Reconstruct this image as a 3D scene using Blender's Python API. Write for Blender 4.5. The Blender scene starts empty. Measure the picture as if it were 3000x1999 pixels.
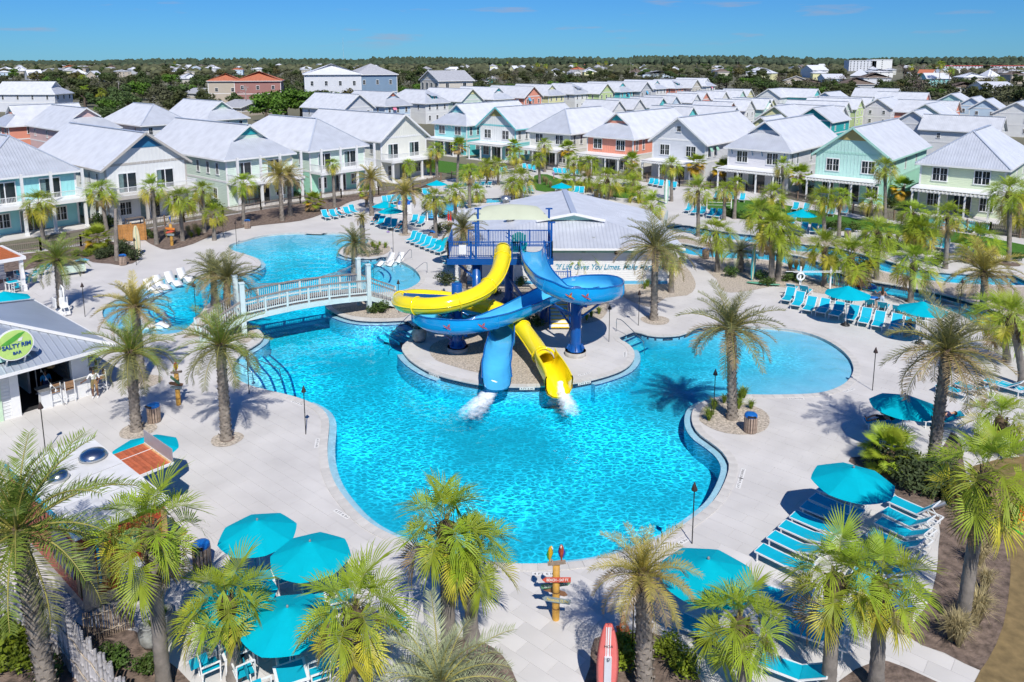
import bpy, bmesh, math, random
import numpy as np
from mathutils import Vector, Matrix, noise
from mathutils.geometry import delaunay_2d_cdt
random.seed(7)
R = math.radians
PI = math.pi
SC = bpy.context.scene
COL = SC.collection

# ------------------------------------------------------------------ camera (drone with a shift lens) --------
HZ, FR, CH, NV = 177., 2270., 18.0, 13500.           # horizon row, rectified focal, height, vertical vanishing row
TH = math.asin(FR / (NV - HZ)); FP = FR * math.cos(TH); CY = HZ + FP * math.tan(TH)
cam = bpy.data.cameras.new('camera'); camo = bpy.data.objects.new('camera', cam); COL.objects.link(camo)
camo.location = (0, 0, CH); camo.rotation_euler = (PI / 2 - TH, 0, 0)
cam.sensor_width = 36; cam.lens = 36 * FP / 3000; cam.shift_y = -(999.5 - CY) / 3000
cam.clip_start = .5; cam.clip_end = 30000
SC.camera = camo

# ------------------------------------------------------------------ sky, sun, exposure ----------------------
SUN_EL, SUN_AZ = R(50), R(-13)                        # shadows run away from the camera, 13 deg to the left
W = bpy.data.worlds.new('World'); SC.world = W; W.use_nodes = True
nt = W.node_tree; nt.nodes.clear()
_o = nt.nodes.new('ShaderNodeOutputWorld'); _b = nt.nodes.new('ShaderNodeBackground')
sky = nt.nodes.new('ShaderNodeTexSky'); sky.sky_type = 'NISHITA'; sky.sun_disc = False
sky.sun_elevation = SUN_EL; sky.sun_rotation = PI + SUN_AZ * 1.0
sky.altitude = 0; sky.air_density = 1.0; sky.dust_density = 0.0; sky.ozone_density = 6.0
_b.inputs[1].default_value = .14
# thin low clouds mixed over the sky by view direction
tc = nt.nodes.new('ShaderNodeTexCoord'); mp = nt.nodes.new('ShaderNodeMapping'); mp.inputs['Scale'].default_value = (3.2, 3.2, 26)
nz = nt.nodes.new('ShaderNodeTexNoise'); nz.inputs['Scale'].default_value = 2.6; nz.inputs['Detail'].default_value = 7; nz.inputs['Roughness'].default_value = .55
cr = nt.nodes.new('ShaderNodeValToRGB'); cr.color_ramp.elements[0].position = .585; cr.color_ramp.elements[1].position = .80
sx = nt.nodes.new('ShaderNodeSeparateXYZ'); br = nt.nodes.new('ShaderNodeValToRGB')
e = br.color_ramp.elements; e[0].position = .012; e[0].color = (0, 0, 0, 1); e[1].position = .03; e[1].color = (1, 1, 1, 1)
n2 = e.new(.085); n2.color = (.8, .8, .8, 1); n3 = e.new(.16); n3.color = (.12, .12, .12, 1)
mu = nt.nodes.new('ShaderNodeMath'); mu.operation = 'MULTIPLY'
mx = nt.nodes.new('ShaderNodeMix'); mx.data_type = 'RGBA'; mx.inputs[7].default_value = (2.5, 2.6, 3.3, 1)
L = nt.links.new
hs = nt.nodes.new('ShaderNodeMix'); hs.data_type = 'RGBA'; hs.blend_type = 'MULTIPLY'; hs.inputs[0].default_value = 1; hs.inputs[7].default_value = (.15, .375, .66, 1)
L(tc.outputs['Generated'], mp.inputs[0]); L(mp.outputs[0], nz.inputs[0]); L(nz.outputs[0], cr.inputs[0])
L(tc.outputs['Generated'], sx.inputs[0]); L(sx.outputs[2], br.inputs[0]); L(cr.outputs[0], mu.inputs[0]); L(br.outputs[0], mu.inputs[1])
L(sky.outputs[0], hs.inputs[6]); L(hs.outputs[2], mx.inputs[6]); L(mu.outputs[0], mx.inputs[0]); L(mx.outputs[2], _b.inputs[0]); L(_b.outputs[0], _o.inputs[0])
sun = bpy.data.lights.new('sun', 'SUN'); sun.energy = 4.6; sun.angle = R(.5); sun.color = (1, .955, .88)
suno = bpy.data.objects.new('sun', sun); COL.objects.link(suno)
SD = Vector((-math.sin(SUN_AZ) * math.cos(SUN_EL), -math.cos(SUN_AZ) * math.cos(SUN_EL), math.sin(SUN_EL)))   # towards the sun
suno.rotation_euler = SD.to_track_quat('Z', 'Y').to_euler(); suno.location = SD * 200
SC.view_settings.view_transform = 'Standard'; SC.view_settings.look = 'None'; SC.view_settings.gamma = 1
SC.view_settings.exposure = .12
SC.render.engine = 'CYCLES'
cy = SC.cycles; cy.use_denoising = True; cy.max_bounces = 6; cy.diffuse_bounces = 3; cy.glossy_bounces = 2
cy.transmission_bounces = 4; cy.transparent_max_bounces = 8; cy.caustics_reflective = False; cy.caustics_refractive = False
cy.sample_clamp_indirect = 6; cy.use_adaptive_sampling = True; cy.adaptive_threshold = .02
try: cy.denoiser = 'OPENIMAGEDENOISE'; cy.denoising_prefilter = 'ACCURATE'
except Exception: pass

# ------------------------------------------------------------------ photo pixel -> ground -------------------
REG = {'F': (0, 0, 1 / 1.275), 'A': (0, 150, 2.353), 'B': (1000, 150, 2.353), 'C': (2000, 150, 2.353), 'D': (0, 650, 2.353),
       'E': (1000, 550, 2.24), 'Z': (2000, 650, 2.353), 'G': (0, 1200, 1.963), 'H': (1000, 1200, 1.963), 'I': (1900, 1200, 1.963),
       'J': (0, 140, 3.), 'K': (740, 140, 3.), 'L': (1480, 140, 3.), 'M': (2216, 140, 3.), 'N': (1200, 680, 3.016), 'O': (0, 900, 3.92),
       'P': (0, 1300, 2.243), 'Q': (2300, 780, 3.336), 'S': (0, 680, 5.6), 'T': (640, 750, 3.922), 'U': (900, 520, 4.706),
       'V': (1560, 560, 2.941), 'W': (1100, 420, 2.614), 'X': (2000, 420, 2.353), 'n': (0, 0, 1.)}
def nat(r, x, y):
    a, b, s = REG[r]; return a + x / s, b + y / s
def ray(r, x, y):
    x, y = nat(r, x, y); a = (x - 1500) / FP; b = -(y - CY) / FP
    return Vector((a, math.cos(TH) + b * math.sin(TH), -math.sin(TH) + b * math.cos(TH)))
def G(r, x, y, z=0.):                                 # point at height z under a photo pixel
    d = ray(r, x, y); t = (z - CH) / d.z
    return Vector((d.x * t, d.y * t, z))
def GY(r, x, y, Y):                                   # point in the vertical plane at depth Y
    d = ray(r, x, y); t = Y / d.y
    return Vector((d.x * t, Y, CH + d.z * t))
def GL(r, pts, z=0.): return [tuple(G(r, x, y, z)[:2]) for x, y in pts]
AU = R(49.5)                                          # street grid of the resort
U = Vector((math.cos(AU), math.sin(AU), 0)); V = Vector((-math.sin(AU), math.cos(AU), 0))

# ------------------------------------------------------------------ mesh builder ----------------------------
class MB:
    def __init__(s): s.v = []; s.f = []; s.m = []; s.sm = []
    def add(s, vs, fs, mi=0, sm=False):
        o = len(s.v); s.v += [tuple(p) for p in vs]
        for f in fs: s.f.append(tuple(i + o for i in f)); s.m.append(mi); s.sm.append(sm)
        return s
    def box(s, x0, x1, y0, y1, z0, z1, mi=0):
        return s.add([(x0, y0, z0), (x1, y0, z0), (x1, y1, z0), (x0, y1, z0), (x0, y0, z1), (x1, y0, z1), (x1, y1, z1), (x0, y1, z1)],
                     [(3, 2, 1, 0), (4, 5, 6, 7), (0, 1, 5, 4), (1, 2, 6, 5), (2, 3, 7, 6), (3, 0, 4, 7)], mi)
    def bar(s, p, q, w, h, mi=0, up=(0, 0, 1)):
        p, q = Vector(p), Vector(q); d = (q - p).normalized(); up = Vector(up)
        if abs(d.dot(up)) > .99: up = Vector((1, 0, 0))
        a = d.cross(up).normalized(); b = a.cross(d).normalized(); a *= w / 2; b *= h / 2
        return s.add([p - a - b, p + a - b, p + a + b, p - a + b, q - a - b, q + a - b, q + a + b, q - a + b],
                     [(0, 1, 2, 3), (7, 6, 5, 4), (0, 4, 5, 1), (1, 5, 6, 2), (2, 6, 7, 3), (3, 7, 4, 0)], mi)
    def tube(s, p, q, r0, r1=None, n=8, mi=0, cap=True):
        return s.path([p, q], [r0, r0 if r1 is None else r1], n, mi, cap)
    def path(s, pts, r, n=6, mi=0, cap=True, closed=False):
        pts = [Vector(p) for p in pts]; k = len(pts)
        if not hasattr(r, '__len__'): r = [r] * k
        vs = []; A = None
        for i, p in enumerate(pts):
            a = pts[(i - 1) % k] if (closed or i) else pts[0]; b = pts[(i + 1) % k] if (closed or i < k - 1) else pts[-1]
            d = (b - a); d = d.normalized() if d.length > 1e-9 else Vector((0, 0, 1))
            if A is None: A = d.cross(Vector((0, 0, 1)) if abs(d.z) < .9 else Vector((1, 0, 0))).normalized()
            A = (A - d * A.dot(d)).normalized(); B = d.cross(A)
            vs += [p + (A * math.cos(2 * PI * j / n) + B * math.sin(2 * PI * j / n)) * r[i] for j in range(n)]
        fs = []
        for i in range(k if closed else k - 1):
            o, q = i * n, ((i + 1) % k) * n
            fs += [(o + j, o + (j + 1) % n, q + (j + 1) % n, q + j) for j in range(n)]
        s.add(vs, fs, mi, True)
        if cap and not closed: s.add(vs[:n], [tuple(range(n - 1, -1, -1))], mi); s.add(vs[-n:], [tuple(range(n))], mi)
        return s
    def lathe(s, prof, n=16, c=(0, 0, 0), mi=0, sm=True):
        c = Vector(c); vs = [c + Vector((r * math.cos(2 * PI * j / n), r * math.sin(2 * PI * j / n), z)) for r, z in prof for j in range(n)]
        fs = [(i * n + j, i * n + (j + 1) % n, (i + 1) * n + (j + 1) % n, (i + 1) * n + j) for i in range(len(prof) - 1) for j in range(n)]
        return s.add(vs, fs, mi, sm)
    def prism(s, poly, z0, z1, mi=0, bottom=True):
        n = len(poly); vs = [(x, y, z0) for x, y in poly] + [(x, y, z1) for x, y in poly]
        a = sum(poly[i][0] * poly[(i + 1) % n][1] - poly[(i + 1) % n][0] * poly[i][1] for i in range(n))
        if a < 0: vs = vs[:n][::-1] + vs[n:][::-1]
        return s.add(vs, ([tuple(range(n - 1, -1, -1))] if bottom else []) + [tuple(range(n, 2 * n))] + [(i, (i + 1) % n, n + (i + 1) % n, n + i) for i in range(n)], mi)
    def slab(s, pts, t, mi=0):
        pts = [Vector(p) for p in pts]; n = len(pts); nn = Vector((0, 0, 0))
        for i in range(n): nn += pts[i].cross(pts[(i + 1) % n])
        if nn.z < 0: pts = pts[::-1]
        vs = pts + [p - Vector((0, 0, t)) for p in pts]
        return s.add(vs, [tuple(range(n)), tuple(range(2 * n - 1, n - 1, -1))] + [((i + 1) % n, i, n + i, n + (i + 1) % n) for i in range(n)], mi)
    def quad(s, *p, mi=0): return s.add(p, [tuple(range(len(p)))], mi)
    def mesh(s, name, mats):
        me = bpy.data.meshes.new(name); me.from_pydata([tuple(v) for v in s.v], [], s.f)
        for m in (mats if isinstance(mats, (list, tuple)) else [mats]): me.materials.append(m)
        me.polygons.foreach_set('material_index', s.m); me.polygons.foreach_set('use_smooth', s.sm); me.update()
        return me
def obj(name, data, parent=None, loc=(0, 0, 0), rz=0., mats=None, kind=None, scale=None):
    me = data.mesh(name, mats) if isinstance(data, MB) else data
    o = bpy.data.objects.new(name, me); COL.objects.link(o)
    if parent is not None: o.parent = parent
    o.location = loc; o.rotation_euler = (0, 0, rz)
    if scale is not None: o.scale = scale if hasattr(scale, '__len__') else (scale,) * 3
    if kind: o['kind'] = kind
    return o
def thing(name, label, cat, loc=(0, 0, 0), rz=0., group=None, scale=None):
    o = obj(name, None, None, loc, rz, scale=scale); o.empty_display_size = .2
    return tag(o, label, cat, group)
def tag(o, label, cat, group=None):
    o['label'] = label; o['category'] = cat
    if group: o['group'] = group
    return o
NTH = ['first', 'second', 'third', 'fourth', 'fifth', 'sixth', 'seventh', 'eighth', 'ninth', 'tenth', 'eleventh', 'twelfth', 'thirteenth', 'fourteenth']

# ------------------------------------------------------------------ materials -------------------------------
MT = {}
def mat(name, col, rough=.6, var=.12, scale=4., bump=0., bscale=None, metal=0., band=None, spec=.4, coat=0., trans=0., hue=.0, detail=4, rnd=0.):
    """procedural surface: noise-varied colour, optional bump, optional (axis, pitch, depth) ribs"""
    if name in MT: return MT[name]
    m = bpy.data.materials.new(name); m.use_nodes = True; t = m.node_tree; N = t.nodes; Lk = t.links.new
    b = N['Principled BSDF']; b.inputs['Roughness'].default_value = rough; b.inputs['Metallic'].default_value = metal
    b.inputs['Specular IOR Level'].default_value = spec; b.inputs['Coat Weight'].default_value = coat; b.inputs['Coat Roughness'].default_value = .08
    tc = N.new('ShaderNodeTexCoord'); no = N.new('ShaderNodeTexNoise'); no.inputs['Scale'].default_value = scale; no.inputs['Detail'].default_value = detail
    Lk(tc.outputs['Object'], no.inputs['Vector'])
    mr = N.new('ShaderNodeMapRange'); mr.inputs['From Min'].default_value = .3; mr.inputs['From Max'].default_value = .7
    mr.inputs['To Min'].default_value = 1 - var; mr.inputs['To Max'].default_value = 1 + var * .8
    Lk(no.outputs[0], mr.inputs['Value'])
    h = N.new('ShaderNodeHueSaturation'); h.inputs['Color'].default_value = (*col, 1); src = mr.outputs[0]
    if rnd:
        oi = N.new('ShaderNodeObjectInfo'); r2 = N.new('ShaderNodeMapRange'); r2.inputs['To Min'].default_value = 1 - rnd; r2.inputs['To Max'].default_value = 1 + rnd
        Lk(oi.outputs['Random'], r2.inputs['Value']); ml = N.new('ShaderNodeMath'); ml.operation = 'MULTIPLY'; Lk(src, ml.inputs[0]); Lk(r2.outputs[0], ml.inputs[1]); src = ml.outputs[0]
        if hue:
            r3 = N.new('ShaderNodeMapRange'); r3.inputs['To Min'].default_value = .5 - hue; r3.inputs['To Max'].default_value = .5 + hue
            Lk(oi.outputs['Random'], r3.inputs['Value']); Lk(r3.outputs[0], h.inputs['Hue'])
    Lk(src, h.inputs['Value']); Lk(h.outputs[0], b.inputs['Base Color'])
    hsrc = None
    if band:
        ax, pitch, depth = band
        sp = N.new('ShaderNodeSeparateXYZ'); Lk(tc.outputs['Object'], sp.inputs[0])
        mm = N.new('ShaderNodeMath'); mm.operation = 'MULTIPLY'; mm.inputs[1].default_value = 1 / pitch; Lk(sp.outputs[ax], mm.inputs[0])
        fr = N.new('ShaderNodeMath'); fr.operation = 'FRACT'; Lk(mm.outputs[0], fr.inputs[0])
        rp = N.new('ShaderNodeValToRGB'); ee = rp.color_ramp.elements; ee[0].position = 0; ee[1].position = .18
        ee[0].color = (1, 1, 1, 1); ee[1].color = (0, 0, 0, 1); x_ = ee.new(.85); x_.color = (0, 0, 0, 1); y_ = ee.new(1.); y_.color = (1, 1, 1, 1)
        Lk(fr.outputs[0], rp.inputs[0])
        bp = N.new('ShaderNodeBump'); bp.inputs['Distance'].default_value = depth; bp.inputs['Strength'].default_value = 1
        Lk(rp.outputs[0], bp.inputs['Height']); hsrc = bp
    if bump:
        b2 = N.new('ShaderNodeBump'); b2.inputs['Distance'].default_value = bump; b2.inputs['Strength'].default_value = .8
        n3 = N.new('ShaderNodeTexNoise'); n3.inputs['Scale'].default_value = bscale or scale * 6; n3.inputs['Detail'].default_value = 5; Lk(tc.outputs['Object'], n3.inputs['Vector'])
        Lk(n3.outputs[0], b2.inputs['Height'])
        if hsrc: Lk(hsrc.outputs[0], b2.inputs['Normal'])
        hsrc = b2
    if hsrc: Lk(hsrc.outputs[0], b.inputs['Normal'])
    if trans:
        tr = N.new('ShaderNodeBsdfTranslucent'); Lk(h.outputs[0], tr.inputs['Color']); mxs = N.new('ShaderNodeMixShader'); mxs.inputs[0].default_value = trans
        Lk(b.outputs[0], mxs.inputs[1]); Lk(tr.outputs[0], mxs.inputs[2]); Lk(mxs.outputs[0], N['Material Output'].inputs['Surface'])
    MT[name] = m
    return m
WHITE = mat('white_paint', (.8, .8, .79), .45, .04)
GLASS = mat('window_glass', (.018, .026, .032), .06, .3, 1.2, spec=.7)
CURTAIN = mat('curtain', (.16, .24, .24), .3, .35, 3)
TEAL = mat('turquoise_fabric', (.0, .44, .56), .9, .05, 3, trans=.12, spec=.1)
SLING = mat('turquoise_sling', (.0, .45, .62), .6, .07, 3, trans=.1, rnd=.1)
FRAMEW = mat('white_frame', (.78, .79, .79), .35, .03)
BLACK = mat('black_metal', (.02, .018, .017), .5, .1)
STEEL = mat('steel', (.55, .56, .57), .25, .05, metal=1.)
GALV = mat('galvanised_steel', (.5, .52, .53), .38, .1, metal=.9)
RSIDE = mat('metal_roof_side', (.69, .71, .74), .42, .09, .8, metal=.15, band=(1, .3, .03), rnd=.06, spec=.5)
RFRONT = mat('metal_roof_front', (.60, .63, .68), .38, .09, .8, metal=.3, band=(0, .3, .03), rnd=.06, spec=.5)  # base greyer than the sides: weaker sheen of front slopes put into colour
RIDGE = mat('roof_ridge_cap', (.55, .60, .68), .4, .05, metal=.3)
# ================================================================== SETTING: ground, deck, beds, pools =======
def smooth(pts, k=3, closed=True):
    n = len(pts); out = []
    for i in range(n if closed else n - 1):
        g = lambda j: Vector(pts[j % n]) if closed else Vector(pts[min(max(j, 0), n - 1)])
        a, b, c, d = g(i - 1), g(i), g(i + 1), g(i + 2)
        for q in range(k):
            t = q / k
            out.append(.5 * ((2 * b) + (c - a) * t + (2 * a - 5 * b + 4 * c - d) * t * t + (3 * b - a - 3 * c + d) * t ** 3))
    if not closed: out.append(Vector(pts[-1]))
    return out
def pxl(*segs):
    out = []
    for r, pts in segs: out += [tuple(G(r, x, y)[:2]) for x, y in pts]
    return out
def area2(p): return sum(p[i][0] * p[(i + 1) % len(p)][1] - p[(i + 1) % len(p)][0] * p[i][1] for i in range(len(p)))
def inside(P, xs, ys):
    """vectorised even-odd test"""
    P = np.asarray(P); r = np.zeros(np.shape(xs), bool); n = len(P)
    for i in range(n):
        x0, y0 = P[i]; x1, y1 = P[(i + 1) % n]
        if y0 == y1: continue
        c = ((y0 > ys) != (y1 > ys)) & (xs < (x1 - x0) * (ys - y0) / (y1 - y0) + x0); r ^= c
    return r
def dist(P, xs, ys, closed=True):
    P = np.asarray(P); d = np.full(np.shape(xs), 1e9); n = len(P)
    for i in range(n if closed else n - 1):
        a = P[i]; b = P[(i + 1) % n]; ab = b - a; L2 = max(ab @ ab, 1e-9)
        t = np.clip(((xs - a[0]) * ab[0] + (ys - a[1]) * ab[1]) / L2, 0, 1)
        d = np.minimum(d, np.hypot(xs - a[0] - t * ab[0], ys - a[1] - t * ab[1]))
    return d
def fill(outer, holes, z):
    """triangulated sheet with holes"""
    vs = []; es = []
    for lp in [outer] + holes:
        o = len(vs); n = len(lp); vs += [Vector(p[:2]) for p in lp]; es += [(o + i, o + (i + 1) % n) for i in range(n)]
    r = delaunay_2d_cdt(vs, es, [], 0, 1e-5); V2, F2 = r[0], r[2]
    cx = np.array([sum(V2[i].x for i in f) / len(f) for f in F2]); cyy = np.array([sum(V2[i].y for i in f) / len(f) for f in F2])
    k = inside([p[:2] for p in outer], cx, cyy)
    for h in holes: k &= ~inside([p[:2] for p in h], cx, cyy)
    m = MB(); m.add([(p.x, p.y, z) for p in V2], [tuple(f) if area2([V2[i] for i in f]) > 0 else tuple(f)[::-1] for f, q in zip(F2, k) if q])
    return m
def struct(name, m, mt, parent=None):
    o = obj(name, m, parent, mats=mt)
    if parent is None: o['kind'] = 'structure'
    return o

POOL = pxl(('D', [(1815, 790), (1790, 830), (1710, 880), (1645, 930), (1608, 985), (1600, 1035), (1640, 1090), (1720, 1130), (1850, 1165), (2000, 1200), (2120, 1240), (2220, 1295), (2262, 1360)]),
           ('G', [(1888, 120), (1880, 200), (1881, 280), (1895, 355), (1925, 430), (1975, 505)]),
           ('H', [(100, 605), (200, 680), (330, 742), (480, 800), (640, 845), (800, 872), (950, 888), (1080, 892), (1250, 887), (1400, 872), (1520, 850), (1650, 812), (1780, 765), (1900, 710), (2000, 645)]),
           ('I', [(345, 560), (405, 490), (450, 400), (467, 330), (455, 285), (420, 238), (360, 190), (300, 148), (262, 100), (250, 50), (258, 5)]),
           ('Z', [(100, 1265), (150, 1238), (230, 1213), (330, 1198), (450, 1193), (600, 1195), (750, 1193), (900, 1187), (1000, 1170), (1090, 1135), (1150, 1090), (1178, 1040), (1180, 1000), (1150, 935), (1080, 870), (980, 810), (860, 765), (740, 742), (600, 728), (450, 718), (300, 713), (200, 716), (100, 732)]),
           ('E', [(2235, 966), (2150, 975), (2080, 977), (2000, 966), (1925, 943), (1868, 964), (1812, 988), (1860, 1013), (1905, 1050), (1922, 1090), (1915, 1130), (1870, 1180), (1780, 1222), (1640, 1262), (1500, 1288), (1350, 1303), (1150, 1308), (950, 1297), (800, 1272), (650, 1235), (540, 1190), (450, 1130), (405, 1075), (400, 1045), (425, 1018), (480, 970), (502, 928)]),
           ('T', [(2225, 785), (2140, 738), (1900, 748), (1650, 742), (1480, 712), (1330, 652), (1240, 590), (1230, 545), (1320, 500), (1500, 462), (1700, 440), (1900, 420), (2090, 402), (2200, 370), (2290, 320), (2325, 270), (2305, 210), (2240, 140), (2150, 88), (2060, 48)]),
           ('U', [(1062, 1088), (960, 1110), (850, 1120), (700, 1115), (560, 1095), (460, 1060), (430, 1028), (448, 990), (530, 958), (640, 940), (740, 925), (815, 910), (850, 888), (838, 858), (780, 822), (700, 793), (600, 774), (450, 765), (200, 763), (0, 763)]),
           ('D', [(2250, 80), (2100, 75), (1950, 80), (1800, 97), (1690, 128), (1620, 145), (1575, 168), (1600, 197), (1690, 225), (1770, 255), (1798, 290), (1770, 318), (1700, 345), (1600, 368), (1450, 382), (1340, 372), (1250, 362), (1170, 368), (1090, 388), (1010, 420), (930, 470), (850, 515), (765, 553), (715, 590), (702, 625), (715, 670), (755, 712), (810, 742), (900, 765), (1000, 773), (1100, 778), (1200, 772), (1265, 752), (1320, 710), (1380, 640), (1420, 585), (1475, 545), (1550, 545), (1620, 600), (1670, 660), (1725, 710), (1785, 748)]))
POOLS = [tuple(p) for p in smooth(POOL, 3)]
if area2(POOLS) < 0: POOLS = POOLS[::-1]
def ribbon(cl, w):
    cl = [Vector(p) for p in cl]; a = []; b = []
    for i, p in enumerate(cl):
        d = (cl[min(i + 1, len(cl) - 1)] - cl[max(i - 1, 0)]).normalized(); n = Vector((-d.y, d.x)) * w / 2
        a.append(tuple(p + n)); b.append(tuple(p - n))
    return a + b[::-1]
RIV1 = smooth(pxl(('V', [(1180, 470), (1300, 492), (1420, 520), (1560, 535), (1720, 545), (1900, 548)]), ('Z', [(640, 240), (770, 262), (880, 312), (980, 368), (1100, 408), (1250, 440), (1420, 468), (1600, 500), (1760, 538), (1900, 578), (2060, 640), (2200, 720)])), 3, False)
RIV2 = smooth(pxl(('X', [(-60, 570), (60, 600), (170, 615), (330, 640), (480, 655), (640, 690), (800, 720), (960, 730), (1080, 760), (1260, 805), (1400, 848), (1560, 888), (1750, 920), (1950, 935), (2150, 940), (2353, 945)])), 3, False)
RIV3 = smooth(pxl(('U', [(1560, 525), (1660, 520), (1790, 480), (1870, 415), (1990, 365), (2150, 332), (2353, 312)]), ('W', [(760, 442), (900, 437), (1040, 428), (1150, 428)])), 3, False)
RIVS = []
for rv, w in ((RIV1, 3.2), (RIV2, 3.2), (RIV3, 3.4)):
    p = ribbon(rv, w); RIVS.append(p if area2(p) > 0 else p[::-1])
HOLES = [POOLS] + RIVS
DECK = pxl(('n', [(-500, 2300), (3600, 2300), (3500, 1150), (3250, 735), (3000, 698), (2540, 634), (2297, 579), (2187, 558), (1990, 545), (1700, 510), (1535, 488), (1293, 528), (1210, 560), (1000, 578), (765, 613), (654, 630), (425, 668), (238, 715), (0, 745), (-500, 830), (-900, 1200)]))
if area2(DECK) < 0: DECK = DECK[::-1]

m_ground = mat('far_ground', (.155, .15, .10), .95, .5, .012, detail=9)
m_deck = mat('travertine', (.575, .555, .535), .72, .09, .35, bump=.002, bscale=40, detail=9)
m_paver = mat('travertine_paver', (.59, .57, .55), .7, .11, .45, bump=.003, bscale=30, detail=8, rnd=.05)
m_cop = mat('coping_stone', (.56, .54, .51), .65, .1, 2, bump=.002, bscale=30, rnd=.07)
m_tile = mat('dark_blue_tile', (.015, .04, .09), .2, .5, 9)
m_pool = mat('pool_plaster', (.19, .465, .67), .6, .05, 1.2)
m_ledge = mat('pale_ledge_tile', (.31, .50, .64), .35, .06, 2)
m_nose = mat('blue_step_tile', (.01, .05, .22), .3, .2, 3)
m_mulch = mat('bark_mulch', (.17, .125, .10), .95, .55, 3.5, bump=.05, bscale=14, detail=8)
m_grass = mat('lawn_grass', (.055, .16, .01), .9, .35, 5, bump=.03, bscale=60, detail=8)
m_dry = mat('dry_lawn', (.23, .165, .075), .95, .3, 3, bump=.03, bscale=50, detail=8)
m_peb = mat('river_pebbles', (.46, .40, .33), .85, .5, 9, bump=.05, bscale=16, detail=6)
m_road = mat('asphalt', (.06, .06, .062), .9, .15, 1)

gx = 9000
ground = struct('ground', fill([(-gx, -200), (gx, -200), (gx, 2 * gx), (-gx, 2 * gx)], HOLES, -.03), m_ground)
deck = struct('pool_deck', fill(DECK, HOLES, -.012), m_deck)

# pavers: the 300 that show largest are objects, the rest one part
xs = np.array([p[0] for p in DECK]); DECKA = np.array(DECK); POOLA = np.array(POOLS)
PL, PW = 1.22, .61
cand = []
for j in range(-40, 140):
    for i in range(-60, 60):
        c = U * ((j + .5) * PW) + V * ((i + .5 + (j % 2) * .5) * PL)
        if c.y > 18 and c.y < 62 and abs(c.x) < .72 * c.y + 2: cand.append((c.x, c.y))
cand = np.array(cand)
k = inside(DECKA, cand[:, 0], cand[:, 1]); cand = cand[k]
ins = inside(POOLA, cand[:, 0], cand[:, 1]); dd = dist(POOLA, cand[:, 0], cand[:, 1])
for rv in RIVS:
    r_ = inside(rv, cand[:, 0], cand[:, 1]); d_ = dist(rv, cand[:, 0], cand[:, 1]); ins |= r_; dd = np.where(d_ < dd, d_, dd)
full = cand[(~ins) & (dd > .72)]; part = cand[dd <= .72]
hg = .0035
pm = MB()
def paver_box(m, c, z):
    a = U * (PW / 2 - hg); b = V * (PL / 2 - hg); c = Vector((c[0], c[1], 0))
    q = [c - a - b, c + a - b, c + a + b, c - a + b]
    m.add([(p.x, p.y, -.03) for p in q] + [(p.x, p.y, z) for p in q], [(4, 5, 6, 7), (0, 1, 5, 4), (1, 2, 6, 5), (2, 3, 7, 6), (3, 0, 4, 7)])
one = MB(); a = PW / 2 - hg; b = PL / 2 - hg
one.add([(-a, -b, -.03), (a, -b, -.03), (a, b, -.03), (-a, b, -.03), (-a, -b, 0), (a, -b, 0), (a, b, 0), (-a, b, 0)], [(4, 5, 6, 7), (0, 1, 5, 4), (1, 2, 6, 5), (2, 3, 7, 6), (3, 0, 4, 7)])
one = one.mesh('paver', m_paver)
order = sorted(range(len(full)), key=lambda i: full[i][1] + .3 * abs(full[i][0]))
for n_, i in enumerate(order):
    z = random.uniform(-.0015, .0015)
    if n_ < 300: obj('paver', one, deck, (full[i][0], full[i][1], z), AU)
    else: paver_box(pm, full[i], z)
for c in part:                                           # pavers cut along the pool edge
    a_ = U * (PW / 2 - hg); b_ = V * (PL / 2 - hg); c = Vector((c[0], c[1], 0)); q = [c - a_ - b_, c + a_ - b_, c + a_ + b_, c - a_ + b_]
    vs = [Vector(p[:2]) for p in q]; es = [(0, 1), (1, 2), (2, 3), (3, 0)]
    for hp in HOLES:
        n = len(hp)
        for i in range(n):
            p0, p1 = Vector(hp[i]), Vector(hp[(i + 1) % n])
            if min((p0 - c.xy).length, (p1 - c.xy).length) < 2.2: vs += [p0, p1]; es.append((len(vs) - 2, len(vs) - 1))
    r = delaunay_2d_cdt(vs, es, [], 0, 1e-5); qp = [p.xy for p in q]
    for f in r[2]:
        cx_ = sum((r[0][i] for i in f), Vector((0, 0))) / len(f)
        X_, Y_ = np.array([cx_.x]), np.array([cx_.y])
        if inside(qp, X_, Y_)[0] and not any(inside(hp, X_, Y_)[0] for hp in HOLES):
            f = list(f) if area2([r[0][i] for i in f]) > 0 else list(f)[::-1]
            pm.add([(r[0][i].x, r[0][i].y, 0) for i in f], [tuple(range(len(f)))])
obj('paver_field', pm, deck, mats=m_paver, kind='stuff')

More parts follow.
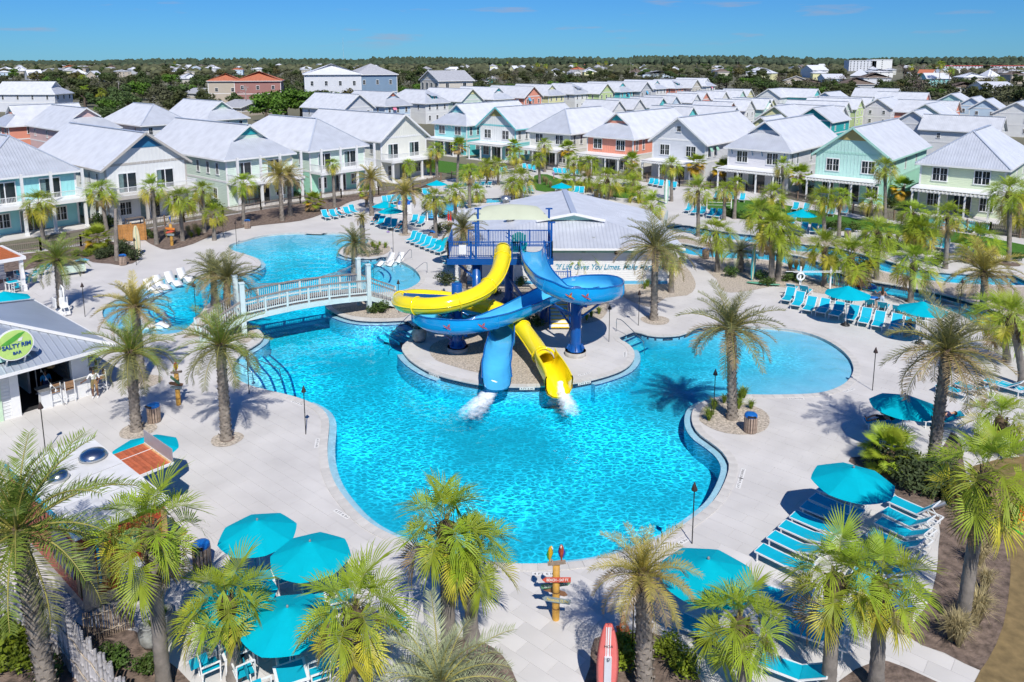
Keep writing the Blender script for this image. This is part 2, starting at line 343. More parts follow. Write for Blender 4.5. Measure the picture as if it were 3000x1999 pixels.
# beds and lawns, laid on the deck sheet
def bed(name, pts, mt, z=.012, k=2):
    p = [tuple(q) for q in smooth(pts, k)]
    if area2(p) < 0: p = p[::-1]
    return struct(name, fill(p, [h for h in HOLES], z), mt), p
BEDS = []
for nm, mt, segs in [
    ('mulch_bed', m_mulch, [('A', [(980, 1290), (1110, 1362), (1200, 1365), (1330, 1330), (1440, 1282), (1600, 1232), (1800, 1200), (2000, 1180), (2150, 1150)]), ('B', [(0, 1070), (60, 1040), (200, 1010), (350, 995), (480, 990), (545, 962), (690, 905), (690, 898), (300, 962), (0, 1005)]), ('A', [(1800, 1095), (1540, 1140), (1000, 1230)])]),
    ('mulch_bed', m_mulch, [('D', [(560, 250), (640, 280), (760, 290), (850, 300), (960, 260), (900, 160), (780, 140), (600, 160), (300, 205), (0, 260), (0, 430), (170, 335), (330, 300), (450, 290)])]),
    ('pebble_bed', m_peb, [('U', [(520, 1020), (600, 1075), (760, 1095), (900, 1090), (1050, 1066), (1140, 1010), (1130, 950), (1000, 905), (850, 905), (700, 935), (540, 975)])]),
    ('pebble_bed', m_peb, [('N', [(175, 1050), (230, 1130), (400, 1190), (560, 1235), (700, 1262), (760, 1320), (910, 1352), (1190, 1335), (1150, 1180), (1010, 960), (900, 880), (700, 870), (500, 900), (300, 950), (205, 990)])]),
    ('pebble_bed', m_peb, [('T', [(1330, 610), (1480, 672), (1650, 705), (1900, 716), (2130, 705), (2190, 650), (2080, 590), (1900, 540), (1700, 480), (1450, 500), (1310, 545)])]),
    ('pebble_bed', m_peb, [('D', [(1260, 795), (1330, 740), (1430, 620), (1500, 570), (1560, 570), (1640, 650), (1700, 715), (1770, 770), (1740, 810), (1680, 840), (1560, 800), (1400, 790), (1330, 800)])]),
    ('pebble_bed', m_peb, [('N', [(500, 470), (760, 470), (1000, 480), (1250, 445), (1420, 450), (1700, 470), (1760, 600), (1740, 720), (1650, 790), (1480, 800), (1430, 640), (1240, 640), (1230, 860), (1050, 850), (950, 760), (700, 640), (500, 600)])]),
    ('pebble_bed', m_peb, [('V', [(780, 805), (1160, 803), (1260, 690), (1320, 650), (1395, 760), (1400, 840), (1330, 900), (1150, 920), (1000, 1000), (760, 900)])]),
    ('pebble_bed', m_peb, [('Z', [(110, 290), (235, 400), (255, 460), (330, 490), (500, 470), (640, 445), (870, 480), (1000, 500), (1100, 470), (1200, 440), (1420, 472), (1600, 505), (1760, 545), (1900, 585), (2040, 610), (2360, 690), (2360, 405), (2150, 390), (1900, 370), (1700, 340), (1480, 285), (1380, 215), (1330, 180), (1000, 115), (760, 110), (480, 160), (200, 150), (0, 100), (-70, 150)])]),
    ('lawn', m_grass, [('X', [(170, 385), (480, 395), (700, 425), (900, 462), (1280, 535), (1500, 560), (1800, 600), (2353, 700), (2353, 790), (2170, 765), (1900, 690), (1500, 630), (1250, 600), (1000, 580), (800, 540), (650, 500), (430, 525), (250, 490), (160, 440)])]),
    ('lawn', m_grass, [('B', [(1330, 860), (1420, 850), (1500, 880), (1640, 900), (1800, 920), (1960, 940), (2050, 980), (1980, 1015), (1840, 1000), (1720, 960), (1600, 940), (1480, 965), (1340, 960)])]),
    ('lawn', m_grass, [('B', [(600, 760), (680, 755), (840, 780), (960, 800), (940, 850), (820, 860), (690, 835), (560, 830)])]),
    ('mulch_bed', m_mulch, [('I', [(1530, 570), (1668, 640), (1668, 790), (1655, 950), (1600, 1130), (1490, 1305), (1700, 1400), (1915, 1505), (1960, 1450), (2050, 1250), (2092, 950), (2070, 720), (1980, 560), (1830, 400), (1800, 200), (1740, 130), (1690, 220), (1500, 310), (1230, 270), (1150, 300), (1330, 400), (1450, 520)])]),
    ('dry_lawn', m_dry, [('I', [(1970, 565), (2060, 722), (2082, 950), (2040, 1245), (1950, 1445), (1880, 1560), (1880, 1800), (2800, 1800), (2800, 300), (2000, 290), (1850, 385)])]),
    ('mulch_bed', m_mulch, [('H', [(1455, 1320), (1600, 1292), (1800, 1290), (1930, 1370), (2010, 1470), (2070, 1568), (2150, 1800), (1400, 1800), (1430, 1480)])]),
    ('mulch_bed', m_mulch, [('H', [(400, 1600), (440, 1450), (540, 1350), (700, 1310), (820, 1342), (930, 1420), (1010, 1568), (1040, 1800), (350, 1800)])]),
    ('mulch_bed', m_mulch, [('I', [(1090, 1568), (1290, 1455), (1380, 1450), (1600, 1540), (1760, 1640), (1800, 1850), (1000, 1850)])]),
    ('mulch_bed', m_mulch, [('P', [(880, 1230), (990, 1330), (1090, 1420), (1250, 1568), (1300, 1800), (-300, 1800), (-300, 1150), (0, 1150), (300, 1050), (540, 1200)])])]:
    o, p = bed(nm, pxl(*segs), mt, .017 if nm == 'dry_lawn' else .012); BEDS.append((nm, p))
# round pebble rings at the foot of single palms
def ring(r, x, y, rad, mt, z=.014):
    c = G(r, x, y); m = MB(); n = 28
    m.add([(c.x, c.y, z + .02)] + [(c.x + rad * (1 + .05 * math.sin(3 * t)) * math.cos(t), c.y + rad * math.sin(t), z) for t in (2 * PI * i / n for i in range(n))], [(0, i + 1, (i + 1) % n + 1) for i in range(n)])
    struct('pebble_bed' if mt == m_peb else 'mulch_bed', m, mt)
for a_ in [('D', 985, 1105, 1.0, m_peb), ('D', 950, 1440, .85, m_peb), ('D', 1565, 1500, .75, m_peb), ('E', 2060, 870, 1.0, m_peb), ('U', 1350, 785, .7, m_peb), ('Z', 340, 1345, 1.9, m_peb), ('Z', 2250, 290, .9, m_mulch), ('Z', 1570, 552, .4, m_mulch)]: ring(*a_)
ring('D', 1565, 1500, .45, m_mulch, .02)

# loose stones on the pebble beds: real geometry, too many to count
m_stone = mat('loose_stones', (.52, .45, .37), .8, .5, 7, rnd=.0)
st = MB(); ico = [(0, 0, 1), (.9, 0, .35), (.28, .85, .35), (-.72, .52, .35), (-.72, -.52, .35), (.28, -.85, .35)]
fi = [(0, 1, 2), (0, 2, 3), (0, 3, 4), (0, 4, 5), (0, 5, 1)]
rs = random.Random(3)
for nm, p in BEDS:
    if nm != 'pebble_bed': continue
    A_ = np.array(p); x0, y0 = A_.min(0); x1, y1 = A_.max(0); n = int(min(3500, (x1 - x0) * (y1 - y0) * 14))
    X_ = np.array([rs.uniform(x0, x1) for _ in range(n)]); Y_ = np.array([rs.uniform(y0, y1) for _ in range(n)])
    k = inside(A_, X_, Y_)
    for h in HOLES: k &= ~inside(h, X_, Y_)
    for x, y in zip(X_[k], Y_[k]):
        s = rs.uniform(.03, .085); a = rs.uniform(0, 6.3); ca, sa = math.cos(a), math.sin(a); e_ = rs.uniform(.6, 1)
        st.add([(x + s * (px * ca - py * e_ * sa), y + s * (px * sa + py * e_ * ca), .008 + s * pz * .6) for px, py, pz in ico], fi, 0, True)
so = obj('loose_stones', st, mats=m_stone, kind='stuff'); tag(so, 'loose pale river stones scattered over the planting beds', 'stones')

# ---------------------------------------------------------------- pool basin and water ----------------------
WZ = -.13                                                # water level
RB = pxl(('Z', [(600, 728), (740, 742), (860, 765), (980, 810), (1080, 870), (1150, 935), (1180, 1000), (1178, 1040), (1150, 1090), (1090, 1135), (1000, 1170), (900, 1187)]))
LB = pxl(('D', [(1010, 420), (930, 470), (850, 515), (765, 553), (715, 590), (702, 625), (715, 670), (755, 712), (810, 742), (900, 765), (1000, 773)]))
BB = pxl(('U', [(700, 793), (600, 774), (450, 765), (200, 763), (0, 763)]), ('D', [(2250, 80), (2100, 75), (1950, 80), (1800, 97), (1690, 128)]))
TB = pxl(('T', [(2090, 402), (2200, 370), (2290, 320), (2325, 270), (2305, 210), (2240, 140), (2150, 88)]))
def depth(x, y):
    d = np.full(np.shape(x), 1.35)
    d = np.minimum(d, .18 + 1.2 * (np.clip((dist(RB, x, y, False)) / 11., 0, 1)) ** 1.5)
    d = np.minimum(d, .22 + 1.2 * np.clip((dist(LB, x, y, False) - 2.2) / 4.0, 0, 1))
    d = np.minimum(d, .18 + 1.1 * np.clip(dist(BB, x, y, False) / 15., 0, 1) ** 1.2)
    d = np.minimum(d, .28 + 1.1 * np.clip((dist(TB, x, y, False) - 2.6) / 2.0, 0, 1))
    return d
def grid_over(P, s, pad):
    A_ = np.array(P); x0, y0 = A_.min(0) - pad; x1, y1 = A_.max(0) + pad
    nx, ny = int((x1 - x0) / s) + 2, int((y1 - y0) / s) + 2
    X_, Y_ = np.meshgrid(x0 + np.arange(nx) * s, y0 + np.arange(ny) * s)
    k = inside(A_, X_, Y_)
    kk = k.copy()
    for ax in (0, 1):
        for sh in (1, -1): kk |= np.roll(k, sh, ax)
    k2 = kk.copy()
    for ax in (0, 1):
        for sh in (1, -1): k2 |= np.roll(kk, sh, ax)
    cell = (k2[:-1, :-1] & k2[1:, :-1] & k2[:-1, 1:] & k2[1:, 1:])
    return X_, Y_, cell
def grid_mesh(name, X_, Y_, Z_, cell, mt, flip=False):
    ny, nx = X_.shape; idx = np.arange(nx * ny).reshape(ny, nx)
    q = np.stack([idx[:-1, :-1], idx[:-1, 1:], idx[1:, 1:], idx[1:, :-1]], -1)[cell]
    used = np.unique(q); rm = np.full(nx * ny, -1); rm[used] = np.arange(len(used)); q = rm[q]
    v = np.stack([X_.ravel(), Y_.ravel(), Z_.ravel()], -1)[used]
    me = bpy.data.meshes.new(name); me.from_pydata(v.tolist(), [], q.tolist()); me.materials.append(mt)
    me.polygons.foreach_set('use_smooth', [True] * len(me.polygons)); me.update()
    return me
rw = np.random.RandomState(5)
WAVES = []
for i in range(46):
    lam = math.exp(rw.uniform(math.log(.38), math.log(2.2))); a = rw.normal(.9, 1.3); WAVES.append((2 * PI / lam * math.cos(a), 2 * PI / lam * math.sin(a), rw.uniform(0, 6.28), .0021 * lam ** .9))
def waves(x, y):
    z = np.zeros(np.shape(x)); wx = x + .12 * np.sin(y * 1.7) + .1 * np.sin(x * 2.3 + y); wy = y + .12 * np.sin(x * 1.9)
    for kx, ky, p, a in WAVES: z += a * np.sin(kx * wx + ky * wy + p)
    return z
def water_material():
    m = bpy.data.materials.new('pool_water'); m.use_nodes = True; t = m.node_tree; N = t.nodes; Lk = t.links.new
    N.remove(N['Principled BSDF']); out = N['Material Output']
    tr = N.new('ShaderNodeBsdfTransparent'); gl = N.new('ShaderNodeBsdfGlossy'); gl.inputs['Roughness'].default_value = .03
    fr = N.new('ShaderNodeFresnel'); fr.inputs['IOR'].default_value = 1.33; mxs = N.new('ShaderNodeMixShader')
    # web of caustic light lines painted into the transparent colour
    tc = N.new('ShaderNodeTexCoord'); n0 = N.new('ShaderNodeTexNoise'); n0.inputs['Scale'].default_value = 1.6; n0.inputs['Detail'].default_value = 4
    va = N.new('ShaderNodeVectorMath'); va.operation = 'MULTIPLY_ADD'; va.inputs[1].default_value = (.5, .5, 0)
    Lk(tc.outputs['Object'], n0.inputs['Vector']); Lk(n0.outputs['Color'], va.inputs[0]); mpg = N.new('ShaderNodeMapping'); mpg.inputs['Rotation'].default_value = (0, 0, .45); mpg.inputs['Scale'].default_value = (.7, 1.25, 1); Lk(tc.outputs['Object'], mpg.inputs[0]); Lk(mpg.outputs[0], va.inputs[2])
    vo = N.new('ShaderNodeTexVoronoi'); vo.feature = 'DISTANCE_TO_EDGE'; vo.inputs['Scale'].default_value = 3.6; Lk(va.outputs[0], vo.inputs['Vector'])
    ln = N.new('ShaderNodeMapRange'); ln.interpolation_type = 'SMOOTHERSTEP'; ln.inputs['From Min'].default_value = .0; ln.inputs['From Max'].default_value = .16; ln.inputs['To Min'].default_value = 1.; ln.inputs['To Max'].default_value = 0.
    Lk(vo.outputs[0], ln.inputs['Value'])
    nb = N.new('ShaderNodeTexNoise'); nb.inputs['Scale'].default_value = .16; nb.inputs['Detail'].default_value = 3; Lk(tc.outputs['Object'], nb.inputs['Vector'])      # patches of fainter and stronger painted lines
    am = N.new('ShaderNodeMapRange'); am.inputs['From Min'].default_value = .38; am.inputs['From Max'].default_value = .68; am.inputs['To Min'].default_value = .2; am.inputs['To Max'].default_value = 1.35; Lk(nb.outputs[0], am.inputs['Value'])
    ca = N.new('ShaderNodeAttribute'); ca.attribute_name = 'caustic_amt'; mc = N.new('ShaderNodeMath'); mc.operation = 'MULTIPLY'; Lk(am.outputs[0], mc.inputs[0]); Lk(ca.outputs['Fac'], mc.inputs[1])
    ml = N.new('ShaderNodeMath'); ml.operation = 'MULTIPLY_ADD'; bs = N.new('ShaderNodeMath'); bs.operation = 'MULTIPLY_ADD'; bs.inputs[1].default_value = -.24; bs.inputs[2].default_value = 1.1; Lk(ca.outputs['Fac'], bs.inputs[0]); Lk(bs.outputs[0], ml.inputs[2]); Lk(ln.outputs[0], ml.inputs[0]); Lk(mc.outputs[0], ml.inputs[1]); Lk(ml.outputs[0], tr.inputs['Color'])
    n1 = N.new('ShaderNodeTexNoise'); n1.inputs['Scale'].default_value = 3.; n1.inputs['Detail'].default_value = 4; Lk(tc.outputs['Object'], n1.inputs['Vector'])
    bp = N.new('ShaderNodeBump'); bp.inputs['Distance'].default_value = .02; bp.inputs['Strength'].default_value = .6; Lk(n1.outputs[0], bp.inputs['Height'])
    Lk(bp.outputs[0], gl.inputs['Normal']); Lk(bp.outputs[0], fr.inputs['Normal'])
    Lk(fr.outputs[0], mxs.inputs[0]); Lk(tr.outputs[0], mxs.inputs[1]); Lk(gl.outputs[0], mxs.inputs[2]); Lk(mxs.outputs[0], out.inputs['Surface'])
    ab = N.new('ShaderNodeVolumeAbsorption'); ab.inputs['Color'].default_value = (.0, .99, 1., 1); ab.inputs['Density'].default_value = .8
    Lk(ab.outputs[0], out.inputs['Volume'])
    return m
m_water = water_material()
def water_body(name, P, dfun, s, label, amp=1.):
    """closed body: rippled top, floor-hugging bottom a little below the plaster"""
    X_, Y_, cell = grid_over(P, s, .6); ny, nx = X_.shape
    Zt = WZ + amp * waves(X_, Y_); Zb = -dfun(X_, Y_) - .06
    idx = np.arange(nx * ny).reshape(ny, nx)
    q = np.stack([idx[:-1, :-1], idx[:-1, 1:], idx[1:, 1:], idx[1:, :-1]], -1)[cell]
    used = np.unique(q); rm = np.full(nx * ny, -1); rm[used] = np.arange(len(used)); q = rm[q]; n = len(used)
    top = np.stack([X_.ravel(), Y_.ravel(), Zt.ravel()], -1)[used]; bot = np.stack([X_.ravel(), Y_.ravel(), np.minimum(Zb, WZ - .04).ravel()], -1)[used]
    ed = {}
    for f in q.tolist():
        for i in range(4):
            a, b = f[i], f[(i + 1) % 4]
            if (b, a) in ed: del ed[(b, a)]
            else: ed[(a, b)] = 1
    fs = q.tolist() + (q[:, ::-1] + n).tolist() + [(b, a, a + n, b + n) for a, b in ed]
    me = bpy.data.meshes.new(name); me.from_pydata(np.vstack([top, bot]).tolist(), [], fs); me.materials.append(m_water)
    me.polygons.foreach_set('use_smooth', [True] * len(q) + [False] * (len(fs) - len(q))); me.update(); me.attributes.new('caustic_amt', 'FLOAT', 'POINT').data.foreach_set('value', np.tile(np.clip((dfun(top[:, 0], top[:, 1]) - .2) / .75, .06, 1.) * np.clip((dist(P, top[:, 0], top[:, 1]) - .2) / .5, .06, 1.), 2))  # painted caustics weaken over shallows and along the edge
    o = obj(name, me, kind='structure'); o['label'] = label
    return o
def basin(name, P, dfun, s):
    X_, Y_, cell = grid_over(P, s, .5); Z_ = -dfun(X_, Y_)
    fl = obj(name, grid_mesh(name, X_, Y_, Z_, cell, m_pool), kind='structure')
    m = MB(); n = len(P); PA = np.array(P); dz = dfun(PA[:, 0], PA[:, 1])
    m.add([(x, y, -.16) for x, y in P] + [(x, y, -max(d, .2) - .1) for (x, y), d in zip(P, dz)], [((i + 1) % n, i, n + i, n + (i + 1) % n) for i in range(n)])
    obj('basin_wall', m, fl, mats=m_pool)
    return fl
pool_basin = basin('pool_basin', POOLS, depth, .3)
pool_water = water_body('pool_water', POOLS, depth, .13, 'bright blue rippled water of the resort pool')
for i, rv in enumerate(RIVS):
    dfun = lambda x, y: np.full(np.shape(x), .62)
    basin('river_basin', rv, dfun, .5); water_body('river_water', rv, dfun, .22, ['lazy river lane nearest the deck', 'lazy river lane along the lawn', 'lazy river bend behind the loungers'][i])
def offset(P, d):
    n = len(P); out = []
    for i in range(n):
        a, b, c = Vector(P[i - 1]), Vector(P[i]), Vector(P[(i + 1) % n]); t = (c - a).normalized(); out.append(b + Vector((t.y, -t.x)) * d)   # + = outward for ccw
    return out
def resample(P, step):
    out = []; acc = 0.; P = [Vector(p) for p in P]; n = len(P)
    out.append(P[0])
    for i in range(n):
        a, b = P[i], P[(i + 1) % n]; L_ = (b - a).length; t = step - acc
        while t <= L_: out.append(a.lerp(b, t / L_) if L_ else a); t += step
        acc = (acc + L_) % step
    return out
def coping(P, name, maxparts, step=.55, w=.36):
    """coping stones one by one plus the dark tile line under them"""
    pts = resample(P, step)
    if (pts[-1] - pts[0]).length < .2: pts = pts[:-1]
    n = len(pts); o_ = offset(pts, w); i_ = offset(pts, -.03)
    tl = MB(); q = offset(pts, -.012)
    dz = depth(np.array([p[0] for p in q]), np.array([p[1] for p in q])) if maxparts else np.full(n, 1.)
    for s_, mi in ((dz > .4, 0), (dz <= .4, 1)): tl.add([(*p, -.045) for p in q] + [(*p, -.30) for p in q], [((i + 1) % n, i, n + i, n + (i + 1) % n) for i in range(n) if s_[i]], mi)      # no dark tiles along the beach entries
    t_ = obj(name, tl, mats=[m_tile, m_cop], kind='structure')
    rest = MB(); ids = sorted(range(n), key=lambda i: pts[i].length)[:maxparts]; ids = set(ids)
    for i in range(n):
        j = (i + 1) % n; c = (pts[i] + pts[j]) / 2; g = .006
        A_, B_, C_, D_ = (i_[i].lerp(i_[j], .01), i_[i].lerp(i_[j], .99), o_[i].lerp(o_[j], .99), o_[i].lerp(o_[j], .01))
        m = MB(); z1 = .022 + random.uniform(-.001, .001)
        cc = c if i in ids else Vector((0, 0))
        vs = [(*(p - cc), z) for z in (-.045, z1) for p in (A_, B_, C_, D_)]
        fs = [(4, 7, 6, 5), (0, 4, 5, 1), (2, 6, 7, 3), (1, 5, 6, 2), (3, 7, 4, 0), (0, 1, 2, 3)]
        if i in ids: m.add(vs, fs); obj('coping_stone', m, t_, (c.x, c.y, 0), mats=m_cop)
        else: rest.add(vs, fs)
    if rest.f: obj('coping_run', rest, t_, mats=m_cop, kind='stuff')
coping(POOLS, 'waterline_tile', 300)
for rv in RIVS: coping(rv, 'river_waterline_tile', 0, 1.2)

def drape(r, pts, off=0.):
    out = []
    for x, y in pts:
        p = G(r, x, y, -.3); d = float(depth(np.array([p.x]), np.array([p.y]))[0]); p = G(r, x, y, -d); out.append(Vector((p.x, p.y, -d + off)))
    return out
def strip(m, pts, w, mi=0, up=0.):
    a = []; n = len(pts)
    for i, p in enumerate(pts):
        d = (pts[min(i + 1, n - 1)] - pts[max(i - 1, 0)]); d.z = 0; d.normalize(); q = Vector((-d.y, d.x, 0)) * w / 2; a += [p + q, p - q]
    m.add(a, [(2 * i, 2 * i + 2, 2 * i + 3, 2 * i + 1) for i in range(n - 1)], mi)
def steps(name, lines, deps):
    """treads between successive lines, risers and blue nosing tiles; lines are (x, y) world lists of equal length"""
    m = MB(); n = len(lines[0])
    for i in range(1, len(lines)):
        d = deps[i - 1]; a, b = lines[i - 1], lines[i]; d2 = deps[i] if i < len(deps) else 1.4
        m.add([(*p, -d) for p in a] + [(*p, -d) for p in b], [(j, j + 1, n + j + 1, n + j) for j in range(n - 1)])
        m.add([(*p, -d) for p in b] + [(*p, -d2) for p in b], [(j, j + 1, n + j + 1, n + j) for j in range(n - 1)])
    o = obj(name, m, mats=m_ledge, kind='structure')
    for i in range(1, len(lines)):
        s_ = MB(); strip(s_, [Vector((*p, -deps[i - 1] + .008)) for p in lines[i]], .13); obj('step_nosing', s_, o, mats=m_nose)
def stepline(r, pts, d, n=12):
    P = smooth([tuple(G(r, x, y, -d)[:2]) for x, y in pts], 6, False); L_ = len(P) - 1
    return [tuple(P[round(i * L_ / n)]) for i in range(n + 1)]
steps('entry_steps', [stepline('D', [(1640, 940), (1605, 1000), (1640, 1090), (1760, 1140)], 0), stepline('D', [(1700, 930), (1730, 1010), (1790, 1080), (1830, 1155)], .3), stepline('D', [(1745, 920), (1800, 1000), (1860, 1070), (1900, 1170)], .55),
                      stepline('D', [(1800, 915), (1870, 990), (1935, 1070), (1970, 1185)], .8), stepline('D', [(1850, 915), (1940, 990), (2000, 1070), (2035, 1198)], 1.05)], [.3, .55, .8, 1.05, 1.35])
steps('entry_steps', [stepline('T', [(2140, 738), (2180, 760), (2300, 830)], 0), stepline('T', [(2025, 795), (2120, 850), (2240, 920)], .3), stepline('T', [(1925, 815), (2060, 890), (2200, 965)], .55), stepline('T', [(1810, 830), (1940, 905), (2080, 990)], .8), stepline('T', [(1680, 830), (1790, 905), (1900, 985)], 1.05)], [.3, .55, .8, 1.05, 1.35])
steps('entry_steps', [stepline('E', [(1815, 990), (1870, 966), (1925, 943)], 0), stepline('E', [(1858, 1012), (1910, 988), (1965, 962)], .3), stepline('E', [(1898, 1044), (1955, 1020), (2010, 994)], .6), stepline('E', [(1950, 1083), (2015, 1052), (2080, 1020)], .9)], [.3, .6, .9, 1.35])
for k_, pts in enumerate(([(1440, 398), (1250, 422), (1100, 467), (1010, 522), (968, 590), (985, 650), (1070, 695), (1200, 715)], [(1440, 420), (1280, 446), (1140, 490), (1052, 545), (1022, 600), (1045, 650), (1120, 682), (1250, 702)],
             [(1440, 437), (1300, 466), (1180, 506), (1100, 558), (1077, 608), (1100, 652), (1180, 682), (1290, 692)], [(1440, 456), (1330, 484), (1225, 522), (1155, 568), (1133, 612), (1155, 648), (1225, 672), (1310, 680)])):
    s_ = MB(); strip(s_, smooth(drape('D', pts, .012), 5, False), .15); obj('step_nosing', s_, pool_basin, mats=m_nose)
for pts in ([(1350, 60), (1500, 110), (1660, 160), (1780, 215), (1830, 255)], [(1420, 55), (1600, 90), (1760, 130), (1870, 190), (1905, 250), (1905, 285)], [(1500, 50), (1700, 75), (1850, 120), (1950, 190), (1980, 250), (1960, 305)]):
    s_ = MB(); strip(s_, smooth(drape('T', pts, .012), 5, False), .15); obj('step_nosing', s_, pool_basin, mats=m_nose)
# pale submerged ledge inside the edge
def ledge(a, b, w=.38):
    n = len(POOLS); f = lambda r, x, y: min(range(n), key=lambda i: (Vector(POOLS[i]) - G(r, x, y).xy).length)
    i, j = f(*a), f(*b); ids = []
    while True:
        ids.append(i)
        if i == j: break
        i = (i + 1) % n
    if len(ids) > n / 2:
        full_ = set(ids) - {ids[0], ids[-1]}; i = ids[-1]; ids = []
        while True:
            ids.append(i)
            if i == f(*a): break
            i = (i + 1) % n
    inn = offset(POOLS, -w); m = MB(); k = len(ids)
    top = [(*POOLS[i], -.17) for i in ids] + [(*inn[i], -.17) for i in ids] + [(*inn[i], -.24) for i in ids] + [(*inn[i], -1.4) for i in ids]
    m.add(top, [(q, q + 1, k + q + 1, k + q) for q in range(k - 1)]); m.add(top, [(k + q, k + q + 1, 2 * k + q + 1, 2 * k + q) for q in range(k - 1)], 1); m.add(top, [(2 * k + q, 2 * k + q + 1, 3 * k + q + 1, 3 * k + q) for q in range(k - 1)], 2)
    for i in (0, k - 1): m.quad(top[i], top[k + i], top[3 * k + i], (*POOLS[ids[i]], -1.4), mi=2)
    obj('pool_ledge', m, pool_basin, mats=[m_ledge, m_nose, m_pool])
ledge(('D', 2120, 1240), ('H', 640, 845)); ledge(('H', 1250, 887), ('Z', 150, 1238)); ledge(('E', 405, 1075), ('E', 650, 1235)); ledge(('E', 1640, 1262), ('E', 1905, 1050)); ledge(('T', 1330, 652), ('T', 2140, 738), .4); ledge(('D', 1815, 790), ('D', 1645, 930), .4); ledge(('U', 460, 1060), ('U', 850, 1120), .45); ledge(('D', 1690, 225), ('D', 1700, 345), .4)
# ================================================================== HOUSES ===================================
ROTR, ROTL = AU - PI / 2, AU                              # fronts facing -U / -V
def wallmat(key, col, style):
    band = (2, .2, .02) if style == 'lap' else None
    return mat('siding_' + key + '_' + style, col, .6, .05, .6, band=band)
HC = {'lightgreen': (.64, .73, .52), 'mint': (.50, .75, .68), 'lavender': (.70, .69, .72), 'greywhite': (.66, .68, .72), 'coral': (.80, .33, .23), 'cream': (.72, .72, .66), 'white': (.76, .77, .76),
      'turquoise': (.13, .60, .60), 'aqua': (.33, .70, .70), 'palemint': (.64, .76, .66), 'seafoam': (.38, .72, .56), 'paleblue': (.55, .68, .80), 'yellow': (.78, .76, .42), 'limegreen': (.56, .70, .34), 'pink': (.72, .50, .47), 'blue': (.20, .30, .42),
      'grey': (.52, .54, .57), 'tan': (.50, .44, .36), 'brick': (.36, .18, .16), 'stone': (.62, .58, .50), 'deepteal': (.03, .42, .42)}
ACC = {k: mat('accent_' + k, c, .5, .05) for k, c in {'teal': (.03, .38, .40), 'navy': (.03, .17, .33), 'ochre': (.45, .36, .14), 'coral': (.7, .25, .16), 'sage': (.30, .55, .42), 'white': (.76, .76, .76), 'yellow': (.72, .68, .35), 'skyblue': (.10, .40, .62), 'pink': (.8, .25, .36), 'aqua': (.20, .62, .64), 'mint': (.42, .70, .60)}.items()}
TOWNROOF = {'grey': mat('shingle_grey', (.36, .37, .40), .85, .15, 2, rnd=.1), 'brown': mat('shingle_brown', (.15, .115, .095), .9, .2, 2, rnd=.1), 'orange': mat('clay_tile', (.48, .16, .085), .8, .2, 2, band=(1, .4, .05)),
            'white': mat('white_metal_roof', (.68, .70, .74), .4, .06, .6, rnd=.08), 'green': mat('green_roof', (.07, .24, .2), .6, .1), 'red': mat('red_roof', (.5, .06, .06), .5, .1)}
WIN = {}
def window(parent, x, y, z, w, h, rz, kind='double', depth=.06):
    """window object (white trim) with its own pane(s); local +y of the mesh points into the wall"""
    key = (round(w, 2), round(h, 2), kind)
    if key not in WIN:
        t = MB(); f = .1
        t.box(-w / 2 - f, w / 2 + f, -depth, .02, h, h + f * 1.3); t.box(-w / 2 - f - .04, w / 2 + f + .04, -depth - .03, .02, -f, 0)
        t.box(-w / 2 - f, -w / 2, -depth, .02, 0, h); t.box(w / 2, w / 2 + f, -depth, .02, 0, h)
        n = {'double': 2, 'single': 1, 'slider': 2, 'triple': 3}[kind]
        for i in range(1, n): t.box(-w / 2 + w * i / n - .05, -w / 2 + w * i / n + .05, -depth, .02, 0, h)
        if kind != 'slider':
            for i in range(n):
                a = -w / 2 + w * i / n; b = a + w / n; c = (a + b) / 2
                t.box(c - .014, c + .014, -.03, .01, 0, h); t.box(a, b, -.034, .01, h * .5 - .014, h * .5 + .014)
        p = MB(); p.box(-w / 2, w / 2, -.012, .01, 0, h)
        WIN[key] = (t.mesh('window', FRAMEW), p.mesh('pane', GLASS))
    a, b = WIN[key]
    o = obj('window', a, parent, (x, y, z), rz); obj('pane', b, o)
    if kind == 'slider':
        ck = ('c', key)
        if ck not in WIN: c = MB(); c.box(-w / 2 + .05, -w * .22, -.02, -.014, .05, h - .05); WIN[ck] = c.mesh('curtain', CURTAIN)
        obj('curtain', WIN[ck], o)
    return o
def rail(m, p, q, h=1.0, step=.13, mi=0):
    p, q = Vector(p), Vector(q); L_ = (q - p).length; n = max(2, int(L_ / step)); up = Vector((0, 0, h))
    m.bar(p + up, q + up, .09, .06, mi); m.bar(p + Vector((0, 0, .12)), q + Vector((0, 0, .12)), .05, .05, mi)
    for i in range(n + 1): a = p.lerp(q, i / n); m.bar(a + Vector((0, 0, .12)), a + up, .035, .035, mi)
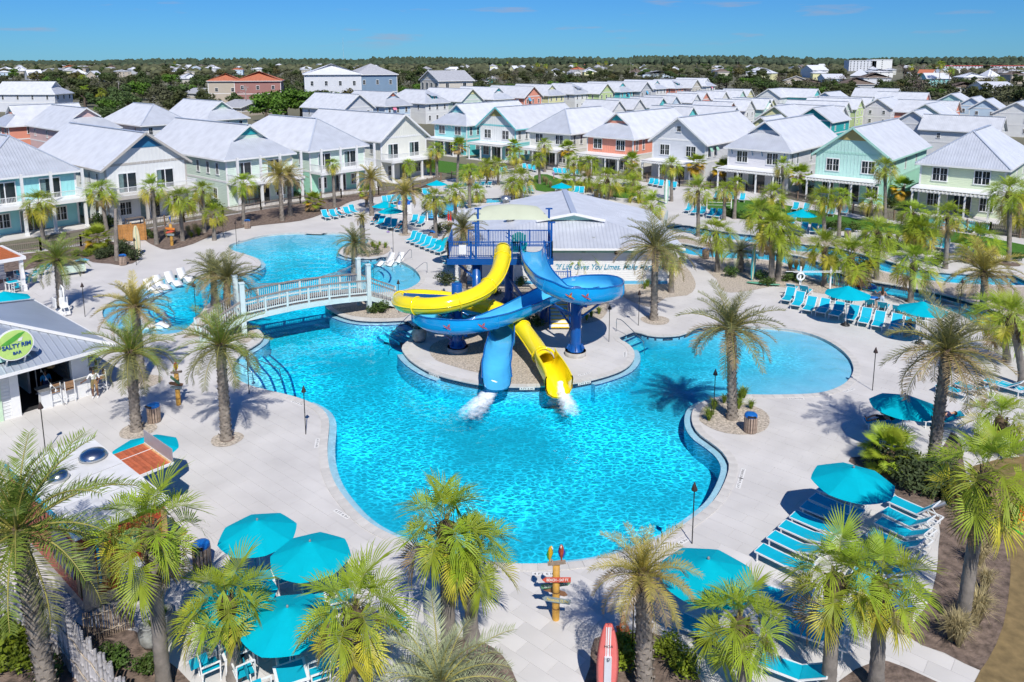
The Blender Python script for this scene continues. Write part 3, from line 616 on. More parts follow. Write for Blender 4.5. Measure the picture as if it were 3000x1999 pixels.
def house(label, cx, cy, rz, W, D, he, hr, roof='gable', wall='white', style='lap', lower=None, accent=None, trim=None, lod=2, front=None, ov=.55, group=None, roofmat=None, name='house', cat='house', side=True, dormer=None, awn=None, z0=0.):
    """cx, cy = middle of the front wall; local x along the front, y to the back"""
    X0 = Vector((cx, cy, z0)) - Vector((math.cos(rz), math.sin(rz), 0)) * W / 2
    t = thing(name, label, cat, X0, rz, group)
    mw = wallmat(wall, HC[wall], 'lap' if lod < 2 and style == 'lap' else style); tr = trim or WHITE
    s = (hr - he) / (W / 2); ze = he - s * ov; Rs, Rf = (roofmat, roofmat) if roofmat else (RSIDE, RFRONT)
    w = MB(); mid = he * .5
    lowm = wallmat(lower, HC[lower], 'lap') if lower else mw
    w.add([(0, 0, -.1), (W, 0, -.1), (W, D, -.1), (0, D, -.1), (0, 0, mid), (W, 0, mid), (W, D, mid), (0, D, mid)], [(0, 1, 5, 4), (1, 2, 6, 5), (2, 3, 7, 6), (3, 0, 4, 7)], 1)
    w.add([(0, 0, mid), (W, 0, mid), (W, D, mid), (0, D, mid), (0, 0, he), (W, 0, he), (W, D, he), (0, D, he)], [(0, 1, 5, 4), (1, 2, 6, 5), (2, 3, 7, 6), (3, 0, 4, 7)], 0)
    yb = D + ov if roof in ('gable', 'skirt', 'hipgable') else D - W / 2
    r = MB(); T_ = .13; H2 = W / 2
    if yb > D: w.add([(0, D, he), (W, D, he), (H2, D, hr)], [(1, 0, 2)], 0)
    if roof == 'gable':
        w.add([(0, 0, he), (W, 0, he), (H2, 0, hr)], [(0, 1, 2)], 0); yf = -ov
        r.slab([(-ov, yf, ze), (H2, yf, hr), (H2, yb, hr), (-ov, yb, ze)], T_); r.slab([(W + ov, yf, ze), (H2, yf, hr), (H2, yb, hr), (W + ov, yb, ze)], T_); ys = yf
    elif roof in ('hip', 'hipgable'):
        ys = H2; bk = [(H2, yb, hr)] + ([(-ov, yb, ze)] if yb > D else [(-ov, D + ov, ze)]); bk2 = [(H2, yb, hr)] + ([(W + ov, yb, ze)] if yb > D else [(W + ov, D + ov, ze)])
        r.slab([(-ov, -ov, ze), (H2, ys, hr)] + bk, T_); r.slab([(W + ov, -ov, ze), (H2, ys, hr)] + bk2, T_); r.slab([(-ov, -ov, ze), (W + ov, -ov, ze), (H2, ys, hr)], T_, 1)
        if yb < D: r.slab([(-ov, D + ov, ze), (W + ov, D + ov, ze), (H2, yb, hr)], T_, 1)
    else:
        k = .5; x1 = H2 * k; zm = he + s * x1; yc = x1; ys = yc - .45
        for sx in (0, 1):
            f = (lambda x: x) if sx == 0 else (lambda x: W - x)
            r.slab([(f(-ov), -ov, ze), (f(x1), yc, zm), (f(x1), ys, zm), (H2, ys, hr), (H2, yb, hr), (f(-ov), yb, ze)], T_)
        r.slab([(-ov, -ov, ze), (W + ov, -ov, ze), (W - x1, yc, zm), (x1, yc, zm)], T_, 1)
        w.add([(x1, yc - .02, zm - .1), (W - x1, yc - .02, zm - .1), (H2, yc - .02, hr - .08)], [(0, 1, 2)], 0)
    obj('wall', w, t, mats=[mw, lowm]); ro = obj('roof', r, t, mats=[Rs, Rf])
    if roofmat is None:
        rc = MB(); rc.bar((H2, ys - .02, hr + .03), (H2, yb + .02 if yb > D else yb, hr + .03), .34, .07)
        if roof in ('hip', 'hipgable'):
            for sx in (-ov, W + ov): rc.bar((sx, -ov, ze + .04), (H2, ys, hr + .04), .22, .06)
        obj('ridge_cap', rc, ro, mats=RIDGE)
    if dormer:                                            # shed dormer on the front hip
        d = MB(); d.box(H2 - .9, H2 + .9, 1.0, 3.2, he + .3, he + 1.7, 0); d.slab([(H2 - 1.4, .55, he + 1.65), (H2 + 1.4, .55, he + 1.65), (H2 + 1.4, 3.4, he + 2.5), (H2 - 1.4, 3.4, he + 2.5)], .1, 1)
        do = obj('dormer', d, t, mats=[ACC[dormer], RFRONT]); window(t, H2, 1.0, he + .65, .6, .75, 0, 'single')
    # trims
    tm = MB(); g = .03
    if lod >= 1:
        tm.box(-g, W + g, -g, 0, mid - .12, mid + .12)
        for x in (0, W): tm.box(x - .1, x + .1, -g, .1, 0, he); 
        tm.box(-g, 0, 0, D, mid - .12, mid + .12); tm.box(W, W + g, 0, D, mid - .12, mid + .12)
    if roof == 'gable':
        for f in (lambda x: x, lambda x: W - x): tm.bar((f(-ov), -ov - .02, ze - .02), (H2, -ov - .02, hr - .02), .05, .26)
        if lod >= 1: tm.box(.2, W - .2, -g, 0, he - .14, he + .14)
    elif roof == 'skirt':
        for f in (lambda x: x, lambda x: W - x): tm.bar((f(x1 - .1), ys - .02, zm - .04), (H2, ys - .02, hr - .04), .05, .22)
    tm.bar((-ov - .02, -ov, ze - .12), (-ov - .02, yb if yb > D else D + ov, ze - .12), .05, .2); tm.bar((W + ov + .02, -ov, ze - .12), (W + ov + .02, yb if yb > D else D + ov, ze - .12), .05, .2)
    if roof != 'gable': tm.bar((-ov, -ov - .02, ze - .12), (W + ov, -ov - .02, ze - .12), .05, .2)
    obj('trim', tm, t, mats=tr)
    if accent:
        a = MB(); yy = -.05 if roof == 'gable' else yc - .07; q = .42 if roof == 'gable' else .30; zt = hr - .25
        a.add([(H2 - H2 * q, yy, zt - H2 * q * s), (H2 + H2 * q, yy, zt - H2 * q * s), (H2, yy, zt)], [(0, 1, 2)]); obj('gable_vent', a, t, mats=ACC[accent])
    if style == 'batten' and lod >= 2:
        b = MB(); n = int(W / .42)
        for i in range(1, n):
            x = W * i / n; zt = he if roof != 'gable' else he + s * min(x, W - x) - .1; b.box(x - .025, x + .025, -.03, 0, mid, zt)
        for i in range(1, int(D / .42)):
            y = D * i / int(D / .42); b.box(-.03, 0, y - .025, y + .025, mid, he); b.box(W, W + .03, y - .025, y + .025, mid, he)
        obj('battens', b, t, mats=mw)
    # openings
    if front == 'pergola':
        zu = mid + .75
        for x in (W * .24, W * .74): window(t, x, -.02, zu, 1.5, 1.5, 0, 'double')
        window(t, W * .19, -.02, .75, 1.3, 1.5, 0, 'double'); window(t, W * .5, -.02, .1, 2.4, 2.2, 0, 'slider'); window(t, W * .82, -.02, .75, 1.3, 1.5, 0, 'double')
        for x in (W,):
            for y, ww in ((1.2, .6), (3.2, .6), (8.5, .6), (14, .6)):
                if y < D: window(t, x, y, zu, ww, 1.5, PI / 2, 'single')
            for y in (3., 9.): window(t, x, y, 1., .8, 1.2, PI / 2, 'single')
        for y in (2., 7., 12.): window(t, 0, y, zu, .6, 1.5, -PI / 2, 'single')
        pz = mid - .2; PD = 3.0
        o = MB(); o.bar((-.3, -PD + .2, pz - .1), (W - .6, -PD + .2, pz - .1), .12, .24); o.bar((-.3, -.15, pz - .1), (W - .6, -.15, pz - .1), .1, .2)
        n = 20
        for i in range(n + 1): x = -.2 + (W - .5) * i / n; o.bar((x, 0, pz + .1), (x, -PD - .35, pz + .02), .06, .18)
        o.slab([(-.3, -.05, pz + .28), (W - .6, -.05, pz + .28), (W - .6, -PD + .1, pz + .2), (-.3, -PD + .1, pz + .2)], .03)
        pg = obj('pergola', o, t, mats=FRAMEW)
        for x in (-.1, W * .32, W * .62, W - .9): pm_ = MB(); pm_.box(x - .09, x + .09, -PD + .11, -PD + .29, 0, pz - .2); obj('pergola_post', pm_, pg, mats=FRAMEW)
        pt = MB(); pt.box(-.4, W + .2, -PD - .3, 0, -.02, .06); obj('patio', pt, t, mats=m_deck)
    elif front == 'porch':
        PD = 2.6; zf = mid
        dk = MB(); dk.box(-.1, W + .1, -PD, 0, zf - .25, zf + .02); dk.box(-.2, W + .2, -PD - .12, -PD, zf - .3, zf + .06); obj('balcony', dk, t, mats=tr)
        rl = MB(); rail(rl, (0, -PD + .05, zf), (W, -PD + .05, zf)); rail(rl, (0, -PD + .05, zf), (0, 0, zf)); rail(rl, (W, -PD + .05, zf), (W, 0, zf)); obj('railing', rl, t, mats=FRAMEW)
        for x in (.1, W * .35, W * .65, W - .1):
            c = MB(); c.box(x - .14, x + .14, -PD + .02, -PD + .3, 0, zf - .25); c.box(x - .19, x + .19, -PD - .03, -PD + .35, 0, .3); c.box(x - .19, x + .19, -PD - .03, -PD + .35, zf - .4, zf - .25)
            if roof != 'gable': c.box(x - .12, x + .12, -PD + .04, -PD + .28, zf, he)
            obj('column', c, t, mats=tr)
        for x in (W * .25, W * .72): window(t, x, -.02, zf + .1, 1.9, 2.1, 0, 'slider')
        window(t, W * .2, -.02, .8, 1.2, 1.4, 0, 'double'); window(t, W * .5, -.02, .1, 2.2, 2.2, 0, 'slider'); window(t, W * .8, -.02, .8, 1.2, 1.4, 0, 'double')
        for y in (2.2, 4.5, 7., 11.): window(t, 0, y, zf + .8, .6, 1.4, -PI / 2, 'single')
        window(t, 0, 3., 1., .8, 1.2, -PI / 2, 'single'); window(t, 0, 8., 1., .8, 1.2, -PI / 2, 'single')
        pt = MB(); pt.box(-.3, W + .3, -PD - .6, 0, -.02, .08); obj('patio', pt, t, mats=m_deck)
    elif front:
        n, ww, hh, zz = front
        for i in range(n): window(t, W * (i + .5) / n, -.02, zz, ww, hh, 0, 'single')
        if zz > 3:
            for i in range(n): window(t, W * (i + .5) / n, -.02, 1.0, ww, hh, 0, 'single')
        if side:
            for x, rr in ((0, -PI / 2), (W, PI / 2)):
                for i in range(max(2, int(D / 5))): window(t, x, D * (i + .5) / max(2, int(D / 5)), zz, ww * .8, hh, rr, 'single')
    if awn:
        col, x = awn; a = MB(); a.slab([(x - .6, -.02, he - .4), (x + .6, -.02, he - .4), (x + .6, -.75, he - 1.5), (x - .6, -.75, he - 1.5)], .05); obj('awning', a, t, mats=ACC[col])
    return t
# front row to the right of the pool, fronts with pergolas
ROWR = [('pale green house with a hip roof at the right end of the pergola row', 'hip', 'lightgreen', 'lap', None, None), ('mint board-and-batten gable house with an ochre gable vent, second from the right', 'gable', 'mint', 'batten', 'ochre', 'seafoam'),
        ('lavender white house with a navy gable vent above a skirt roof', 'skirt', 'lavender', 'lap', 'navy', None), ('grey white gable house with one small attic window beside the coral house', 'gable', 'greywhite', 'lap', None, None),
        ('coral house with a teal gable vent facing the pool', 'skirt', 'coral', 'batten', 'teal', 'cream'), ('cream house with a hip roof left of the coral house', 'hip', 'cream', 'lap', None, None),
        ('white gable house with aqua trim and ochre gable vent left of the cream house', 'gable', 'white', 'batten', 'ochre', 'aqua'), ('aqua house with a skirt roof at the left end of the pergola row', 'skirt', 'aqua', 'lap', 'skyblue', 'turquoise')]
for i, (lb, rf, wl, stl, ac, lo) in enumerate(ROWR):
    cx, cyy = 52.7 - 9.24 * i, 88.5 + 8.53 * i
    h_ = house(lb, cx, cyy, ROTR, 8.7, 20, 6.25, 9.6, rf, wl, stl, lo, ac, front='pergola', group='houses with pergolas along the right fence', trim=ACC['aqua'] if i == 6 else (ACC['mint'] if i == 1 else None))
    if i == 3: window(h_, 4.35, -.02, 7.5, .6, .8, 0, 'single')
    if i == 3:
        for y in (1.2, 3.2):
            a_ = MB(); a_.slab([(8.7, y - .4, 5.9), (8.7, y + .4, 5.9), (9.3, y + .4, 4.8), (9.3, y - .4, 4.8)], .05); obj('awning', a_, h_, mats=ACC['sage'])
    if i in (2, 7):                                      # bracketed hoods over the upper windows
        for x in (.6, 3.6, 5.0, 8.2): b_ = MB(); b_.bar((x, 0, 4.9), (x, -.5, 5.7), .08, .1); obj('bracket', b_, h_, mats=ACC['navy' if i == 2 else 'white'])
# front row to the left of the pool, fronts with balconies
c1 = Vector((-46.2, 81.6, 0)) - U * 4.6 + V * 2.6
ROWL = [('aqua house with a hip roof cut by the left edge', 'hip', 'aqua', 'batten', None, None, c1.x, c1.y), ('off-white board-and-batten gable house with a navy vent and balcony', 'gable', 'white', 'batten', 'navy', None, -41.9, 86.8),
        ('pale mint house with a teal gable vent above a skirt roof', 'skirt', 'palemint', 'lap', 'teal', None, -31.9, 95.8), ('seafoam house with a hip roof and white balcony columns', 'hip', 'palemint', 'lap', None, 'seafoam', -24.1, 105.0), ('white gable house with a side pergola at the far end of the left row', 'gable', 'cream', 'batten', None, 'white', -16.6, 117.0)]
for i, (lb, rf, wl, stl, ac, lo, x, y) in enumerate(ROWL):
    house(lb, x, y, ROTL, 9.1, 21, 6.5, 9.9, rf, wl, stl, lo, ac, front='porch', group='houses with balconies along the left fence', trim=mat('taupe_trim', (.50, .47, .43), .6, .05) if i == 1 else None)
def apex_house(r, x, y, label, W=9., D=18., he=6.25, hr=9.5, roof='gable', rz=ROTL, **k):
    ys = {'gable': -.5, 'hip': W / 2, 'hipgable': W / 2}.get(roof, W / 4 - .45)
    p = G(r, x, y, hr); d = Vector((-math.sin(rz), math.cos(rz), 0)); q = p - d * ys
    return house(label, q.x, q.y, rz, W, D, he, hr, roof, **k)
F2 = (3, .7, 1.3, 4.0)
for a_ in [(('J', 760, 530), 'pinkish house with a dormer-like front gable behind the aqua house', dict(roof='skirt', wall='pink')), (('J', 1350, 497), 'white hip-roofed house in the second row on the left', dict(roof='hip', wall='white')),
           (('J', 1950, 470), 'house with a sage gable vent in the second row on the left', dict(roof='skirt', wall='palemint', accent='sage')), (('K', 940, 410), 'grey white gable house with aqua shutters behind the left row', dict(roof='gable', wall='greywhite')),
           (('K', 1235, 388), 'pale blue house with coral gable peak and pink shutter', dict(roof='skirt', wall='paleblue', accent='coral', awn=('pink', 3))), (('K', 1525, 370), 'white hip house with a teal shed dormer', dict(roof='hip', wall='white', dormer='teal')),
           (('K', 1935, 362), 'pale mint gable house with a cross gable in the back row', dict(roof='gable', wall='palemint', accent='yellow')), (('K', 2165, 348), 'white house with a teal gable vent in the back row', dict(roof='skirt', wall='white', accent='teal')),
           (('L', 255, 340), 'orange coral gable house with blue shutters in the back row', dict(roof='gable', wall='coral', awn=('skyblue', 2.5))), (('L', 415, 325), 'pale yellow house with a skirt roof in the back row', dict(roof='skirt', wall='yellow')),
           (('L', 590, 315), 'white hip house with a small white dormer in the back row', dict(roof='hip', wall='white', dormer='white')), (('L', 900, 315), 'lime green gable house in the back row', dict(roof='gable', wall='limegreen', accent='yellow')),
           (('L', 1035, 303), 'turquoise house with navy awnings in the back row', dict(roof='skirt', wall='turquoise', awn=('navy', 5))), (('L', 1250, 300), 'grey gable house with blue shutters in the back row', dict(roof='gable', wall='grey', awn=('skyblue', 5))),
           (('L', 1340, 285), 'white skirt-roofed house with aqua vent in the back row', dict(roof='skirt', wall='white', accent='aqua')), (('L', 1465, 280), 'coral house with a teal dormer in the back row', dict(roof='hip', wall='coral', dormer='teal')),
           (('L', 1690, 280), 'cream gable house near the far end of the back row', dict(roof='gable', wall='stone')), (('L', 1780, 268), 'white house with pink shutters at the far end of the back row', dict(roof='skirt', wall='white', awn=('pink', 5)))]:
    apex_house(*a_[0], a_[1], lod=1, front=F2, group='houses in the back row', **a_[2])
F1 = (2, .6, .9, 3.4)
cot = [('L', 1010, 465, 'white'), ('L', 1190, 450, 'white'), ('L', 1395, 440, 'turquoise'), ('L', 1510, 425, 'paleblue'), ('L', 1695, 405, 'white'), ('L', 1775, 390, 'coral'), ('L', 1945, 385, 'cream'), ('L', 2095, 375, 'mint'), ('L', 2165, 365, 'yellow'),
       ('L', 1660, 522, 'turquoise'), ('L', 1760, 507, 'paleblue'), ('L', 2010, 478, 'coral'), ('L', 2170, 460, 'white'), ('L', 2330, 450, 'mint'), ('M', 155, 447, 'yellow'), ('L', 2040, 520, 'white')]
for i, (r, x, y, wl) in enumerate(cot):
    apex_house(r, x, y, f'{wl} gabled cottage, {NTH[i] if i < 14 else ("next to last" if i == 14 else "last")} of the packed cottages behind the coral house', W=6.2, D=10, he=5.2, hr=7.6, wall=wl, lod=1, front=F1, ov=.4, group='packed small cottages')
for i, (r, x, y, wl, rz, W_, D_, ac, lb) in enumerate([
    ('M', 105, 362, 'white', ROTR, 8, 12, None, 'white gabled house right of the packed cottages'), ('M', 545, 362, 'turquoise', ROTL, 8, 13, None, 'bright turquoise house standing free among the back cottages'), ('M', 600, 392, 'paleblue', ROTR, 8, 14, None, 'pale blue gable cottage behind the teal ones'),
    ('M', 155, 515, 'yellow', ROTR, 7.5, 11, None, 'yellow cottage with two attic windows behind the lavender house'), ('M', 35, 610, 'yellow', ROTR, 6.5, 9, None, 'low yellow cottage just behind the lavender house'), ('M', 495, 528, 'deepteal', ROTR, 7.5, 12, None, 'deep teal gable cottage behind the mint house'),
    ('M', 785, 515, 'white', ROTL, 6.5, 15, None, 'white cottage, nearest of the staggered gables'), ('M', 815, 475, 'palemint', ROTL, 6.5, 15, None, 'pale mint cottage, second of the staggered gables'), ('M', 932, 450, 'limegreen', ROTL, 6.5, 14, None, 'lime green cottage among the staggered gables'),
    ('M', 1027, 440, 'turquoise', ROTL, 6.5, 14, None, 'turquoise cottage right of the lime green one'), ('M', 1260, 360, 'white', ROTL, 8, 14, None, 'white house with a long roof behind the staggered gables'), ('M', 1065, 448, 'lavender', ROTR, 7, 15, None, 'lavender house with a pink shutter in the middle distance'),
    ('M', 1520, 395, 'coral', ROTL, 7.5, 14, None, 'coral house behind the coconut palm'), ('M', 1710, 405, 'mint', ROTR, 9, 12, None, 'mint gable house at the back right'), ('M', 1890, 437, 'paleblue', ROTR, 7, 13, None, 'pale blue gable, first of three at the right edge'),
    ('M', 2010, 455, 'paleblue', ROTR, 7, 12, None, 'pale blue gable, second of three at the right edge'), ('M', 2285, 480, 'white', ROTR, 9, 12, None, 'white gable house with two small windows at the right edge'), ('M', 1485, 495, 'palemint', ROTR, 8, 13, None, 'pale mint gable house behind the grey cottages'),
    ('M', 1375, 555, 'greywhite', ROTR, 8, 9, None, 'grey white cottage behind the mint house roof'), ('M', 1790, 470, 'coral', ROTL, 8, 13, None, 'salmon coral house with a low wing at right'), ('M', 2200, 612, 'white', ROTL, 7, 13, None, 'white roofed cottage right of the pavilion')]):
    apex_house(r, x, y, lb, W=W_, D=D_, he=5.6 if W_ > 7.2 else 5.2, hr=8.2 if W_ > 7.2 else 7.6, rz=rz, wall=wl, lod=1, front=F1, ov=.4, group='cottages at the back right')
for x, y, lb in ((1890, 640, 'small open pavilion with a hip roof below the salmon house'), (1650, 722, 'low hip-roofed pavilion behind the pale green house')):
    p = G('M', x, y, 4.2); t = thing('pavilion', lb, 'pavilion', p - Vector((0, 0, 4.2)), ROTL)
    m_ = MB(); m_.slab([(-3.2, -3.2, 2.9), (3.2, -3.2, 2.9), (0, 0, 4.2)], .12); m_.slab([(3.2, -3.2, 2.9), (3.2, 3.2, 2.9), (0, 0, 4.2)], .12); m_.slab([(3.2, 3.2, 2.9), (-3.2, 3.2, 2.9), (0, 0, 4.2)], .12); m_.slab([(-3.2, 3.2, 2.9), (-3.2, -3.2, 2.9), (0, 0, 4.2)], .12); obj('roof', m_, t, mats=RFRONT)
    for sx in (-2.8, 2.8):
        for sy in (-2.8, 2.8): c = MB(); c.box(sx - .12, sx + .12, sy - .12, sy + .12, 0, 2.9); obj('post', c, t, mats=FRAMEW)
# larger houses at the left edge
apex_house('J', 75, 508, 'coral house with a blue awning over its attic window at the left edge', W=9, D=14, he=6, hr=9.3, roof='skirt', rz=ROTR, wall='coral', accent='teal', lod=1, front=F2, awn=None)
p = G('J', 290, 297, 10.5); house('big white house with a long metal roof at the upper left', p.x + 5.2, p.y, R(90), 11, 21, 6.6, 10.5, 'skirt', 'greywhite', 'lap', lod=1, front=(3, .8, 1.4, 4.3)).location = (p.x + 10.5, p.y - 5.5, 0)
# ================================================================== VEGETATION ===============================
m_fan = mat('fan_leaf_green', (.33, .43, .035), .5, .3, 2, trans=.4, rnd=.14, hue=.012)
m_fan2 = mat('fan_leaf_yellow', (.55, .50, .05), .5, .3, 2, trans=.35, rnd=.15)
m_fan3 = mat('fan_leaf_dry', (.34, .23, .10), .8, .3, 2, trans=.2, rnd=.15)
m_fanW = mat('fan_leaf_gold', (.58, .36, .02), .6, .3, 2, trans=.3, rnd=.15)
m_date = mat('date_leaf', (.21, .215, .085), .55, .35, 2, trans=.3, rnd=.15)
m_date2 = mat('date_leaf_brown', (.36, .27, .14), .7, .35, 2, trans=.25, rnd=.15)
m_dateG = mat('date_leaf_fresh', (.22, .30, .05), .5, .3, 2, trans=.35, rnd=.15)
m_dateY = mat('date_leaf_yellow', (.44, .37, .08), .6, .3, 2, trans=.3, rnd=.15)
m_silver = mat('silver_leaf', (.40, .44, .25), .6, .25, 2, trans=.3, rnd=.12)
m_trunkS = mat('sabal_trunk', (.22, .195, .17), .95, .35, 3, bump=.02, bscale=18)
m_trunkD = mat('date_trunk', (.26, .225, .19), .95, .4, 4, bump=.02, bscale=16)
m_fibre = mat('palm_fibre', (.12, .085, .055), .95, .5, 6, bump=.03, bscale=14)
m_rachis = mat('palm_stalk', (.30, .27, .07), .5, .15)
def fan_frond(seed, Lp=.95, Rr=.92, n=24, spread=1.7, droop=.3):
    """costapalmate leaf along +x: stalk then pleated fan; material 1 = stalk"""
    rr = random.Random(seed); m = MB()
    pts = [Vector((Lp * t, 0, .12 * math.sin(t * 2.2) - .05 * t)) for t in (0, .35, .7, 1)]
    m.path(pts, [.022, .016, .012, .01], 4, 1, False); h = pts[-1]
    for i in range(n):
        a = (-1 + 2 * i / (n - 1)) * spread; L_ = Rr * (1. - .22 * (abs(a) / spread) ** 2) * rr.uniform(.93, 1.06)
        d = Vector((math.cos(a), math.sin(a), 0)); s = Vector((-math.sin(a), math.cos(a), 0)); fold = .34 * abs(math.sin(a)) * L_
        c0 = h + Vector((-.06 * (1 - math.cos(a)), 0, 0)); w = .03 * Rr / .9
        c1 = h + d * L_ * .5 + Vector((0, 0, fold * .55 + .03)); dr = droop * rr.uniform(.5, 1.5)
        c2 = h + d * L_ * (1 - dr * .25) + Vector((0, 0, fold * .6 - dr * L_ * .55)); k = rr.uniform(-.03, .03); c2 += s * k
        m.add([c0, c1 - s * w * .95 + Vector((0, 0, .012)), c1 + s * w * .95 - Vector((0, 0, .012)), c2 - s * .012, c2 + s * .012], [(0, 1, 2), (1, 3, 4, 2)])
    return m
def date_frond(seed, L_=2.7, n=46, arch=.9, lf=.48):
    """pinnate leaf along +x, arching down; material 1 = stalk"""
    rr = random.Random(seed); m = MB(); ax = []; p = Vector((0, 0, 0)); ang = .18; tw = rr.uniform(-.25, .25)
    for i in range(13):
        ax.append(p.copy()); ang -= arch / 12 * (.5 + i / 9); p = p + Vector((math.cos(ang), math.sin(tw * i / 12) * .25, math.sin(ang))) * L_ / 12
    m.path(ax, [.035 * (1 - i / 14) + .004 for i in range(13)], 4, 1, False)
    for i in range(n):
        t = .10 + .90 * i / (n - 1); q = t * 12; j = min(int(q), 11); c = ax[j].lerp(ax[j + 1], q - j); d = (ax[j + 1] - ax[j]).normalized(); side = d.cross(Vector((0, 0, 1))).normalized(); up = side.cross(d)
        l0 = lf * (math.sin(PI * (.12 + .80 * t)) ** .7 + .1)
        for sg in (-1, 1):
            v = (d * rr.uniform(.55, .85) + side * sg * rr.uniform(.7, .95) + up * rr.uniform(.05, .55)).normalized(); w = d * .017
            tip = c + v * l0 * rr.uniform(.85, 1.1) - Vector((0, 0, .06 * l0)); mid_ = c + v * l0 * .5 + Vector((0, 0, .015))
            m.add([c - w * .6, c + w * .6, mid_ + w, tip, mid_ - w], [(0, 1, 2, 4), (4, 2, 3)])
    return m
def sabal_frond(seed, Lp=.9, Rr=.86, n=36, arch=.9):
    """strongly folded leaf: leaflets spring from a midrib that arches over"""
    rr = random.Random(seed); m = MB(); pts = [Vector((Lp * t, 0, .10 * math.sin(t * 2.2))) for t in (0, .35, .7, 1)]; ax = [pts[-1].copy()]; ang = .0; p = pts[-1].copy()
    for i in range(5): ang -= arch / 5 * rr.uniform(.8, 1.2); p = p + Vector((math.cos(ang), 0, math.sin(ang))) * .11; ax.append(p.copy())
    m.path(pts + ax[1:], [.02, .015, .012, .01, .008, .006, .005, .004, .003], 4, 1, False)
    for i in range(n):
        s = -1 + 2 * i / (n - 1); q = (1 - abs(s)) * 5; j = min(int(q), 4); c = ax[j].lerp(ax[j + 1], q - j); d = (ax[j + 1] - ax[j]).normalized(); sd = Vector((0, 1, 0)); up = sd.cross(d) * -1
        if up.z < 0: up = -up
        a = math.copysign(R(6 + 104 * abs(s) ** .9), s); v = (d * math.cos(a) + sd * math.sin(a) + up * (.55 * abs(math.sin(a)) + .1)).normalized(); L_ = Rr * (1 - .25 * abs(s)) * rr.uniform(.9, 1.08); w = v.cross(up).normalized(); dn = Vector((0, 0, -1)) * L_ * rr.uniform(.05, .35)
        p1 = c + v * L_ * .5; p2 = c + v * L_ * .8 + dn * .35; p3 = c + v * L_ * .98 + dn
        m.add([c - w * .008, c + w * .008, p1 + w * .021, p1 - w * .021, p2 + w * .011, p2 - w * .011, p3], [(0, 1, 2, 3), (3, 2, 4, 5), (5, 4, 6)])
    return m
FR_S = [sabal_frond(i, arch=.55 + .35 * i) for i in range(4)]; FR_W = [fan_frond(20 + i, 1.0, 1.0, 32, 1.7, .12) for i in range(2)]
FR_D = [date_frond(i, arch=.75 + .22 * i) for i in range(4)]
def crown_plan(kind, seed):
    """list of (frond index, colour index, yaw, elevation, scale)"""
    rr = random.Random(seed); out = []
    if kind in 'DGYV':
        n = {'D': 46, 'G': 40, 'Y': 42, 'V': 34}[kind]
        for i in range(n):
            t = i / (n - 1); el = 80 - 108 * t ** .85 + rr.uniform(-8, 8)
            out.append((min(3, int(t * 3.2) if rr.random() < .8 else rr.randrange(4)), 1 if (t > .55 and rr.random() < .75) else 0, i * 2.39996 + rr.uniform(-.2, .2), R(el), rr.uniform(.85, 1.08) * (.75 if t < .12 else 1)))
    else:
        n = {'S': 28, 'W': 28}[kind]
        for i in range(n):
            t = i / (n - 1); el = 84 - 140 * t ** .9 + rr.uniform(-10, 10)
            c = 0 if t < .62 else (1 if rr.random() < .6 else 0)
            if t > .88 and rr.random() < .5: c = 2
            out.append((rr.randrange(4 if kind == 'S' else 2), c, i * 2.39996 + rr.uniform(-.3, .3), R(el), rr.uniform(.82, 1.12) * (.8 if t < .1 else 1)))
    return out
PMAT = {'S': [m_fan, m_fan2, m_fan3], 'W': [m_fan, m_fanW, m_fan3], 'D': [m_date, m_date2], 'G': [m_dateG, m_date], 'Y': [m_dateY, m_date2], 'V': [m_silver, m_silver]}
FRL = lambda k: FR_S if k == 'S' else FR_W if k == 'W' else FR_D
FMESH = {}
def fmesh(kind, fi_, ci):
    k = (kind, fi_, ci)
    if k not in FMESH: FMESH[k] = FRL(kind)[fi_].mesh('frond', [PMAT[kind][ci], m_rachis])
    return FMESH[k]
CROWN = {}
def crown_mesh(kind, v):
    if (kind, v) not in CROWN:
        m = MB(); mats = PMAT[kind] + [m_rachis, m_fibre]; nm = len(PMAT[kind])
        for fi_, ci, yaw, el, s in crown_plan(kind, 100 + v * 7 + ord(kind)):
            M_ = Matrix.Rotation(yaw, 4, 'Z') @ Matrix.Rotation(-el, 4, 'Y') @ Matrix.Scale(s, 4); f = FRL(kind)[fi_]; o = len(m.v)
            m.v += [tuple(M_ @ Vector(p)) for p in f.v]; m.f += [tuple(i + o for i in q) for q in f.f]; m.m += [ci if q == 0 else nm for q in f.m]; m.sm += f.sm
        m.lathe([(.0, -.5), (.17, -.45), (.24, -.2), (.2, .1), (.0, .25)], 7, mi=nm + 1)
        CROWN[(kind, v)] = m.mesh('crown', mats)
    return CROWN[(kind, v)]
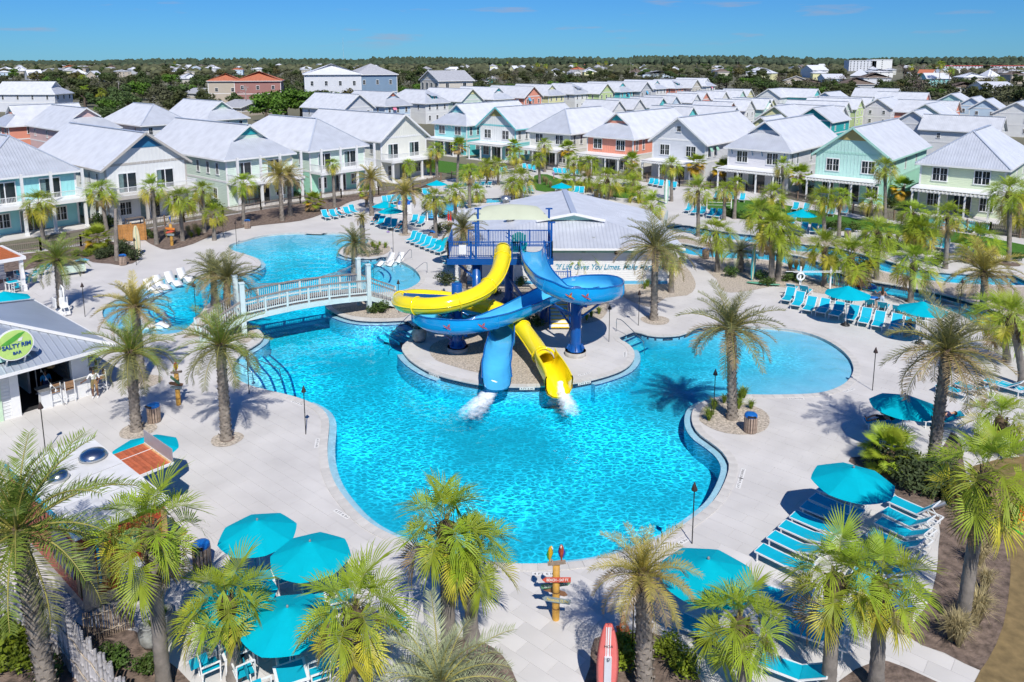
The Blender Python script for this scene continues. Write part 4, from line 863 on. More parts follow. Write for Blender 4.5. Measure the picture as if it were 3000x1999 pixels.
def palm(kind, base, top, label, near=False, sc=1., group=None, seed=0, tr=None, cat='palm tree', fat=1.):
    rr = random.Random(seed * 31 + 5); base = Vector(base); top = Vector(top); v = top - base; H_ = v.length
    t = thing('palm_tree', label, cat, base, 0, group)
    r0, r1 = ((.21, .17) if kind in 'SW' else (.24, .21)); r0 *= fat; r1 *= fat
    m = MB(); n = max(4, int(H_ / (.16 if near else .4))); pts = []; rad = []
    for i in range(n + 1):
        q = i / n; bend = Vector((v.x, v.y, 0)) * (q ** 1.4); pts.append(Vector((bend.x, bend.y, v.z * q - (.15 if i == 0 else 0)))); b = r0 + (r1 - r0) * q + (.07 * max(0, 1 - q * H_ / .5))
        if kind in 'SW' and q * H_ > H_ - 1.1: b *= 1.18
        rad.append(b * (1.05 if i % 2 else .97))
    m.path(pts, rad, 12 if near else 8, 0)
    boots = MB()
    if near or kind not in 'SW':                            # old leaf bases spiral round the trunk
        z_from = 0. if kind not in 'SW' else max(0, H_ - 1.6); dz = (.026 if near else .07) if kind not in 'SW' else .045; z = z_from + .1; k = 0
        while z < H_ - .05:
            q = z / H_; i = min(int(q * n), n - 1); c = pts[i].lerp(pts[i + 1], q * n - i); a = k * 2.39996; b = rad[i]; hh = (.13 if kind not in 'SW' else .30) * (1 if near else 1.6)
            d = Vector((math.cos(a), math.sin(a), 0)); s_ = Vector((-math.sin(a), math.cos(a), 0)); w = .075 * fat * (1 if near else 1.5); out = .05 if kind not in 'SW' else .10
            p0 = c + d * b * .9; tip = c + d * (b + out) + Vector((0, 0, hh))
            boots.add([p0 - s_ * w, p0 + s_ * w, tip + s_ * w * .55, tip - s_ * w * .55, tip - d * out * 1.2], [(0, 1, 2, 3), (3, 2, 4)]); z += dz; k += 1
    tro = obj('trunk', m, t, mats=m_trunkS if kind in 'SW' else m_trunkD)
    if boots.f: obj('leaf_bases', boots, tro, mats=m_fibre if kind in 'SW' else m_trunkD)
    if near:
        hb = MB(); hb.lathe([(.0, -.55), (.19, -.5), (.27, -.2), (.22, .1), (.0, .3)], 9); cr_ = obj('crown', hb, t, v, mats=m_fibre)
        for fi_, ci, yaw, el, s in crown_plan(kind, seed + 400):
            o = obj('frond', fmesh(kind, fi_, ci), cr_, (0, 0, 0), scale=s * sc); o.rotation_euler = (Matrix.Rotation(yaw, 3, 'Z') @ Matrix.Rotation(-el, 3, 'Y')).to_euler()
    else:
        obj('crown', crown_mesh(kind, seed % 4), t, v, rr.uniform(0, 6.28), scale=sc * rr.uniform(.93, 1.07))
    return t
# (kind, near, base pixel, crown pixel, scale, where)
PALMS = [
 ('G', 1, (150, 2090), (50, 1560), 1.15, 'leaning over the bamboo fence at the lower left'), ('S', 1, (482, 2030), (440, 1560), 1.1, 'in front of the food trailer'), ('S', 1, (690, 1985), (664, 1770), .95, 'with yellow fronds beside the lower left umbrellas'),
 ('S', 1, (1030, 2110), (1035, 1800), 1.05, 'at the bottom edge left of the silvery palm'), ('S', 1, (1316, 1870), (1304, 1545), 1.12, 'taller of the pair in front of the pool'), ('S', 1, (1382, 1870), (1378, 1625), 1.0, 'shorter of the pair in front of the pool'),
 ('V', 1, (1290, 2170), (1290, 2010), .85, 'with silvery fronds at the bottom edge'), ('Y', 1, (1887, 2030), (1884, 1685), .62, 'with brownish fronds beside the pink surfboard'), ('S', 1, (2182, 2050), (2168, 1830), .9, 'over the lower right loungers'),
 ('S', 1, (2425, 2040), (2446, 1700), 1., 'left of the two in the lower right bed'), ('S', 1, (2565, 2020), (2580, 1715), .95, 'right of the two in the lower right bed'), ('S', 1, (2817, 1842), (2885, 1400), 1.2, 'tallest leaning palm in the right mulch bed'),
 ('W', 1, (2610, 1378), (2612, 1335), .75, 'low and trunkless beside the shaded umbrella'), ('D', 1, (2730, 1383), (2775, 1030), 1.05, 'in front of the shaded umbrella at right'), ('S', 1, (2990, 1330), (2930, 1235), 1.0, 'bushy at the right edge'), ('S', 1, (2995, 1130), (2960, 935), 1., 'tall at the right edge beside the dark railing'),
 ('D', 1, (2144, 1228), (2140, 965), 1.0, 'on the pebble ring beside the right beach pool'), ('G', 1, (663, 1287), (646, 1015), .92, 'bending in the wind on the left deck'), ('G', 1, (400, 1262), (382, 1035), .88, 'left of the wind-bent palm near the bar'), ('Y', 1, (414, 1117), (395, 900), .85, 'yellowish beside the left pool entry'),
 ('D', 1, (629, 894), (625, 800), .85, 'left of the pair at the bridge'), ('D', 1, (663, 947), (667, 818), .9, 'right of the pair at the bridge'), ('G', 1, (180, 908), (168, 762), .9, 'beside the pool lift chair'),
 ('S', 0, (628, 704), (627, 630), .7, 'small beside the back pool edge'), ('W', 0, (285, 737), (285, 700), .8, 'low behind the surfboard'), ('S', 0, (127, 705), (115, 600), .95, 'in front of the aqua house'), ('S', 0, (312, 675), (295, 565), 1., 'left front of the off-white house'), ('S', 0, (459, 716), (446, 556), .8, 'first in front of the off-white balcony'),
 ('S', 0, (535, 706), (527, 590), .95, 'second in front of the off-white balcony'), ('S', 0, (599, 682), (593, 563), .75, 'right end of the off-white balcony'), ('S', 0, (714, 657), (714, 542), .9, 'in front of the pale mint house'), ('Y', 0, (827, 647), (818, 512), .95, 'big beside the pale mint house'), ('Y', 0, (851, 632), (846, 522), .85, 'behind the big date palm at the left fence'),
 ('S', 0, (980, 606), (975, 485), .6, 'slim in front of the seafoam house'), ('W', 0, (918, 620), (920, 590), .8, 'low by the left fence'), ('W', 0, (1075, 606), (1073, 565), .7, 'low behind the left loungers'), ('Y', 0, (1089, 632), (1087, 525), .85, 'behind the twin umbrellas'), ('Y', 0, (1187, 687), (1187, 565), .9, 'among the shaded loungers'), ('D', 1, (1038, 795), (1038, 712), .72, 'on the small planter spit beside the bridge'),
 ('Y', 0, (1064, 740), (1060, 640), .35, 'closed up and slim on the planter spit'), ('S', 0, (1276, 704), (1274, 585), .8, 'left of the red skis'), ('S', 0, (1334, 650), (1334, 567), .8, 'right of the red skis'), ('S', 0, (1376, 618), (1374, 508), .85, 'tall behind the river bend'), ('W', 0, (1340, 541), (1344, 430), .9, 'tall with gold skirt near the lawn path'), ('S', 0, (1281, 521), (1280, 440), .85, 'behind the left fence corner'),
 ('S', 0, (1263, 516), (1259, 468), .8, 'short behind the left fence corner'), ('S', 0, (1200, 533), (1198, 486), .7, 'beside the white house stairs'), ('S', 0, (1429, 539), (1425, 492), .95, 'left of the bushy pair by the path'), ('S', 0, (1460, 542), (1457, 490), 1., 'right of the bushy pair by the path'), ('S', 0, (1400, 592), (1397, 566), .85, 'low at the river bend'), ('W', 0, (1508, 488), (1506, 428), .85, 'in front of the cream house pergola'),
 ('S', 0, (1511, 508), (1510, 458), .9, 'below the cream house pergola'), ('S', 0, (1527, 586), (1527, 530), 1.15, 'large and round behind the bath house'), ('S', 0, (1503, 590), (1501, 545), .8, 'left of the large round palm'), ('S', 0, (1581, 539), (1578, 469), .75, 'slim beside the lawn loungers'), ('S', 0, (1596, 504), (1595, 428), .85, 'tall in front of the cream house'), ('W', 0, (1663, 507), (1665, 438), .95, 'gold skirted left of the coral house'),
 ('S', 0, (1682, 542), (1680, 482), .85, 'left front of the coral house'), ('S', 0, (1725, 563), (1727, 482), .95, 'in front of the coral house'), ('S', 0, (1661, 564), (1661, 537), .95, 'low behind the bath house roof'), ('S', 0, (1716, 562), (1714, 530), .85, 'low right of the bath house ridge'), ('S', 0, (1779, 584), (1780, 530), 1.15, 'thick stemmed behind the bath house'), ('S', 0, (1799, 488), (1801, 443), .8, 'right front of the coral house'),
 ('W', 0, (1850, 522), (1850, 472), .9, 'right of the coral house'), ('S', 0, (1855, 547), (1854, 503), .9, 'behind the green surf sign'), ('S', 0, (1852, 562), (1850, 538), .9, 'bushy below the grey white house'), ('S', 0, (1873, 592), (1871, 572), 1., 'low and bushy beside the bath house'), ('S', 0, (1910, 641), (1909, 606), 1., 'at the right eave of the bath house'), ('S', 0, (1967, 590), (1967, 490), .85, 'tall in front of the grey white house'),
 ('W', 0, (2045, 545), (2042, 480), .9, 'left of two gold palms near the lavender house'), ('W', 0, (2121, 542), (2119, 497), 1., 'right of two gold palms near the lavender house'), ('S', 0, (2045, 692), (2045, 563), .95, 'tall beside the right lounge row'), ('S', 0, (2121, 645), (2123, 559), .75, 'left of two by the lawn net'), ('S', 0, (2151, 641), (2157, 542), .7, 'right of two by the lawn net'), ('S', 0, (2102, 797), (2098, 688), 1.05, 'in front of the near river lane'),
 ('S', 0, (2230, 746), (2225, 630), 1.05, 'yellow green between the river lanes'), ('S', 0, (2261, 619), (2263, 577), 1., 'behind the lawn umbrella'), ('S', 0, (2259, 828), (2263, 678), 1.15, 'left of the thick pair by the teal surfboard'), ('S', 0, (2278, 824), (2289, 680), 1.1, 'right of the thick pair by the teal surfboard'), ('S', 0, (2293, 611), (2293, 491), .7, 'slim in front of the lavender house'), ('W', 0, (2344, 577), (2346, 515), 1.05, 'large gold palm between the lavender and mint houses'),
 ('S', 0, (2414, 692), (2410, 584), .85, 'left of two beside the lawn bin'), ('S', 0, (2457, 696), (2461, 580), .75, 'right of two beside the lawn bin'), ('S', 0, (2552, 649), (2552, 593), .8, 'at the fence below the mint house'), ('S', 0, (2591, 649), (2593, 496), .8, 'tallest at the fence right of the mint house'), ('W', 0, (2646, 602), (2646, 552), .95, 'gold palm between the mint and pale green houses'),
 ('S', 0, (2567, 819), (2574, 688), 1.05, 'between the river lanes behind the swimmer'), ('S', 0, (2414, 838), (2416, 730), 1.0, 'over the near river bank'), ('S', 0, (2491, 834), (2493, 757), 1.2, 'broad behind the turquoise umbrella'), ('S', 0, (2667, 886), (2676, 778), 1.05, 'on the deck behind the standing woman'), ('S', 0, (2655, 727), (2676, 630), 1., 'first of the cluster below the pale green house'), ('S', 0, (2682, 733), (2684, 675), 1., 'second of the cluster below the pale green house'),
 ('S', 0, (2700, 737), (2703, 684), .95, 'third of the cluster below the pale green house'), ('S', 0, (2769, 787), (2778, 637), .9, 'tall and leaning beside the far river lane'), ('S', 0, (2954, 770), (2956, 568), 1.05, 'tall at the right fence'), ('S', 0, (2985, 692), (2979, 615), 1.1, 'at the right edge behind the fence'), ('S', 0, (2870, 765), (2871, 712), 1.15, 'bushy on the far river bank'),
 ('Y', 0, (2880, 905), (2884, 798), 1.1, 'feathery over the right river bend'), ('S', 0, (2950, 1060), (2926, 930), 1.1, 'spilling over the right deck edge'), ('D', 1, (1915, 938), (1920, 728), 1.15, 'large in front of the bath house wall'), ('D', 0, (1722, 812), (1720, 730), .8, 'against the lettered wall'), ('S', 0, (1705, 819), (1699, 762), .9, 'bright green against the lettered wall'), ('S', 0, (1966, 857), (1968, 752), .8, 'behind the large date palm'),
 ('V', 0, (2168, 795), (2170, 735), .75, 'silvery and stout beside the teal surfboard'), ('D', 0, (1359, 842), (1357, 672), .85, 'squeezed behind the slide tower'), ('D', 0, (1395, 660), (1392, 630), .6, 'low behind the red skis'), ('G', 0, (2636, 345), (2638, 307), 1.0, 'coconut-like among the back cottages')]
KN = {'S': 'fan palm', 'W': 'gold skirted fan palm', 'D': 'olive date palm', 'G': 'green date palm', 'Y': 'yellowish date palm', 'V': 'silvery feather palm'}
for i, (k, nr, b, c, s, w) in enumerate(PALMS):
    B_ = G('n', *b); T_ = GY('n', *c, B_.y); s *= (.86 if nr else 1.1) if k == 'S' else 1.
    palm(k, B_, T_, f'{KN[k]} {w}', bool(nr), s, 'resort palms', i + 1, fat=1.25 if 'thick' in w or 'stout' in w or k == 'V' else 1.)
st_ = thing('palm_tree', 'bare palm trunk with a closed tip beside the left bin', 'palm tree', G('n', 342, 764), 0, 'resort palms')
m_ = MB(); hh = GY('n', 338, 612, G('n', 342, 764).y) - G('n', 342, 764); m_.path([hh * (i / 24) for i in range(25)], [.2 * (1.06 if i % 2 else .95) * (1 - .35 * i / 24) for i in range(25)], 9); obj('trunk', m_, st_, mats=m_trunkD)
# ---- shrubs, tufts ----
m_shrub = mat('shrub_leaf', (.07, .125, .02), .6, .4, 3, trans=.25, rnd=.2, hue=.02); m_shrubY = mat('shrub_leaf_lime', (.20, .26, .015), .6, .3, 3, trans=.3, rnd=.15); m_rosem = mat('juniper_leaf', (.06, .085, .03), .7, .4, 3, trans=.2, rnd=.15)
m_straw = mat('grass_straw', (.50, .42, .22), .8, .3, 3, trans=.3, rnd=.2); m_tuft = mat('grass_blade', (.26, .36, .04), .6, .3, 3, trans=.3, rnd=.2)
def leaf_cloud(rr, m, c, rx, rz, n, s, mi=0):
    for _ in range(n):
        d = Vector((rr.gauss(0, 1), rr.gauss(0, 1), rr.gauss(0, 1))).normalized(); q = rr.uniform(.55, 1.05); p = c + Vector((d.x * rx * q, d.y * rx * q, d.z * rz * q))
        a = Vector((rr.gauss(0, 1), rr.gauss(0, 1), rr.gauss(0, .6))).normalized(); b = a.cross(d + Vector((rr.gauss(0, .4), rr.gauss(0, .4), .4))).normalized(); k = s * rr.uniform(.6, 1.3)
        m.add([p - a * k, p - b * k * .5, p + a * k, p + b * k * .5], [(0, 1, 2, 3)], mi)
def shrub_mesh(seed, mt, s=.07, n=420):
    rr = random.Random(seed); m = MB()
    for _ in range(6): leaf_cloud(rr, m, Vector((rr.uniform(-.3, .3), rr.uniform(-.3, .3), rr.uniform(.25, .5))), rr.uniform(.25, .4), rr.uniform(.22, .36), n // 6, s)
    for _ in range(5): a = rr.uniform(0, 6.3); m.tube((0, 0, -.02), (.3 * math.cos(a), .3 * math.sin(a), .4), .012, .005, 4, 0, False)
    return m.mesh('shrub', mt)
def tuft_mesh(seed, mt, n=150, h=.7, sp=.5, wd=.011):
    rr = random.Random(seed); m = MB()
    for _ in range(n):
        a = rr.uniform(0, 6.3); r_ = rr.uniform(.1, 1) * sp; L_ = h * rr.uniform(.6, 1.1); d = Vector((math.cos(a), math.sin(a), 0)); s_ = Vector((-d.y, d.x, 0)) * wd
        p0 = d * .06 * rr.random(); p1 = d * r_ * .45 + Vector((0, 0, L_ * .7)); p2 = d * r_ + Vector((0, 0, L_ * rr.uniform(.55, 1)))
        m.add([p0 - s_, p0 + s_, p1 + s_, p2, p1 - s_], [(0, 1, 2, 4), (4, 2, 3)])
    return m.mesh('tuft', mt)
SH = {'g': [shrub_mesh(i, m_shrub) for i in range(3)], 'y': [shrub_mesh(5 + i, m_shrubY) for i in range(2)], 'j': [shrub_mesh(9 + i, m_rosem, .06, 600) for i in range(2)], 't': [tuft_mesh(i, m_tuft) for i in range(2)], 's': [tuft_mesh(7 + i, m_straw, 300, .95, .6, .006) for i in range(2)], 'q': [shrub_mesh(15, m_shrub, .05, 260)]}
SN = {'g': ('shrub', 'green leafy shrub'), 'y': ('shrub', 'lime yellow shrub'), 'j': ('shrub', 'dark juniper shrub'), 't': ('grass_tuft', 'green grass tuft'), 's': ('ornamental_grass', 'straw coloured grass clump'), 'q': ('ground_cover', 'low green ground cover plant')}
SHR = [('g', 'A', [(1015, 1275), (1045, 1290)], .9, 'left of the parrot totem'), ('s', 'A', [(1150, 1285), (1200, 1275)], 1.2, 'behind the parrot totem'), ('s', 'A', [(1300, 1270), (1350, 1260)], 1.3, 'right of the parrot totem'), ('t', 'A', [(1320, 1285), (1370, 1270)], 1.2, 'behind the back pool'),
       ('j', 'D', [(690, 255), (740, 245), (790, 230), (860, 215), (900, 235), (920, 265), (750, 200), (830, 190)], 1.4, 'around the left bin bed'), ('y', 'D', [(600, 240), (650, 225), (270, 275), (520, 240)], .9, 'in the bed behind the towel cart'),
       ('t', 'Z', [(215, 1295), (285, 1250), (400, 1230), (420, 1215), (180, 1370), (470, 1290), (385, 1290)], .95, 'around the beach pool palm'), ('y', 'H', [(1620, 1400), (1650, 1370), (1680, 1440), (1840, 1420), (1890, 1400), (1950, 1480), (1990, 1530), (1600, 1480)], .9, 'in the bed beside the pink surfboard'),
       ('j', 'I', [(1480, 380), (1560, 360), (1640, 400), (1700, 440), (1560, 450), (1650, 500), (1760, 480), (1740, 540), (1480, 450), (1330, 330)], 1.5, 'in the right mulch bed'), ('s', 'I', [(1740, 1330), (1780, 1360), (1800, 1300), (1900, 1180), (1930, 1050), (1900, 900), (1960, 800), (1880, 1240), (1940, 700)], 1.25, 'along the right mulch bed'),
       ('y', 'P', [(60, 1330), (110, 1360), (40, 1270), (200, 1480), (30, 1500)], 1.2, 'left of the bamboo fence'), ('g', 'P', [(740, 1440), (790, 1470), (990, 1480), (960, 1500), (350, 1540)], .8, 'beside the bamboo fence'), ('t', 'U', [(930, 980), (970, 1000), (1080, 975), (900, 960), (1000, 940)], .9, 'on the planter spit'),
       ('q', 'U', [(560, 1060), (700, 1080), (800, 1085), (900, 1075), (980, 1060)], .9, 'edging the planter spit'), ('g', 'T', [(1850, 640), (1890, 650), (1880, 600), (1760, 660)], 1., 'under the bridge stairs'), ('t', 'E', [(1610, 870), (1690, 830), (1640, 850), (1990, 665), (2010, 650)], .9, 'beside the bath house wall'),
       ('g', 'Z', [(330, 380), (540, 400), (560, 440), (600, 440), (720, 410), (760, 400), (800, 420)], 1.1, 'beside the teal surfboard'), ('s', 'Z', [(780, 330), (820, 340), (740, 330), (1180, 200), (1250, 130)], 1.4, 'by the near river lane'), ('g', 'Z', [(1420, 200), (1460, 210), (1240, 330), (1290, 330), (1760, 300), (1790, 270)], 1.4, 'between the river lanes'),
       ('g', 'X', [(310, 500), (340, 510), (420, 520), (1000, 590), (1050, 600), (1100, 600), (1180, 610), (880, 400), (2300, 810)], 1.3, 'at the lawn edge'), ('s', 'X', [(1250, 650), (1330, 660), (1420, 670), (1480, 670)], 1.2, 'along the lawn path'), ('s', 'W', [(1290, 300), (1310, 320), (1340, 340), (1660, 380), (1730, 420)], 1.4, 'behind the bath house'),
       ('g', 'B', [(990, 860), (960, 880), (540, 985), (580, 1090), (690, 1150)], 1.1, 'along the river bend'), ('j', 'E', [(830, 560), (860, 590), (640, 300), (700, 290), (680, 640)], 1.5, 'behind the slide tower'), ('g', 'N', [(760, 560), (990, 480), (1090, 800), (1130, 840), (650, 580)], 1., 'under the slide'), ('g', 'A', [(680, 1190), (720, 1200), (760, 1210), (1450, 1080), (1480, 1090), (2030, 1010), (2060, 1020)], 1.6, 'against the left house fronts'), ('g', 'C', [(1440, 1080), (840, 970), (980, 640), (1100, 530), (1180, 500)], 1.6, 'between the right houses')]
ns = 0
for k, r, pts, s, w in SHR:
    for j, (x, y) in enumerate(pts):
        p = G(r, x, y, .01); nm, ds = SN[k]; ns += 1; rr = random.Random(ns)
        o = obj(nm, SH[k][j % len(SH[k])], None, p, rr.uniform(0, 6.3), scale=s * rr.uniform(.8, 1.2)); tag(o, f'{ds} {w}' + (f', {NTH[j]} of {len(pts)}' if len(pts) > 1 else ''), 'plant', f'{ds}s {w}')
# ---- broadleaf and pine trees of the town ----
m_oak = mat('oak_leaf', (.065, .09, .024), .7, .45, .5, trans=.15, rnd=.3, hue=.03); m_oakb = mat('oak_leaf_bright', (.10, .20, .02), .65, .4, .5, trans=.2, rnd=.2); m_brown = mat('bare_twigs', (.22, .18, .15), .9, .3, .5, rnd=.15); m_olive = mat('olive_leaf', (.13, .12, .04), .7, .4, .5, trans=.15, rnd=.2)
m_bark = mat('tree_bark', (.12, .095, .075), .95, .3, 2)
def tree_mesh(seed, mt, n=1100, s=.32, flat=.8):
    rr = random.Random(seed); tk = MB(); tk.path([(0, 0, -.2), (.1, 0, 1.2), (0, .1, 2.6)], [.32, .24, .18], 7)
    cr_ = MB(); lobes = []
    for i in range(9):
        a = rr.uniform(0, 6.3); q = rr.uniform(.4, 2.4); c = Vector((q * math.cos(a), q * math.sin(a), rr.uniform(2.6, 4.9) - q * .25)); lobes.append(c); tk.path([(0, .1, 2.2), tuple(Vector((0, .1, 2.6)).lerp(c, .55)), tuple(c)], [.13, .07, .03], 5, 0, False)
    for c in lobes: leaf_cloud(rr, cr_, c, rr.uniform(.9, 1.5), rr.uniform(.7, 1.2) * flat, n // 9, s)
    return tk.mesh('trunk', m_bark), cr_.mesh('crown', mt)
TREES = [tree_mesh(i, mt, n, s) for i, (mt, n, s) in enumerate([(m_oak, 1200, .3), (m_oak, 1200, .34), (m_oakb, 1200, .3), (m_olive, 1100, .3), (m_oak, 1100, .36), (m_brown, 500, .16)])]
TNAME = ['dark green oak', 'broad dark oak', 'bright green oak', 'olive brown tree', 'dense dark evergreen tree', 'bare grey winter tree']
# ================================================================== TOWN, WOODS, FAR BUILDINGS ================
OCC = [(o.location.x, o.location.y, 11) for o in bpy.data.objects if o.parent is None and o.name.startswith('house')]
def th(r, x, y, label, W_, D_, he, hr, roof, wall, rm, rz=0., front=(3, .9, 1.3, 4.2), **k):
    """town house standing with the middle of its front base under a pixel"""
    p = G(r, x, y); OCC.append((p.x, p.y + D_ / 2, max(W_, D_) * .62))
    return house(label, p.x, p.y, R(rz), W_, D_, he, hr, roof, wall, 'lap', lod=1, front=front, roofmat=TOWNROOF[rm], group='houses of the town', side=True, **k)
def tall(r, x, y, Y_, dz, label, W_, D_, roof, wall, rm, rz, front):
    p = GY(r, x, y, Y_); OCC.append((p.x, p.y + D_ / 2, W_ * .62)); house(label, p.x, p.y - 3, R(rz), W_, D_, p.z - dz, p.z, roof, wall, 'lap', lod=1, front=front, roofmat=TOWNROOF[rm], group='houses of the town')
tall('K', 720, 140, 270, 3.4, 'white three-storey house with a hip roof behind the evergreen clump', 19, 16, 'hip', 'greywhite', 'white', 16, (4, .9, 1.5, 9.4))
tall('K', 1105, 140, 285, 3.6, 'slate blue three-storey house with a hip roof', 15, 15, 'hip', 'blue', 'grey', 28, (3, .9, 1.5, 9.4))
tall('K', 1560, 200, 275, 3.2, 'cream house with a tall glazed gable end', 13, 14, 'gable', 'stone', 'grey', -55, (4, 1.6, 3.2, 7.))
tall('K', 60, 207, 300, 3.4, 'brick house with a wide orange tile roof', 17, 14, 'hip', 'brick', 'orange', 12, (3, 1., 1.3, 7.))
tall('J', 1990, 226, 305, 2.6, 'grey house with a small orange tile roof left of the brick one', 12, 10, 'hip', 'tan', 'orange', 12, (2, 1., 1.3, 6.))
th('K', 1990, 335, 'blue cottage with a low grey hip roof', 14, 9, 3.2, 5.4, 'hip', 'blue', 'grey', 8, (3, .9, 1.1, 1.2))
th('K', 2110, 318, 'turquoise cottage beside the blue one', 8, 8, 4.2, 6., 'hip', 'turquoise', 'grey', 8, (2, .9, 1.1, 1.6))
th('K', 2120, 210, 'tall yellow house with grey roof in the trees', 12, 10, 9, 12, 'hip', 'yellow', 'grey', 10)
th('J', 1180, 445, 'yellow carport house with a pale roof among the palms', 13, 10, 3., 4.6, 'gable', 'yellow', 'white', 65, (2, .9, 1., 1.3))
th('J', 1860, 455, 'grey roofed bungalow behind the second row', 12, 11, 3.2, 5.2, 'gable', 'stone', 'grey', 62, (2, .9, 1., 1.3))
th('K', 60, 590, 'long low grey shingle bungalow in front of the evergreens', 16, 10, 3., 5., 'gable', 'tan', 'grey', 65, (2, .9, 1., 1.3))
th('K', 265, 540, 'shed with a bright red roof', 8, 6, 2.6, 3.6, 'gable', 'tan', 'red', 70, (1, .8, .8, 1.2))
th('J', 600, 190, 'house with a brown tile roof on the far left', 22, 14, 5, 9, 'hip', 'tan', 'orange', 10)
th('J', 480, 245, 'grey metal roofed house on the far left', 18, 12, 5, 8.5, 'gable', 'greywhite', 'grey', 60)
th('J', 155, 195, 'cream house with a pale hip roof near the left edge', 16, 12, 6, 9.5, 'hip', 'yellow', 'white', 0)
th('J', 20, 190, 'grey roofed house at the left edge', 16, 12, 6, 10, 'hip', 'greywhite', 'grey', 0)
th('M', 345, 345, 'brown shingle bungalow with cream gables', 16, 12, 4.5, 7.5, 'gable', 'tan', 'brown', -20, (2, .9, 1., 1.6))
th('M', 470, 350, 'long brown shingle roof beside the cream gables', 16, 11, 3.2, 6, 'hip', 'tan', 'brown', -15, (2, .9, 1., 1.2))
th('M', 900, 390, 'brown hip-roofed house right of the oak', 18, 14, 4.6, 8.2, 'hip', 'grey', 'brown', -5, (3, .9, 1.1, 1.4))
th('M', 1060, 330, 'brown roofed house behind the hip-roofed one', 20, 13, 5.5, 9, 'hip', 'greywhite', 'brown', 0)
th('M', 570, 262, 'white building with solar panels on its roof', 34, 16, 8, 13, 'gable', 'white', 'white', 90, (3, 1., 1.3, 4.5))
th('M', 740, 325, 'long pale metal roof behind the brown houses', 26, 14, 5, 8, 'gable', 'paleblue', 'white', 80)
th('M', 1090, 262, 'white roofed block in front of the hotel', 26, 16, 6, 9, 'hip', 'white', 'white', 0)
th('M', 1660, 345, 'white roofed house with palms in front at right', 20, 14, 6, 9.5, 'gable', 'aqua', 'white', 75)
th('M', 1920, 330, 'house with a blue grey hip roof at the right', 17, 13, 6, 9, 'hip', 'stone', 'white', 0)
th('M', 1850, 400, 'low brown roofed bungalow with white carport at right', 18, 12, 3.2, 6, 'hip', 'white', 'brown', -8, (3, .9, 1., 1.2))
th('M', 2180, 430, 'long white metal roof at the right edge', 24, 13, 4.5, 7.5, 'gable', 'white', 'white', 80)
th('L', 1350, 262, 'long grey roofed hall with a small green cupola', 34, 14, 4, 7, 'hip', 'paleblue', 'grey', 0, (5, .9, 1., 1.5))
th('L', 460, 248, 'grey roofed house in the trees behind the coral cottage', 18, 13, 4.5, 8.5, 'hip', 'white', 'white', 15)
th('L', 630, 245, 'small grey roofed cottage in the trees', 13, 10, 4, 6.5, 'gable', 'white', 'grey', 40)
th('L', 1930, 250, 'white house with two little roof towers', 22, 14, 7, 9, 'hip', 'white', 'white', 5)
def block(r, x, y, W_, D_, H_, label, col, floors, cols, name='building', roofc='white', rz=0.):
    p = G(r, x, y); t = thing(name, label, 'building', p, R(rz)); OCC.append((p.x, p.y + D_ / 2, W_ * .5))
    m = MB(); m.box(-W_ / 2, W_ / 2, 0, D_, -.2, H_); obj('wall', m, t, mats=wallmat(col, HC[col], 'flat'))
    rf = MB(); rf.box(-W_ / 2 - .4, W_ / 2 + .4, -.4, D_ + .4, H_, H_ + .9); obj('roof', rf, t, mats=TOWNROOF[roofc])
    wm = MB(); wm.box(-.7, .7, -.06, 0, 0, 1.6); wm = wm.mesh('window', GLASS)
    for f in range(floors):
        for c in range(cols): obj('window', wm, t, (-W_ / 2 + W_ * (c + .5) / cols, 0, H_ * (f + .3) / floors))
    return t
h_ = block('M', 930, 206, 46, 20, 17, 'white six-storey hotel block left wing on the skyline', 'greywhite', 6, 8, 'hotel')
h_ = block('M', 1100, 206, 34, 22, 18.5, 'taller white hotel block with an arched stair panel', 'white', 6, 1, 'hotel')
block('M', 1850, 214, 70, 16, 9, 'long low apartment block with red roof edge on the right skyline', 'greywhite', 3, 14, 'apartment_block', 'red'); block('M', 2240, 214, 90, 16, 9, 'red edged apartment block at the right edge of the skyline', 'greywhite', 3, 16, 'apartment_block', 'red')
block('K', 1050, 138, 60, 16, 13, 'white motel with red roofed towers on the skyline', 'white', 3, 12, 'motel', 'white'); block('K', 1180, 136, 50, 16, 12, 'white motel wing beside the red towers', 'white', 3, 10, 'motel', 'white')
block('K', 140, 142, 130, 30, 8, 'long tan store building on the far left', 'tan', 1, 10, 'store', 'white'); block('J', 1950, 150, 190, 30, 8, 'very long tan store with a flat roof left of the tower', 'tan', 1, 14, 'store', 'white'); block('K', 460, 122, 90, 20, 9, 'tan warehouse near the radio tower', 'stone', 1, 6, 'store', 'white')
# random smaller roofs of the town
rt = random.Random(11); cnt = {}; cand = []
YB = [(0, 305), (240, 305), (260, 382), (640, 382), (700, 355), (1000, 340), (1300, 328), (1500, 318), (1800, 295), (2050, 272), (2150, 272), (2230, 310), (2500, 316), (2700, 324), (3000, 338)]
yb_ = lambda x: np.interp(x, [a for a, b in YB], [b for a, b in YB])
YM = [(0, 235), (250, 240), (330, 250), (650, 250), (720, 225), (1080, 225), (1150, 222), (1500, 224), (1800, 226), (2100, 232), (2300, 240), (2500, 244), (3000, 248)]
ym = lambda x: np.interp(x, [a for a, b in YM], [b for a, b in YM])
for _ in range(2500):
    x = rt.uniform(-40, 3040); y = 196 + (ym(x) - 196) * rt.random() ** 1.3; p = G('n', x, y)
    if any((p.x - a) ** 2 + (p.y + 7 - b) ** 2 < (c + 11) ** 2 for a, b, c in OCC): continue
    OCC.append((p.x, p.y + 6, 10)); cand.append((x, p))
    if len(cand) >= 110: break
